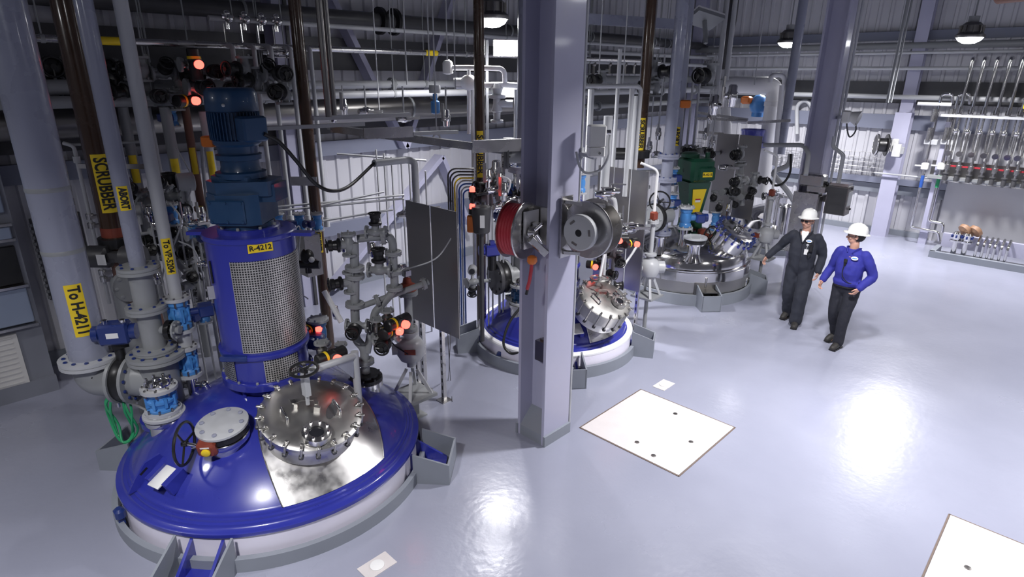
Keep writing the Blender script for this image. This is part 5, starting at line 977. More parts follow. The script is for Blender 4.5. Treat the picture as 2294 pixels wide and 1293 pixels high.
# manifold of seven lines
xm = 16.75
t = thing('manifold_rack', 'grey steel frame carrying the row of hose valves on the right wall', 'frame', (xm, 1.8, 1.5))
mt = P(2110, 258, x=xm); mbz = P(2150, 402, x=xm).z; ye = -1.0
m = MB(); m.box((xm, (mt.y+ye)/2, mt.z), (.22, mt.y-ye, .05)); build('top_rail', m, 'light grey pipe', t); m = MB(); m.box((xm+.1, (mt.y+ye)/2, mbz), (.3, mt.y-ye, .06)); build('bottom_rail', m, 'grey pipe', t); m = MB(); m.box((xm+.2, (mt.y+ye)/2, mbz+.18), (.03, mt.y-ye, .34)); build('back_plate', m, 'dull stainless', t)
post_y = P(2112, 330, x=xm).y; m = MB(); m.box((xm+.25, post_y, mt.z/2), (.16, .16, mt.z)); build('support_post', m, 'lilac steel', t)
ys = [P(px, 262, x=xm).y for px in (2148, 2174, 2202, 2231, 2258, 2286)]+[P(2286, 262, x=xm).y-.17*k for k in range(1, 5)]
od = ['first', 'second', 'third', 'fourth', 'fifth', 'sixth', 'seventh', 'eighth', 'ninth', 'tenth']
for i, y in enumerate(ys):
    lt = od[i]+' manifold line from the left on the right wall'
    t = thing('manifold_line', lt, 'pipe', (xm, y, mt.z), 'drop lines of the valve manifold'); zt3 = P(2170, 128, x=xm).z
    m = MB(); m.pipe([V((xm+.35, y, zt3+.12)), V((xm, y, zt3+.12)), V((xm, y, mt.z))] if 0 else [V((x1, y, zm2+.2)), V((xm, y, zt3-.02)), V((xm, y, mt.z+.06))], .036, .05, n=12); build('drop_pipe', m, 'bright stainless', t)
    m = MB(); m.box((xm-.05, y, mt.z+.09), (.13, .10, .14), None, bev=.02); m.cyl((xm-.12, y, mt.z+.07), (xm-.12, y, mt.z+.2), .035, n=10); build('regulator', m, 'bright stainless', t)
    m = MB(); m.cyl((xm-.02, y-.03, mt.z), (xm-.02, y-.03, mbz+.35), .022, n=10); m.cyl((xm-.02, y+.05, mt.z), (xm-.02, y+.05, mbz+.8), .018, n=10); m.pipe([V((xm-.02, y+.05, mbz+.8)), V((xm-.04, y+.02, mbz+.6)), V((xm-.02, y-.03, mbz+.5))], .016, .04); build('lower_pipe', m, 'stainless', t)
    m = MB(); m.ball((xm-.07, y-.02, (mt.z+mbz)/2+.36), .055); m.cyl((xm-.07, y+.02, (mt.z+mbz)/2-.12), (xm-.13, y+.02, (mt.z+mbz)/2-.12), .06, n=14); build('pressure_gauge', m, 'bright stainless', t)
    m = MB(); m.box((xm+.10, y-.02, (mt.z+mbz)/2+.05), (.05, .09, .62)); build('flow_tube', m, 'light grey pipe', t)
    valve('rv', V((xm-.10, y-.03, mbz+.26)), (0, 0, 1), (-1, 0, 0), od[i]+' red handled hose valve from the left on the manifold', 'hose valves on the manifold', 1.0)
yl = P(2296, 245, x=xm); m = MB(); m.lathe([(.05, 0), (.05, .36)], M.Translation((xm, yl.y, yl.z)), 14); solo('label_sleeve', m, 'yellow', 'yellow sleeve on a drop pipe at the right edge', 'label')
# two looped pipes left of the manifold, with blue and green bands
for i, (px, pyl, band, lab) in enumerate(((2070, 497, 'blue hose', 'left looped pipe with blue band beside the manifold'), (2107, 500, 'green hose', 'right looped pipe with green band beside the manifold'))):
    xq = 16.85; a = P(px+8, 350, x=xq); y = a.y; t = thing('looped_pipe', lab, 'pipe', (xq, y, 1.5), 'looped pipes beside the manifold'); ztop = P(px+20, 210, x=xq).z; zlow = P(2060, (512, 492)[i], x=xq).z
    m = MB(); m.pipe([V((xq+.2, y-.2, ztop-.2)), V((xq, y-.2, ztop)), V((xq, y, ztop)), V((xq, y, zlow)), V((xq, y-(.55, .30)[i], zlow-.02)), V((xq, y-(.62, .32)[i], zlow-.22))], .032, .07, n=12); build('pipe_run', m, 'bright stainless', t)
    z = P(px, 407, x=xq).z; m = MB(); m.cyl((xq, y, z-.14), (xq, y, z+.14), .036, n=12); build('colour_band', m, band, t, band.split()[0]+' band')
    z = P(px, 372, x=xq).z; m = MB(); m.box((xq-.03, y, z), (.12, .14, .16), None, bev=.02); m.cyl((xq-.03, y+.07, z), (xq-.03, y+.2, z), .02); build('valve_head', m, 'cream box', t)
    for pz in (258, 300): z = P(px+15, pz, x=xq).z; m = MB(); m.cyl((xq-.04, y+.06, z-.14), (xq-.04, y+.06, z+.14), .05, n=12); build('filter_housing', m, 'stainless', t)
    m = MB(); z = P(px+10, 318, x=xq).z; m.box((xq+.05, y, z), (.16, .26, .12), None, bev=.01); build('regulator', m, 'light grey pipe', t)
m = MB(); a = P(2056, 232, x=16.85); m.cyl((16.85, a.y, a.z), (16.85, a.y-.65, a.z), .04, n=12); solo('header_pipe', m, 'white', 'short white header pipe above the looped pipes', 'pipe')
# splash wall sheets below the manifold
t = thing('wall_sheet', 'smooth grey steel sheets on the wall below the manifold', 'wall sheet', (17.2, .5, 0)); yw = P(2118, 430, x=17.2).y; zw = P(2150, 410, x=17.2).z
for k in range(3): m = MB(); m.box((17.2, yw-.9-k*1.82, zw/2+.05), (.02, 1.80, zw-.1)); build('sheet', m, 'satin sheet', t)
# floor manifold
kf = P(2085, 570, z=0); kr = P(2294, 618, z=0); xk = (kf.x+kr.x)/2; t = thing('containment_kerb', 'low grey kerb on the floor under the wall manifold', 'kerb', (xk, .8, 0)); m = MB(); m.box((xk, kf.y-1.9, .07), (.10, 3.8, .14)); m.box((xk+.35, kf.y-.05, .07), (.75, .1, .14)); build('kerb', m, 'curb grey', t)
m = MB(); m.box((xk+.55, kf.y-1.9, .32), (.12, 3.6, .30)); build('back_beam', m, 'lilac steel', t)
for i in range(8):
    px = (2110, 2185, 2195, 2207, 2218, 2232, 2244, 2258)[i]; q = P((2190, 2206, 2218, 2230, 2245, 2259, 2272, 2284)[i], 575, x=xk+.12) if i > 1 else None
for i, px in enumerate((2192, 2206, 2219, 2231, 2246, 2260)):
    y = P(px, 541+i*2, x=xk+.15).y; m = MB(); m.pipe([V((xk+.15, y, .0)), V((xk+.15, y, .42)), V((xk+.42, y, .55)), V((xk+.55, y, .40))], .026, .08, n=10); t = solo('floor_tap', m, 'bright stainless', od[i]+' polished bent tap pipe from the left in the floor manifold', 'pipe', 'tap pipes of the floor manifold')
for i, px in enumerate((2143, 2167)):
    y = P(px, 535, x=xk+.2).y; c = V((xk+.2, y, .48)); t = thing('floor_pump', ['left', 'right'][i]+' polished pump with brown cover on the floor manifold', 'pump', (xk+.2, y, 0), 'pumps of the floor manifold'); m = MB(); m.lathe([(.05, -.46), (.05, -.12), (.12, -.10), (.12, -.06), (.08, -.05), (.09, .08), (.06, .12), (0, .13)], M.Translation(c), 18); build('casing', m, 'bright stainless', t); bolt_ring(t, M.Translation(c), .10, 6, .0, .02, .05, mat='actuator blue')
    m = MB(); d = V((.5, -.4, .5)); Y = zmat(c+V((.08, -.06, .12)), d); m.lathe([(.07, 0), (.13, .03), (.14, .10), (.09, .14), (0, .15)], Y, 18); build('cover', m, 'fan brown', t, 'brown cover')
# wall column bits
yc = 3.72; cr_ = P(1992, 325, x=16.9); t = thing('cable_reel', 'black cable reel on the lilac wall column', 'reel', cr_); Y = zmat(V((16.80, cr_.y+.14, cr_.z)), V((-.5, 1, 0)));
m = MB(); m.lathe([(.10, -.14), (.25, -.13), (.26, -.11), (.25, -.09), (.16, -.09), (.16, .09), (.25, .09), (.26, .11), (.25, .13), (.10, .14), (0, .14)], Y, 30); build('drum', m, 'black', t); m = MB(); m.torus(.24, .02, Y @ M.Translation((0, 0, .12)), 30, 6); m.torus(.24, .02, Y @ M.Translation((0, 0, -.12)), 30, 6); build('rim', m, 'bright stainless', t); m = MB(); m.box((16.88, cr_.y-.12, cr_.z), (.16, .14, .3), None, bev=.02); m.box((16.8, cr_.y-.2, cr_.z-.1), (.1, .16, .28)); build('bracket', m, 'cream box', t)
bx = P(2020, 337, x=16.98); m = MB(); m.box((16.98, bx.y, bx.z), (.08, .10, .17), None, bev=.01); solo('switch_box', m, 'light grey pipe', 'small grey switch box right of the lilac wall column', 'box')
# wire mesh tray on the wall
t = thing('mesh_tray', 'wire mesh cable tray on the right wall left of the wall column', 'cable tray', (17.3, 6.3, 1.7)); za_, zb_ = P(1930, 405, x=17.3).z, P(1930, 340, x=17.3).z
m = MB()
for k in range(7): z = za_+(zb_-za_)*k/6; m.cyl((17.3, 3.95, z), (17.3, 9.2, z), .006, n=5)
for k in range(44): y = 3.95+k*.12; m.cyl((17.3, y, za_), (17.3, y, zb_), .006, n=5)
build('wire_mesh', m, 'stainless', t); m = MB()
for k in range(5): m.box((17.37, 4.3+k*1.1, (za_+zb_)/2), (.14, .04, .05))
build('bracket', m, 'grey pipe', t)
run('bent_conduit', 'pale bent conduit on the right wall left of the grey column', [P(1785, 300, x=17.3), P(1785, 235, x=17.3), P(1805, 222, x=17.3), P(1820, 240, x=17.3), P(1806, 470, x=17.3)], .05, 'light grey pipe', .3, cat='conduit')
# ================================================================ overhead piping along the back wall
def bpipe(px, py, y, xa, xb, r, mat, label, hang=(), flg_at=(), group='pipes along the back wall', name='overhead_pipe', col='grey pipe'):
    """level pipe along X through pixel (px,py) at depth y, between pixel columns xa and xb"""
    c = P(px, py, y=y); a = P(xa, py, y=y).x; b = P(xb, py, y=y).x; t = thing(name, label, 'pipe', ((a+b)/2, y, c.z), group)
    m = MB(); m.cyl((a, y, c.z), (b, y, c.z), r, n=14); build('pipe_run', m, mat, t)
    for f in flg_at: x = P(f, py, y=y).x; flange_part(t, zmat((x, y, c.z), (1, 0, 0)), r*1.8, col, .03, 6)
    k = max(2, int((b-a)/2.6)); n = k+1
    for i in range(n):
        x = a+.3+(b-a-.6)*i/k; m = MB(); m.lathe([(r*1.12, -.02), (r*1.12, .02)], zmat((x, y, c.z), (1, 0, 0)), 14); m.cyl((x, y, c.z+r), (x, y, ZC), .009, n=6); build('hanger_rod', m, 'grey pipe', t)
    return c.z, a, b, t
bpipe(800, 43, 8.9, -60, 1480, .115, 'dark grey', 'thick dark pipe highest on the back wall with two couplings', flg_at=(850, 882), col='black')
za1, _, _, _ = bpipe(800, 62, 8.5, 470, 1480, .033, 'light grey pipe', 'slim bright pipe under the thick dark one on the back wall')
za2, a2_, b2_, tpp = bpipe(700, 109, 8.3, 20, 1480, .042, 'stainless', 'steel pipe across the back with short yellow bands')
for px in (245, 965): x = P(px, 110, y=8.3).x; m = MB(); m.cyl((x-.12, 8.3, za2), (x+.12, 8.3, za2), .045, n=14); build('yellow_band', m, 'yellow', tpp, 'yellow band')
bpipe(740, 190, 8.6, 600, 1195, .06, 'light grey pipe', 'pale pipe with flanges at the height of the motor top', flg_at=(878, 1060))
bpipe(740, 213, 8.3, 380, 1195, .055, 'light grey pipe', 'lower pale pipe just under the flanged one behind the motor', flg_at=(972, 640))
bpipe(200, 195, 8.7, -60, 640, .085, 'grey pipe', 'dark grey pipe behind the brown scrubber pipe, upper one'); bpipe(200, 228, 8.6, -60, 640, .07, 'grey pipe', 'dark grey pipe behind the brown scrubber pipe, lower one')
bpipe(300, 268, 9.0, -60, 1180, .19, 'dull stainless', 'thick dull insulated pipe low on the back wall', group=None)
bpipe(1400, 120, 8.9, 1300, 1700, .05, 'light grey pipe', 'pale pipe right of the column, upper of two'); bpipe(1400, 141, 8.8, 1300, 1700, .045, 'light grey pipe', 'pale pipe right of the column, lower of two')
bpipe(1400, 205, 8.7, 1300, 1640, .07, 'light grey pipe', 'stout pale pipe behind the brown pipe right of the column', flg_at=(1480, 1555)); bpipe(1400, 178, 9.0, 1300, 1620, .09, 'grey pipe', 'stout grey pipe behind the pale ones right of the column')
bpipe(1400, 235, 8.9, 1300, 1640, .06, 'grey pipe', 'grey pipe lowest of those right of the column', flg_at=(1340, 1500)); bpipe(1400, 90, 9.2, 1300, 1640, .10, 'dark grey', 'dark pipe high right of the column')
m = MB(); a = P(1312, 42, hd=10.5); b = P(1525, 22, hd=11.5); b.z = a.z; m.sweep([a, b], 0, sq=(.08, .16)); solo('support_beam', m, 'lilac pipe', 'grey lilac beam high right of the middle column', 'beam')
# bright fittings under the slim pipe
for i, px in enumerate((510, 548, 585, 619)):
    x = P(px, 62, y=8.5).x; m = MB(); m.cyl((x, 8.5, za1+.05), (x, 8.5, za1-.12), .03, n=10); m.ball((x, 8.42, za1+.0), .055); m.ball((x, 8.47, za1+.06), .045); m.cyl((x-.05, 8.5, za1-.05), (x-.05, 8.5, za1-.3), .008, n=6); m.cyl((x-.08, 8.45, za1+.02), (x+.06, 8.45, za1+.02), .03, n=8)
    solo('pipe_fitting', m, 'bright stainless', od[i]+' shiny fitting from the left on the slim overhead pipe', 'fitting', 'shiny fittings on the slim overhead pipe')
for i, px in enumerate((596, 618, 637)): x = P(px, 125, y=8.3).x; valve('bv', V((x, 8.25, za2-.07)), (1, 0, 0), (0, -.5, -1), od[i]+' small shiny valve from the left under the banded steel pipe', 'small valves under the banded steel pipe', 1.0)
# drop pipes
for i, (px, yb) in enumerate(((512, 470), (559, 500), (597, 500), (640, 500), (684, 505))):
    q = P(px, 112, y=8.25); m = MB(); m.pipe([V((q.x, 8.3, za2)), V((q.x, 8.12, za2-.01)), V((q.x, 8.12, zat((q.x, 8.12), yb)))], .03, .06, n=10); m.cyl((q.x, 8.12, zat((q.x, 8.12), yb)-.02), (q.x, 8.12, zat((q.x, 8.12), yb)+.12), .045, n=10); solo('drop_pipe', m, 'light grey pipe', od[i]+' steel drop pipe from the left behind the blue motor', 'pipe', 'drop pipes behind the blue motor')
run('frame_post', 'pair of dark posts hanging right of the blue motor, left post', [(713, 0, 6.9), V((P(713, 0, hd=6.9).x, P(713, 0, hd=6.9).y, zat(P(713, 0, hd=6.9), 262)))], .035, 'dull stainless', cat='post'); q = P(727, 0, hd=7.0); run('frame_post', 'pair of dark posts hanging right of the blue motor, right post', [V((q.x, q.y, ZC)), V((q.x, q.y, zat(q, 258)))], .03, 'dull stainless', cat='post')
# light bars and struts
def bar(p0, p1, hd0, hd1, label, w=.05, h=.05, mat='light grey pipe', name='support_bar', flat=True):
    a = P(*p0, hd=hd0); b = P(*p1, hd=hd1)
    if flat: zm = (a.z+b.z)/2; a.z = b.z = zm
    m = MB(); m.sweep([a, b], 0, sq=(w, h)); return solo(name, m, mat, label, 'bar', None)
bar((700, 265), (918, 257), 6.9, 7.7, 'pale level bar right of the blue motor, upper one', .06, .045); bar((598, 291), (815, 275), 6.6, 7.3, 'pale level bar right of the blue motor, lower one', .06, .04)
bar((742, 288), (1182, 343), 8.2, 7.4, 'long steel channel sloping towards the middle column', .06, .09, 'stainless', flat=False); bar((735, 285), (1100, 330), 8.5, 7.8, 'second long steel channel behind the first', .05, .06, 'grey pipe', flat=False)
bar((815, 303), (925, 292), 7.0, 7.3, 'flat steel plate under the pale bars', .03, .12, 'stainless'); bar((1060, 331), (1172, 322), 7.0, 7.25, 'flat steel plate left of the middle column', .04, .14, 'stainless'); bar((925, 300), (1025, 295), 7.3, 7.6, 'short pale bar left of the middle column', .05, .04)
bar((650, 400), (710, 412), 7.0, 7.0, 'short flat bar behind the black cable', .03, .10, 'stainless')
# hanging rods
for i, (px, y1, h) in enumerate(((912, 190, 8.6), (963, 183, 8.5), (978, 300, 8.2), (1002, 135, 8.6), (1020, 200, 8.4), (118, 132, 8.2), (322, 130, 8.2), (336, 140, 8.3), (850, 250, 9.5), (1340, 200, 10.5), (1395, 190, 10.4), (1690, 190, 13.0), (2148, 105, 14.5), (1425, 300, 10.6))):
    q = P(px, y1, hd=h); m = MB(); m.cyl(q, V((q.x, q.y, ZC)), .010, n=6)
    if i == 2: m.torus(.045, .012, zmat(q-V((0, 0, .05)), fh), 18, 6)
    solo('hanger_rod', m, 'light grey pipe', ['thin rod ending at the flange of the pale pipe', 'thin rod right of that flange', 'thin rod with ring hook at its end', 'thin rod above the white pipe assembly', 'bright thin rod left of the glowing lamp', 'thin rod between the thick lilac and brown pipes', 'thin rod left of the slim grey pipe', 'thin rod right of the slim grey pipe', 'thin rod crossing the steel braces', 'thin rod right of the middle column, first', 'thin rod right of the middle column, second', 'thin rod left of the lamp over the white frame', 'thin rod beside the lamp over the manifold', 'thin rod right of the middle column, third'][i], 'rod')
# brown pipes further back
q = P(700, 400, hd=7.9); t = thing('scrubber_pipe', 'brown pipe right of the foremost drive with small yellow label', 'pipe', q); m = MB(); m.cyl(at(q, .0), at(q, ZC), .075, n=18); build('pipe_run', m, 'brown pipe', t); sticker(t, 'SCRUBBER', at(q, zat(q, 536)), (0, 0, -1), CAM-q, .075, .34, .09, .08)
q = P(1075, 300, hd=8.4); t = thing('scrubber_pipe', 'brown pipe with yellow SCRUBBER label left of the middle column', 'pipe', q); m = MB(); m.cyl(at(q, .0), at(q, ZC), .07, n=18); build('pipe_run', m, 'brown pipe', t); sticker(t, 'SCRUBBER', at(q, zat(q, 345)), (0, 0, -1), CAM-q, .07, .62, .09, .11)
q = P(1445, 200, hd=10.4); t = thing('scrubber_pipe', 'brown pipe with yellow SCRUBBER label left of the stainless reactor', 'pipe', q); m = MB(); m.cyl(at(q, zat(q, 375)), at(q, ZC), .085, n=18); build('pipe_run', m, 'brown pipe', t); sticker(t, 'SCRUBBER', at(q, zat(q, 300)), (0, 0, -1), CAM-q, .085, .52, .1, .1)
m = MB(); m.lathe([(.16, -.06), (.16, .06)], upX(q, zat(q, 345)), 20); m.cyl(at(q, zat(q, 345))-S*.2, at(q, zat(q, 345))-S*.42, .1, n=16); build('valve', m, 'black', t)
q = P(1527, 200, hd=11.6); t = thing('abort_pipe', 'grey pipe with small yellow ABORT label right of the tall riser', 'pipe', q); m = MB(); m.cyl(at(q, zat(q, 380)), at(q, ZC), .08, n=18); build('pipe_run', m, 'lilac pipe', t); sticker(t, 'ABORT', at(q, zat(q, 305)), (0, 0, -1), CAM-q, .08, .34, .09, .1)
# slim verticals right of the column
for i, (px, y0, y1, h, r) in enumerate(((1408, 193, 440, 8.6, .035), (1380, 110, 420, 9.2, .03), (1515, 150, 330, 11.9, .022), (1531, 150, 335, 11.9, .022), (1547, 150, 335, 11.9, .022), (1562, 150, 335, 11.9, .022), (1618, 0, 190, 12.6, .05), (1637, 0, 180, 12.4, .045), (1420, 215, 430, 9.6, .05), (1357, 260, 470, 8.5, .065))):
    q = P(px, (y0+y1)/2, hd=h); m = MB(); m.cyl(at(q, 0 if 1 <= i <= 5 or i == 8 else zat(q, y1)), at(q, zat(q, y0) if y0 else ZC), r, n=10); solo('vertical_pipe', m, 'light grey pipe', ['slim pale pipe dropping from the elbow right of the white control box', 'slim pale pipe left of the brown pipe', 'first thin pipe of the row behind the orange box', 'second thin pipe of the row behind the orange box', 'third thin pipe of the row behind the orange box', 'fourth thin pipe of the row behind the orange box', 'pale pipe dropping to the left end of the white frame', 'pale pipe just right of the one over the white frame', 'stub pipe beside the brown pipe at the pale panels', 'stout pale conduit below the white control box'][i], 'pipe')
run('elbow_pipe', 'bright thin pipe from the middle column to an elbow beside the brown pipe', [(1300, 193, 8.4), (1436, 193, 8.6), V((P(1436, 193, hd=8.6).x, P(1436, 193, hd=8.6).y, zat(P(1436, 193, hd=8.6), 425)))], .03, 'light grey pipe')
c = P(1535, 233, hd=11.5); m = MB(); m.box((0, 0, 0), (.12, .18, .14), zmat(c, (0, 0, 1), -fh), bev=.02); solo('orange_box', m, 'orange', 'orange actuator box on the thin pipes left of the white frame', 'box')
c = P(1578, 38, hd=12.6); Y = zmat(c, -fh*.5-V((0, 0, .9)), S+fh*.5); t = thing('ceiling_panel', 'rectangular unlit fixture with white frame high at the back', 'fixture', c); m = MB(); m.box((0, 0, .04), (.62, .42, .08), Y); build('housing', m, 'grey pipe', t); m = MB()
for u, w, a, b in ((0, .2, .62, .03), (0, -.2, .62, .03), (.3, 0, .03, .42), (-.3, 0, .03, .42)): m.box((u, w, -.01), (a, b, .03), Y)
build('frame', m, 'white', t); m = MB(); m.box((0, 0, .3), (.06, .06, .5), Y); build('bracket', m, 'grey pipe', t)
q = P(1770, 200, hd=13.2); m = MB(); m.cyl(at(q, zat(q, 345)), at(q, ZC), .09, n=16); solo('slim_post', m, 'lilac pipe', 'slim lilac post under the lamp right of the white frame', 'post')
q = P(2010, 120, hd=12.9); m = MB(); m.cyl(at(q, zat(q, 230)), at(q, ZC), .03, n=12); m.cyl(at(q, zat(q, 230))+S*.075, at(q, ZC)+S*.075, .018, n=10); solo('vertical_pipe', m, 'grey pipe', 'twin pale pipes ending above the lilac wall column', 'pipe')
m = MB(); a = P(2240, -12, hd=8.5); b = P(2320, 55, hd=8.0); b.z = a.z; m.sweep([a, b], .11, 16); solo('overhead_pipe', m, 'brick brown', 'stout brown pipe in the upper right corner', 'pipe')
m = MB(); a = P(1640, 45, hd=14.2); m.pipe([at(a, ZC), at(a, a.z), at(a, a.z-.6)-S*.1, at(a, a.z-1.0)-S*.1], .10, .3); solo('duct_pipe', m, 'dark grey', 'dark bent downpipe on the right wall above the white frame', 'pipe')
# white lit assembly left of the column
t = thing('valve_assembly', 'white lit pipe and valve assembly under the lamp left of the middle column', 'pipework', P(1080, 190, hd=9.0)); h = 8.7
m = MB(); m.pipe([P(1001, 135, hd=h), P(1008, 152, hd=h), P(1050, 152, hd=h), P(1130, 154, hd=h), P(1131, 185, hd=h)], .035, .08); m.pipe([P(1050, 152, hd=h), P(1050, 300, hd=h)], .025); m.pipe([P(1020, 193, hd=h), P(1130, 190, hd=h), P(1170, 193, hd=h), P(1170, 290, hd=h)], .04, .08); build('pipework', m, 'white insulation', t)
m = MB(); c = P(1050, 185, hd=h); m.ball(c, .13, (1, .8, .8)); m.cyl(c-S*.2, c+S*.2, .06); c = P(1003, 150, hd=h); m.lathe([(.02, -.1), (.07, -.08), (.07, .05), (.05, .08), (0, .09)], M.Translation(c), 16); build('valve_head', m, 'white', t)
c = P(1113, 232, hd=h); m = MB(); m.lathe([(.05, -.26), (.09, -.25), (.09, -.22), (.05, -.21), (.05, -.12), (.08, -.10), (.05, 0), (.05, .06), (.12, .07), (.12, .11), (.06, .12), (.09, .2), (.05, .26)], M.Translation(c), 20); m.cyl(c, c+S*.22, .05); build('control_valve', m, 'light grey pipe', t)
m = MB(); c = P(1142, 108, hd=9.6); m.box((0, 0, 0), (.04, .48, .22), zmat(c, (0, 0, 1), -fh)); m.box((0, 0, -.34), (.04, .44, .2), zmat(c-V((0, 0, .25)), (0, 0, 1), -fh)); solo('wall_board', m, 'cream box', 'white boards behind the pipes below the glowing lamp', 'board')
c = P(975, 235, hd=8.4); t = thing('blue_instrument', 'small blue instrument hanging on the lower pale pipe', 'instrument', c); m = MB(); m.lathe([(.03, -.12), (.06, -.10), (.06, .04), (.03, .06), (.03, .14)], M.Translation(c), 14); build('body', m, 'valve blue', t); m = MB(); m.lathe([(.075, -.05), (.08, .0), (.075, .05)], M.Translation(c+V((0, 0, .2))), 14); build('neck', m, 'light grey pipe', t)
# dark tee on the column's left
q = P(1140, 348, hd=7.3); t = thing('pipe_tee', 'dark grey flanged tee left of the middle column below the steel plate', 'pipe', q); m = MB(); m.cyl(q-S*.05, P(1190, 350, hd=7.3), .085, n=18); m.cyl(q, V((q.x, q.y, q.z+.2)), .07); build('tee_body', m, 'grey pipe', t)
flange_part(t, zmat(q-S*.03, -S), .165, 'dark grey', .03, 8); flange_part(t, zmat(P(1180, 350, hd=7.3), S), .15, 'dark grey', .03, 8)
# grey actuator with orange box and red lamps
q = P(1078, 492, hd=7.6); t = thing('sampler', 'dark grey canister with orange box left of the hose reel', 'instrument', q); m = MB(); m.lathe([(.10, -.17), (.11, -.16), (.13, .14), (.12, .17), (.05, .18)], M.Translation(q), 22); m.cyl(q, at(q, .3), .03); build('canister', m, 'dark grey', t); m = MB(); m.box((0, 0, 0), (.006, .06, .16), zmat(q-fh*.125+S*.02, (0, 0, 1), -fh)); build('label_plate', m, 'white', t); m = MB(); m.box((0, 0, -.02), (.1, .12, .22), zmat(P(1057, 498, hd=7.6), (0, 0, 1), -fh), bev=.015); build('orange_box', m, 'orange', t, 'orange box')
for i, (px, py) in enumerate(((1058, 424), (1058, 462))):
    c = P(px, py, hd=7.6); t = thing('status_lamp', ['glowing red lamp beside the brown pipe, middle one', 'glowing red lamp above the dark grey canister', 'glowing red lamp beside the brown pipe, top one'][i], 'lamp', c, 'red lamps left of the hose reel'); m = MB(); m.cyl(c-V((0, 0, .03)), c-V((0, 0, .10)), .05, n=14); m.cyl(c-V((0, 0, .1)), c-V((0, 0, .2)), .02); m.box(c+V((0, 0, -.06))+S*.12, (.2, .03, .03)); build('base', m, 'black', t); m = MB(); m.lathe([(.035, -.03), (.035, .02), (.02, .035), (0, .038)], M.Translation(c), 14); build('lens', m, 'red lamp', t)
# bundle of bent tubes
for i, (mt_, py) in enumerate((('black', 378), ('black', 385), ('dark grey', 392), ('yellow', 399), ('light grey pipe', 405), ('blue hose', 412), ('light grey pipe', 419), ('blue hose', 426))):
    h = 8.5; a = P(1062, py, hd=h); b = P(1003+i*5, py+2, hd=h); m = MB(); m.pipe([a, V((b.x, b.y, a.z)), V((b.x, b.y, .12))], .012, .12, n=6); solo('bent_tube', m, mt_, od[i]+' bent tube from the outside of the bundle left of the brown pipe', 'tube', 'bundle of bent tubes')
# thin verticals and rails behind the splash panel
for i, px in enumerate((852, 868, 884, 905, 922, 940, 957)):
    q = P(px, 480, hd=8.6); m = MB(); m.cyl(at(q, 0), at(q, zat(q, 335+i*8)), .014, n=6); solo('thin_pipe', m, 'light grey pipe', od[i]+' thin vertical tube from the left behind the steel splash panel', 'tube', 'thin tubes behind the splash panel')
for i, (p0, p1, h0, h1_) in enumerate((((532, 472), (905, 437), 7.6, 8.6), ((540, 480), (905, 445), 7.6, 8.6), ((700, 465), (860, 430), 8.0, 8.4), ((755, 345), (955, 360), 8.9, 9.0), ((660, 505), (880, 470), 8.0, 8.5))): run('tube_rail', ['upper rail tube behind the gearbox', 'second rail tube behind the gearbox', 'third rail tube above the others', 'pale rail behind the black cable', 'lowest rail tube'][i]+' of the back piping', [(*p0, h0), (*p1, h1_)], .016, 'light grey pipe', cat='rail', n=6)
for i, px in enumerate((624, 671, 711)):
    c = P(px, 497, hd=7.5); valve('bb', c, (0, 0, 1), -fh-S*.6, od[i]+' dark blue valve from the left behind the lantern top', 'dark blue valves behind the lantern', .8)
c = P(688, 575, hd=6.9); t = thing('regulator', 'black regulator with white knob on a plate right of the lantern', 'instrument', c); m = MB(); m.box(c+fh*.1, (.2, .2, .5)); build('back_plate', m, 'stainless', t); m = MB(); m.ball(c, .08, (1, 1, 1.3)); m.cyl(c-S*.14+V((0, 0, -.1)), c+S*.14-V((0, 0, .1)), .05); m.cyl(c-V((0, 0, .05)), c-V((0, 0, .2)), .04); build('body', m, 'black', t); m = MB(); m.ball(c+S*.07+V((0, 0, -.02))-fh*.06, .035); build('knob', m, 'white', t)
m = MB(); a = P(656, 605, hd=6.6); m.cyl(at(a, a.z-.22), at(a, a.z+.22), .045, n=14); m.cyl(at(a, .5), at(a, a.z-.22), .02); solo('filter_tube', m, 'white', 'white filter tube right of the lantern', 'filter')
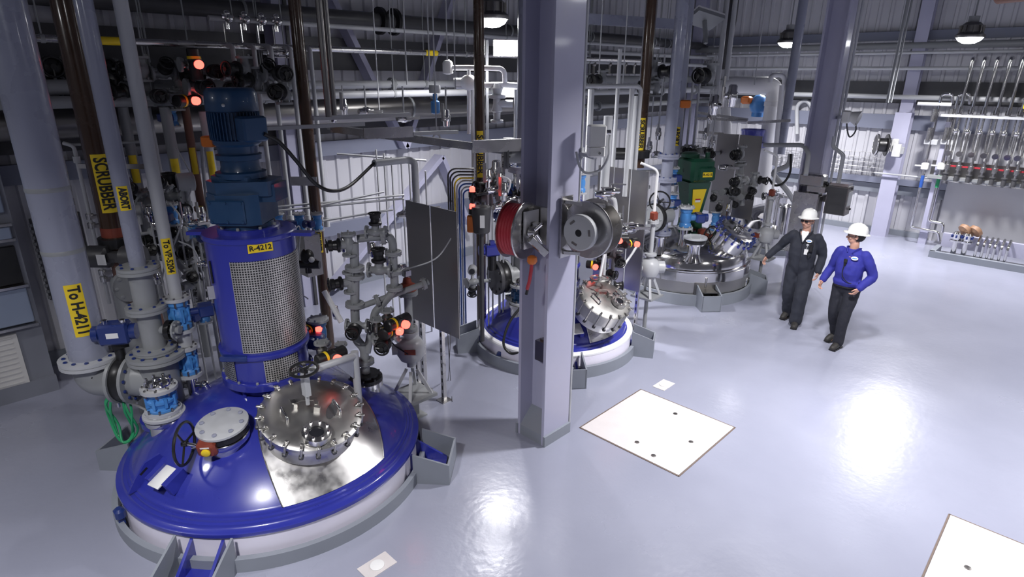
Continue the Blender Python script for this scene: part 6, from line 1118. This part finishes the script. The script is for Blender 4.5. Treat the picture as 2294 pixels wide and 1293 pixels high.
# ---------------------------------------------------------------- left background clusters
bpipes = [(300, 240, 500, 7.6, .06, 'grey pipe', '1'), (352, 240, 520, 7.9, .05, 'light grey pipe', ''), (392, 240, 500, 7.7, .065, 'grey pipe', ''), (436, 240, 520, 8.0, .05, 'brick brown', ''), (474, 250, 520, 8.0, .055, 'light grey pipe', ''), (265, 175, 480, 7.4, .06, 'light grey pipe', '')]
for i, (px, y0, y1, h, r, mt_, _) in enumerate(bpipes):
    q = P(px, 370, hd=h); t = thing('process_pipe', ['grey pipe right of the ABORT pipe with yellow label', 'pale pipe behind the slim grey pipe', 'grey pipe left of the blue gearbox with yellow label', 'brown pipe just left of the blue motor with yellow label', 'pale pipe beside the blue coupling with yellow label', 'pale pipe between the brown and ABORT pipes'][i], 'pipe', q); m = MB(); m.cyl(at(q, 0), at(q, zat(q, y0)), r, n=14); build('pipe_run', m, mt_, t)
    if i in (0, 2, 3, 4): sticker(t, ['SCRUBBER', '', 'VACUUM', 'SCRUBBER', 'ABORT'][i] if 0 else '', at(q, zat(q, 378)), (0, 0, -1), CAM-q, r, .34, r*1.5, .06) if 0 else None
    if i in (0, 2, 3, 4):
        g = MB(); n = 8; w = r*1.5; L = .34; X = M.Translation(at(q, zat(q, (378, 0, 385, 360, 368)[i]))) ; y_ = V((0, 0, -1)); z_ = V((CAM.x-q.x, CAM.y-q.y, 0)).normalized(); x_ = y_.cross(z_); X = X @ M((x_, y_, z_)).transposed().to_4x4()
        vs = [(w*(a/n-.5), L*(b-.5), .002) for b in (0, 1) for a in range(n+1)]; g.add(vs, [(a, a+1, n+2+a, n+1+a) for a in range(n)]); build('label_sticker', wrap(g, X, r), 'yellow', t, 'yellow pipe label')
    flange_part(t, upX(q, zat(q, 440+i*9)), r*1.9, mt_, .025, 6)
GL = 'dark valves behind the pipes at the upper left'
spots = [(105, 150, 'gv', 1.7), (130, 185, 'gv', 1.2), (228, 150, 'gv', 1.5), (320, 155, 'gv', 1.3), (365, 165, 'gv', 1.2), (400, 170, 'gv', 1.6), (425, 145, 'av', 1.2), (395, 225, 'av', 1.2), (520, 165, 'gv', 1.2), (550, 155, 'gv', 1.3), (590, 165, 'gv', 1.1), (180, 205, 'gv', 1.2), (345, 215, 'gv', 1.2), (275, 180, 'gv', 1.3), (470, 160, 'gv', 1.2)]
pos = ['far left beside the thick lilac pipe', 'below the far left one', 'right of the brown pipe', 'behind the slim grey pipe', 'right of the slim grey pipe', 'with the largest wheel left of the motor top', 'with red lamp at the motor top, upper', 'with red lamp at the motor top, lower', 'first right of the motor top', 'second right of the motor top', 'third right of the motor top', 'right behind the brown pipe', 'beside the blue box', 'between ABORT and slim pipes', 'just over the motor top']
for i, (px, py, kd, s) in enumerate(spots): valve(kd, P(px, py, hd=7.6+.15*(i % 3)), ((1, 0, 0), (0, 0, 1))[i % 2], (-fh-S*.5, -fh+V((0, 0, .4)), S-fh*.4)[i % 3] if kd == 'gv' else S-fh*.3, 'dark overhead valve, the one '+pos[i], GL, s)
GM = 'black valves between the slim pipe and the lantern'
spots = [(300, 425, 1.1), (320, 445, 1.0), (385, 440, 1.3), (400, 465, 1.2), (365, 410, .9), (410, 520, 1.1), (430, 560, 1.3), (400, 560, 1.2), (440, 620, 1.0), (370, 530, 1.1), (455, 660, 1.0), (425, 600, .9), (350, 560, 1.0), (460, 560, 1.0)]
ps = ['right above the ABORT label', 'just under that one', 'at the middle of the diagonal pipe', 'lower on the diagonal pipe', 'beside the pale tank', 'left of the lantern top', 'largest one left of the lantern', 'left of the largest one', 'beside the lantern name plate', 'behind the To VP-5204 label', 'next to the upper blue valve', 'above the lantern name plate', 'right of the dark grey actuator', 'touching the left edge of the lantern']
for i, (px, py, s) in enumerate(spots): valve('gv', P(px, py, hd=6.9+.12*(i % 4)), (S*.7-V((0, 0, .7)), (0, 0, 1), S, (0, 0, 1))[i % 4], (-fh+V((0, 0, .6)), -S-fh, V((0, 0, 1)), S-fh)[i % 4], 'black valve '+ps[i], GM, s)
run('diagonal_pipe', 'grey flanged pipe slanting down behind the slim grey pipe', [(300, 440, 7.0), (335, 455, 7.0), (385, 500, 7.0), (450, 560, 7.0)], .06, 'grey pipe', flanges=[(0, .6), (1, .6), (2, .4)])
run('diagonal_pipe', 'second slanting pipe lower left of the lantern', [(395, 585, 6.8), (450, 640, 6.8), (455, 720, 6.8)], .045, 'grey pipe', flanges=[(0, .5)])
c = P(415, 408, hd=7.2); m = MB(); m.lathe([(.08, -.1), (.11, -.09), (.11, .09), (.08, .1), (.05, .1)], zmat(c, -S*.8-fh*.6), 20); m.cyl(c, at(c, c.z-.5), .03); solo('gauge_body', m, 'light grey pipe', 'pale round instrument face left of the blue gearbox', 'instrument')
for i, (px, py) in enumerate(((303, 258), (385, 262))): c = P(px, py, hd=8.0); valve('bb', c, (0, 0, 1), -fh, ['blue valve between the ABORT and slim grey pipes', 'blue valve right of the slim grey pipe'][i], None, .9)
for i, pts in enumerate(([(380, 455, 6.6), (405, 490, 6.55), (395, 535, 6.6), (370, 590, 6.7), (362, 640, 6.8)], [(400, 540, 6.5), (435, 560, 6.5), (455, 620, 6.5), (460, 680, 6.5)], [(395, 330, 7.3), (430, 400, 7.2), (420, 450, 7.1)], [(452, 310, 7.3), (455, 370, 7.2), (462, 440, 7.1), (468, 490, 6.9)], [(655, 520, 6.5), (672, 515, 6.6), (665, 640, 6.6), (690, 670, 6.7)])):
    cable('tube', [P(a, b, hd=c) for a, b, c in pts], (.009, .009, .008, .022, .008)[i], 'light grey pipe', ['pale tube curving past the slim grey pipe', 'pale tube curving down to the lantern edge', 'pale tube from the round instrument', 'thick white tube left of the blue gearbox', 'pale tube right of the lantern'][i], 'tube')
# slim steel pipes between middle column and rack, small bits
for i, (px, y0, y1, h) in enumerate(((1060, 170, 600, 8.8), (1092, 90, 520, 8.9), (1155, 200, 420, 8.7), (1300, 260, 560, 8.4), (1320, 200, 540, 9.0))):
    q = P(px, 300, hd=h); m = MB(); m.cyl(at(q, zat(q, y1)), at(q, zat(q, y0)), (.03, .02, .025, .03, .045)[i], n=8); solo('vertical_pipe', m, 'light grey pipe', ['pale pipe just left of the brown pipe by the column', 'thin pipe just right of the brown pipe by the column', 'thin pipe right of the lilac riser', 'pale pipe just right of the middle column', 'stout pale pipe behind the white control box'][i], 'pipe')
for i, (px, py, kd, s) in enumerate(((1100, 415, 'gv', 1.3), (1112, 385, 'bv', 2.2), (1095, 445, 'gv', 1.2), (1168, 430, 'gv', 1.1), (1160, 395, 'bv', 2.0), (1125, 440, 'tm', 1.4), (1300, 410, 'bb', 1.0), (1172, 300, 'bv', 2.2), (1165, 470, 'bb', 1.0), (1350, 180, 'gv', 1.4), (1465, 160, 'gv', 1.6), (1470, 195, 'gv', 1.4), (1590, 170, 'gv', 1.8), (1600, 235, 'bv', 2.4), (1640, 215, 'bv', 2.6), (1300, 195, 'gv', 1.3))):
    valve(kd, P(px, py, hd=8.2 if px < 1310 else 10.6), (0, 0, 1), (-fh-S, -fh+S, -S)[i % 3], ['black valve right of the brown pipe and its label', 'bright valve under the dark tee', 'black valve above the hose reel', 'black valve at the column edge above the reel', 'bright valve at the column edge', 'grey gauge above the red hose reel', 'blue valve right of the column below the cable loop', 'bright valve at the left column edge below the lamp', 'blue valve behind the red hose reel', 'dark valve behind the white control box', 'black valve right of the brown pipe high up', 'second black valve right of the brown pipe', 'dark valve at the left end of the white frame', 'bright valve left of the white frame', 'bright valve inside the white frame', 'dark valve at the right column edge'][i], None, s)
for i, (px, py) in enumerate(((1330, 150), (1365, 150), (1400, 150), (1420, 150))): c = P(px, py, y=8.8); m = MB(); m.cyl(c+V((0, 0, .1)), c-V((0, 0, .15)), .035, n=8); m.ball(c+V((0, 0, .06)), .06); solo('pipe_fitting', m, 'dull stainless', od[i]+' dark fitting from the left under the pale pipes right of the column', 'fitting', 'fittings right of the column')

# more small fittings, denser where the photo is densest
def row(kd, pts, hd, label, group, s=1.0, sides=None, stem=None):
    for i, (px, py) in enumerate(pts): valve(kd, P(px, py, hd=hd+.06*(i % 3)), ((0, 0, 1), (1, 0, 0), (0, 0, 1))[i % 3], (sides or [-fh-S*.4, -fh+S*.5, V((0, 0, 1))-fh*.3])[i % 3], od[i]+' '+label, group, s)
    for i, (px, py) in enumerate(pts if stem is not None else []):
        p = P(px, py, hd=hd+.06*(i % 3)); m = MB(); m.cyl(p, V((p.x, p.y, stem)), .012, n=6); solo('thin_pipe', m, 'light grey pipe', 'thin tube at the '+od[i]+' of the '+group, 'tube', 'tubes of the '+group)
row('bv', [(1093, 400), (1103, 425), (1118, 408), (1128, 430), (1150, 445), (1160, 415), (1176, 440), (1120, 462)], 8.0, 'bright small valve from the left between the brown pipe and the column', 'bright valves left of the column', 1.8, stem=0)
row('bb', [(1148, 425), (1172, 452), (1118, 478)], 8.2, 'dark blue valve from the left between the lilac riser and the column', 'blue valves left of the column', .8)
row('gv', [(1508, 338), (1524, 336), (1540, 338), (1556, 340), (1572, 338), (1588, 344)], 11.9, 'dark valve from the left in the row behind the green motor', 'row of dark valves behind the green motor', 1.0)
row('bv', [(1475, 300), (1500, 290), (1582, 300), (1596, 318), (1470, 345), (1590, 265), (1455, 330)], 11.6, 'bright small valve from the left above and around the green motor', 'bright valves around the green motor', 1.6, stem=4.1)
row('gv', [(1600, 440), (1622, 430), (1640, 455), (1612, 462), (1664, 440), (1680, 425)], 11.1, 'dark valve from the left in the tangle right of the green drive', 'dark valves right of the green drive', .9)
row('tm', [(310, 470), (345, 520), (378, 560), (418, 640), (445, 600)], 6.8, 'round pale gauge from the left between the ABORT pipe and the lantern', 'pale gauges left of the lantern', 1.0)
row('bv', [(335, 480), (360, 500), (400, 495), (420, 480), (440, 500), (452, 480), (350, 620), (460, 590)], 6.75, 'bright small valve from the left between the slim grey pipe and the lantern', 'bright valves left of the lantern', 1.3, stem=0)
row('bb', [(455, 700), (440, 520), (385, 480)], 6.7, 'dark blue valve from the right along the left edge of the lantern', 'blue valves left of the lantern', .9)
row('bv', [(770, 548), (905, 480), (870, 580), (835, 560), (895, 600), (752, 700)], 7.0, 'bright small valve from the left among the risers behind the foremost manway', 'bright valves among the risers', 1.3)
row('gv', [(90, 200), (150, 165), (250, 165), (300, 205), (445, 195), (540, 200), (575, 180), (615, 165), (635, 205), (200, 225)], 7.7, 'dark flanged valve counted along the grey pipes at the upper left', 'far valves at the upper left', 1.4)
row('bv', [(745, 255), (820, 250), (770, 240), (1000, 265), (905, 265)], 8.3, 'bright fitting from the left hanging under the pale pipes right of the motor', 'fittings under the pale pipes', 1.6, stem=3.6)
for i, (px, py, h) in enumerate(((1125, 395, 8.0), (1145, 470, 8.0), (1172, 380, 8.0))): cable('white_tube', [P(px, py, hd=h), P(px+18, py+12, hd=h-.05), P(px+8, py+45, hd=h), P(px-14, py+80, hd=h)], .014, 'white insulation', od[i]+' white tube from the left hanging above the red hose reel', 'tube', 'white tubes above the hose reel')
for i, (y, a, b) in enumerate(((1.95, 1330, 1560), (2.3, 1460, 1610), (1.6, 1335, 1460))):
    p = P(a, 350, hd=11.8); q = P(b, 350, hd=12.4); m = MB(); m.cyl(V((p.x, p.y, y)), V((q.x, q.y, y)), .04, n=10); solo('cross_pipe', m, 'light grey pipe', ['pale level pipe behind the green motor, middle one', 'pale level pipe behind the green motor, upper one', 'pale level pipe behind the panels right of the column'][i], 'pipe')
# ================================================================ the two men
from mathutils import noise
def fused(mb, vox, it=4, wr=0., wf=(9, 9, 5)):
    """one continuous surface grown from overlapping pieces"""
    me = bpy.data.meshes.new('tmp'); me.from_pydata(mb.v, [], mb.f); o = bpy.data.objects.new('tmp', me); COL.objects.link(o)
    r = o.modifiers.new('r', 'REMESH'); r.mode = 'VOXEL'; r.voxel_size = vox; s = o.modifiers.new('s', 'SMOOTH'); s.factor = .5; s.iterations = it
    dg = bpy.context.evaluated_depsgraph_get(); me2 = bpy.data.meshes.new_from_object(o.evaluated_get(dg)); bpy.data.objects.remove(o); bpy.data.meshes.remove(me)
    out = MB(); ns = [v.normal.copy() for v in me2.vertices]
    for v, n in zip(me2.vertices, ns):
        p = v.co.copy()
        if wr: q = V((p.x*wf[0], p.y*wf[1], p.z*wf[2])); p += n*(wr*noise.noise(q)+wr*.6*noise.noise(q*2.3))
        out.v.append(p)
    out.f = [tuple(p.vertices) for p in me2.polygons]; out.mi = [0]*len(out.f); bpy.data.meshes.remove(me2); return out
def limb(m, pts, rad, seg=5):
    pts = [V(p) for p in pts]; q = spline(pts, seg); rr = []
    for i in range(len(q)): t = i/seg; k = min(int(t), len(rad)-2); rr.append(rad[k]+(rad[k+1]-rad[k])*(t-k))
    m.sweep(q, rr, 14); m.ball(q[0], rr[0]); m.ball(q[-1], rr[-1])
def torso(m, rings, n=20):
    vs = []
    for z, cx, cy, rx, ry in rings:
        for i in range(n): a = 2*math.pi*i/n; c, s = math.cos(a), math.sin(a); vs.append((cx+rx*abs(c)**.85*(1 if c > 0 else -1), cy+ry*s, z))
    k = len(rings); fs = [(j*n+i, j*n+(i+1) % n, (j+1)*n+(i+1) % n, (j+1)*n+i) for j in range(k-1) for i in range(n)]
    m.add(vs, fs+[tuple(range(n-1, -1, -1)), tuple((k-1)*n+i for i in range(n))])
def hand(m, wrist, fwd, palm_n, side, curl=.5, s=1.):
    """wrist point, direction of the fingers, palm normal, side = direction of the thumb"""
    f = V(fwd).normalized(); pn = V(palm_n); pn = (pn-f*pn.dot(f)).normalized(); t = V(side); t = (t-f*t.dot(f)-pn*t.dot(pn)).normalized(); w = V(wrist)
    m.ball(w+f*.045*s, .043*s, (1, 1, 1), 14, None, 0, M((t, f, pn)).transposed().to_4x4() @ M.Diagonal((.95, 1.15, .42, 1)))
    limb(m, [w-f*.02, w+f*.03*s], [.027*s, .027*s])
    for k, (o, L) in enumerate(((.028, .075), (.010, .085), (-.009, .078), (-.027, .062))):
        a = w+f*.078*s+t*o*s; d = (f+t*o*2.0).normalized(); c = curl*(1+.12*k); pts = [a-f*.02*s, a]
        for j, l in enumerate((.45, .32, .25)): c2 = c*(j+.6); pts.append(pts[-1]+(d*math.cos(c2)+pn*math.sin(c2))*L*l*s)
        m.sweep(pts, [.0105*s, .0105*s, .0095*s, .0088*s, .0075*s], 8); m.ball(pts[-1], .0078*s, n=8)
    a = w+f*.025*s+t*.033*s; pts = [a-t*.015*s, a, a+(t*.7+f*.7+pn*.25)*.032*s, a+(t*.75+f*1.35+pn*.5)*.042*s]; m.sweep(pts, [.014*s, .0135*s, .0115*s, .009*s], 8); m.ball(pts[-1], .009*s, n=8)
def make_person(label, pos, face, cfg):
    """local frame: +Y the way he faces, +X his right hand side"""
    ang = math.atan2(face.y, face.x)-math.pi/2; X = M.Translation(V(pos)) @ rotz(ang) @ M.Scale(cfg.get('s', 1), 4); t = thing('person', label, 'person', pos)
    def put(m): m.v = [X @ p for p in m.v]; return m
    g = cfg['girth']; hip = {1: V((.095, cfg['hy'], .92)), -1: V((-.095, cfg['hy'], .92))}; kn, an, toe = cfg['knee'], cfg['ankle'], cfg['toe']; sh, el, wr = cfg['shoulder'], cfg['elbow'], cfg['wrist']
    HX = M.Translation((0, cfg['ly'], 1.565)) @ rotz(cfg['head']) @ M.Rotation(cfg.get('nod', -.12), 4, 'X') @ M.Translation((0, -cfg['ly'], -1.565)); hy = cfg['ly']+.012
    # ---- body: one skin surface, head to feet
    m = MB(); torso(m, [(.86, 0, 0, .13, .09), (1.0, 0, .01, .14, .10), (1.2, 0, .02, .15, .11), (1.4, 0, .02, .16, .10), (1.50, 0, .01, .09, .07)])
    for k in (1, -1):
        limb(m, [hip[k], kn[k], an[k]], [.075, .05, .035]); limb(m, [an[k], an[k]+(toe[k]-an[k])*.7-V((0, 0, .02))], [.035, .03])
        limb(m, [sh[k], el[k], wr[k]], [.05, .04, .028]); hand(m, wr[k], cfg['hf'][k], cfg['hp'][k], cfg['ht'][k], cfg['curl'][k])
    limb(m, [(0, cfg['ly']-.01, 1.46), (0, cfg['ly'], 1.58)], [.062, .058])
    h = MB(); h.T = HX; c = V((0, hy, 1.69))
    h.ball(c+V((0, -.012, .012)), .098, (.83, 1.04, 1.08), 22); h.ball(c+V((0, .022, -.055)), .068, (.92, .92, 1.0), 18); h.ball(c+V((0, .045, -.092)), .032, (1.2, .9, .8), 12)
    limb(h, [c+V((0, .088, .0)), c+V((0, .107, -.034))], [.011, .0165]); h.ball(c+V((.013, .098, -.038)), .010); h.ball(c+V((-.013, .098, -.038)), .010)
    limb(h, [c+V((-.045, .078, .022)), c+V((0, .090, .022)), c+V((.045, .078, .022))], [.012, .012, .012])
    for k in (1, -1): h.ball(c+V((.045*k, .062, -.030)), .026, (1, .8, .9), 10); h.ball(c+V((.083*k, -.010, -.012)), .032, (.34, .62, 1.0), 10)
    limb(h, [c+V((-.022, .082, -.064)), c+V((0, .088, -.064)), c+V((.022, .082, -.064))], [.007, .009, .007]); h.ball(c+V((0, .078, -.075)), .013, (1.5, .7, .6), 10)
    m.v += h.v; off = len(m.v)-len(h.v); m.f += [tuple(i+off for i in f) for f in h.f]; m.mi += h.mi
    build('body', put(fused(m, .0062, 3)), 'skin', t)
    def onhead(name, mb, mat, parent=t, lab=None): mb.v = [X @ (HX @ p) for p in mb.v]; return build(name, mb, mat, parent, lab)
    for k in (1, -1): e = MB(); e.ball(c+V((.031*k, .078, .004)), .0105, n=10); onhead('eye', e, 'white'); e = MB(); e.ball(c+V((.031*k, .0865, .004)), .0048, n=8); onhead('iris', e, 'black', t.children[-1])
    e = MB(); e.box(c+V((0, .0935, -.064)), (.040, .006, .004)); onhead('mouth', e, 'rust red')
    e = MB()
    for k in (1, -1): e.sweep(spline([c+V((.004*k, .107, .003)), c+V((.045*k, .098, .002)), c+V((.078*k, .06, .0)), c+V((.088*k, 0, -.002))], 4), 0, sq=(.004, .006)); e.box(c+V((.033*k, .101, -.004)), (.05, .003, .028))
    onhead('safety_glasses', e, 'lens dark' if cfg['dark'] else 'dark grey')
    e = MB(); e.ball(c+V((0, -.022, .012)), .102, (.84, 1.0, 1.0), 18); e2 = MB(); 
    for p in e.v: p.y = min(p.y, c.y+.03-.35*max(0, c.z-p.z)-.0); p.z = max(p.z, c.z-.075)
    onhead('hair', e, cfg['hair'])
    # hard hat
    e = MB(); prof = [(.155, -.004), (.150, .0), (.122, .006), (.119, .03), (.115, .07), (.095, .115), (.06, .140), (0, .150)]
    Y = M.Translation(c+V((0, -.008, .045))) @ M.Rotation(.04, 4, 'X') @ M.Diagonal((.88, 1.08, .93, 1)); e.lathe(prof, Y, 36); e.lathe([(.115, .02), (.112, .06), (.09, .105), (0, .135)], Y, 24)
    pk = [(.155*math.cos(a)*.88, .150*math.sin(a)*1.08+.012*math.sin(a)**2) for a in [math.pi*i/14 for i in range(15)]]; e.prism([(x, y) for x, y in pk]+[(-.1, .02), (.1, .02)], .006, M.Translation(c+V((0, -.0, .042))) @ M.Rotation(-.02, 4, 'X'))
    onhead('hard_hat', e, 'hat white', t, 'white hard hat')
    e = MB()
    for k in (-1, 0, 1): e.sweep([Y @ V((.03*k, q*.098*math.cos(.0), .151-.0-.055*q*q-.02*abs(k))) for q in (-.9, -.6, -.3, 0, .3, .6, .9)], .007, 6)
    onhead('ridge', e, 'hat white', t.children[-1])
    # ---- clothes
    def sleeve(m, k, r): limb(m, [sh[k]-V((.02*k, 0, 0)), sh[k]+(el[k]-sh[k])*.45, el[k], el[k]+(wr[k]-el[k])*.5, wr[k]-(wr[k]-el[k])*.06], r, 6)
    def leg(m, k, r): kk = kn[k]; limb(m, [hip[k], hip[k]+(kk-hip[k])*.5, kk, kk+(an[k]-kk)*.5, an[k]+V((0, -.0, .0))], r, 6)
    ly = cfg['ly']; up = [(1.06, 0, .02, .165*g, .125*g), (1.16, 0, .03, .172*g, .135*g), (1.28, 0, .025, .178*g, .128*g), (1.38, 0, .015, .185, .115), (1.45, 0, ly-.005, .165, .095), (1.505, 0, ly-.01, .085, .075)]
    low = [(.80, 0, cfg['hy'], .12, .08), (.88, 0, cfg['hy'], .168*g, .125), (.98, 0, .01, .170*g, .13*g), (1.06, 0, .02, .165*g, .125*g)]
    if cfg['kind'] == 'coverall':
        m = MB(); torso(m, low+up[1:])
        for k in (1, -1): sleeve(m, k, [.079, .078, .066, .060, .052]); leg(m, k, [.116, .114, .100, .096, .100])
        build('coverall', put(fused(m, .011, 4, .011, (9, 9, 6))), 'coverall', t)
        m = MB(); m.add([(-.05, ly+.075, 1.50), (.05, ly+.075, 1.50), (0, .128*1.06+.028, 1.365), (-.05, ly+.05, 1.53), (.05, ly+.05, 1.53), (0, ly+.02, 1.40)], [(0, 2, 1), (3, 4, 5), (0, 1, 4, 3), (1, 2, 5, 4), (2, 0, 3, 5)]); build('undershirt', put(m), 'white', t, 'white undershirt at the neck')
        m = MB()
        for k in (1, -1): m.sweep(spline([V((.085*k, ly-.04, 1.51)), V((.085*k, ly+.05, 1.515)), V((.05*k, .125, 1.45)), V((.012*k, .152, 1.36))], 5), 0, sq=(.012, .05))
        build('collar', put(m), 'coverall', t)
    else:
        m = MB(); torso(m, [(.955, 0, .010, .168*g, .128*g), (.98, 0, .012, .176*g, .136*g), (1.02, 0, .018, .178*g, .140*g)]+up)
        for k in (1, -1): sleeve(m, k, [.079, .078, .066, .060, .050])
        build('shirt', put(fused(m, .010, 3, .010, (8, 8, 7))), 'blue shirt', t)
        m = MB(); torso(m, [(.80, 0, cfg['hy'], .12, .08), (.88, 0, cfg['hy'], .160*g, .118), (.965, 0, .008, .158*g, .120*g)])
        for k in (1, -1): leg(m, k, [.106, .099, .082, .074, .076])
        build('trousers', put(fused(m, .011, 4, .008, (9, 9, 6))), 'trousers', t)
        m = MB(); torso(m, [(.945, 0, .010, .170*g, .130*g), (.965, 0, .010, .170*g, .130*g)]); build('belt', put(m), 'black', t)
        m = MB()
        for k in (1, -1): m.sweep(spline([V((.08*k, ly-.05, 1.50)), V((.08*k, ly+.04, 1.51)), V((.035*k, .115, 1.455))], 5), 0, sq=(.01, .045))
        build('collar', put(m), 'blue shirt', t)
    for k in (1, -1):
        a, b = an[k], toe[k]; d = (b-a); d.z = 0; m = MB(); zs = min(a.z, b.z+.06)-.09; limb(m, [a+V((0, 0, .05)), a-V((0, 0, .02))], [.056, .052]); limb(m, [a-V((0, 0, .045))-d*.18, a+d*.5-V((0, 0, .04)), V((b.x, b.y, b.z+.042))], [.046, .050, .044]); bt = build('boot', put(fused(m, .009, 3)), 'boot', t)
        m = MB(); n = d.normalized(); s_ = V((-n.y, n.x, 0)); m.sweep([a-n*.075-V((0, 0, a.z-b.z-.012 if a.z < .11 else a.z-b.z-.012)), V((b.x, b.y, b.z+.012))+n*.012], 0, sq=(.095, .024)); build('sole', put(m), 'black rubber', bt)
    return t, X
# man in the dark coverall
g1 = P(1772, 722, z=0); f1 = (V((0, 0, 0))-V((g1.x, g1.y, 0))).normalized(); f1 = rotz(-.20) @ f1
cfg1 = dict(s=1.0, girth=1.14, hy=0., ly=.02, head=-.30, nod=.02, dark=True, hair='hair grey', kind='coverall',
    knee={1: V((.10, .02, .50)), -1: V((-.10, .14, .50))}, ankle={1: V((.11, -.17, .125)), -1: V((-.09, .13, .10))}, toe={1: V((.14, -.02, .0)), -1: V((-.11, .29, .0))},
    shoulder={1: V((.195, .01, 1.43)), -1: V((-.195, .01, 1.43))}, elbow={1: V((.36, -.06, 1.22)), -1: V((-.27, -.05, 1.16))}, wrist={1: V((.50, .05, 1.03)), -1: V((-.27, .06, .92))},
    hf={1: V((.45, .3, -.9)), -1: V((0, .25, -1))}, hp={1: V((-.8, .3, -.3)), -1: V((1, 0, 0))}, ht={1: V((-.1, 1, .2)), -1: V((0, 1, 0))}, curl={1: .45, -1: .5})
p1, X1 = make_person('man in dark charcoal coverall and white hard hat walking with right arm out', (g1.x, g1.y, 0), f1, cfg1)
def pin(name, X, mb, mat, parent, lab=None): mb.v = [X @ p for p in mb.v]; return build(name, mb, mat, parent, lab)
m = MB(); m.box((-.075, .178, 1.235), (.055, .006, .085), M.Identity(4)); pin('badge', X1, m, 'white', p1, 'white badge on the chest'); m = MB(); m.sweep([V((-.075, .18, 1.275)), V((-.08, .172, 1.34))], .004, 5); m.lathe([(.018, 0), (.018, .01), (0, .012)], zmat((-.08, .168, 1.345), (0, 1, 0)), 14); pin('badge_reel', X1, m, 'light grey pipe', p1)
m = MB(); m.lathe([(.032, 0), (.030, .004), (0, .005)], zmat((-.085, .146, 1.40), (-.25, 1, .35)) @ M.Diagonal((1.35, .8, 1, 1)), 20); lg = pin('chest_logo', X1, m, 'white', p1, 'oval white chest logo'); m = MB(); m.lathe([(.024, .0045), (.020, .006), (0, .0065)], zmat((-.085, .146, 1.40), (-.25, 1, .35)) @ M.Diagonal((1.4, .45, 1, 1)), 20); pin('logo_mark', X1, m, 'valve blue', lg)
m = MB(); m.box((-.135, .168, 1.30), (.05, .035, .11), None, bev=.008); m.cyl((-.15, .17, 1.35), (-.15, .17, 1.42), .006, n=6); m.sweep(spline([V((-.12, .185, 1.27)), V((-.10, .19, 1.22)), V((-.12, .185, 1.16)), V((-.15, .17, 1.2))], 5), .006, 6); pin('radio', X1, m, 'black', p1, 'black radio')
m = MB(); m.sweep([V((0, .175, 1.36)), V((0, .187, 1.2)), V((0, .165, 1.02)), V((0, .145, .9))], 0, sq=(.03, .006)); pin('front_placket', X1, m, 'coverall', p1)
# man in the blue shirt
g2 = P(1871, 772, z=0); f2 = (V((0, 0, 0))-V((g2.x, g2.y, 0))).normalized(); f2 = rotz(-.42) @ f2
cfg2 = dict(s=.985, girth=1.10, hy=0., ly=.02, head=-1.1, nod=.06, dark=False, hair='hair dark', kind='shirt',
    knee={1: V((.09, .04, .50)), -1: V((-.09, .10, .50))}, ankle={1: V((.09, -.13, .12)), -1: V((-.08, .10, .10))}, toe={1: V((.12, .02, .0)), -1: V((-.09, .26, .0))},
    shoulder={1: V((.19, .01, 1.43)), -1: V((-.19, .01, 1.43))}, elbow={1: V((.27, -.02, 1.16)), -1: V((-.29, -.06, 1.15))}, wrist={1: V((.30, .14, .97)), -1: V((-.22, .12, .98))},
    hf={1: V((.05, .5, -.85)), -1: V((.35, .45, -.85))}, hp={1: V((-1, .1, 0)), -1: V((.9, -.2, .3))}, ht={1: V((0, 1, .4)), -1: V((.2, 1, .3))}, curl={1: .5, -1: .55})
p2, X2 = make_person('man in bright blue shirt and white hard hat looking towards his companion', (g2.x, g2.y, 0), f2, cfg2)
m = MB(); m.box((.01, .175, 1.345), (.045, .03, .06), None, bev=.008); m.box((.01, .17, 1.30), (.03, .02, .05)); m.sweep(spline([V((.01, .185, 1.29)), V((.015, .20, 1.18)), V((-.01, .185, 1.10)), V((-.08, .165, 1.04)), V((-.15, .11, 1.03))], 6), .006, 6); pin('speaker_mic', X2, m, 'black', p2, 'black microphone with coiled cord')
m = MB(); m.lathe([(.034, 0), (.032, .004), (0, .005)], zmat((-.09, .142, 1.40), (-.28, 1, .35)) @ M.Diagonal((1.35, .8, 1, 1)), 20); lg = pin('chest_logo', X2, m, 'white', p2, 'oval white chest logo'); m = MB(); m.lathe([(.025, .0045), (.021, .006), (0, .0065)], zmat((-.09, .142, 1.40), (-.28, 1, .35)) @ M.Diagonal((1.4, .45, 1, 1)), 20); pin('logo_mark', X2, m, 'valve blue', lg)
m = MB(); m.box((-.20, .06, 1.0), (.04, .06, .12), None, bev=.008); pin('belt_radio', X2, m, 'black', p2)
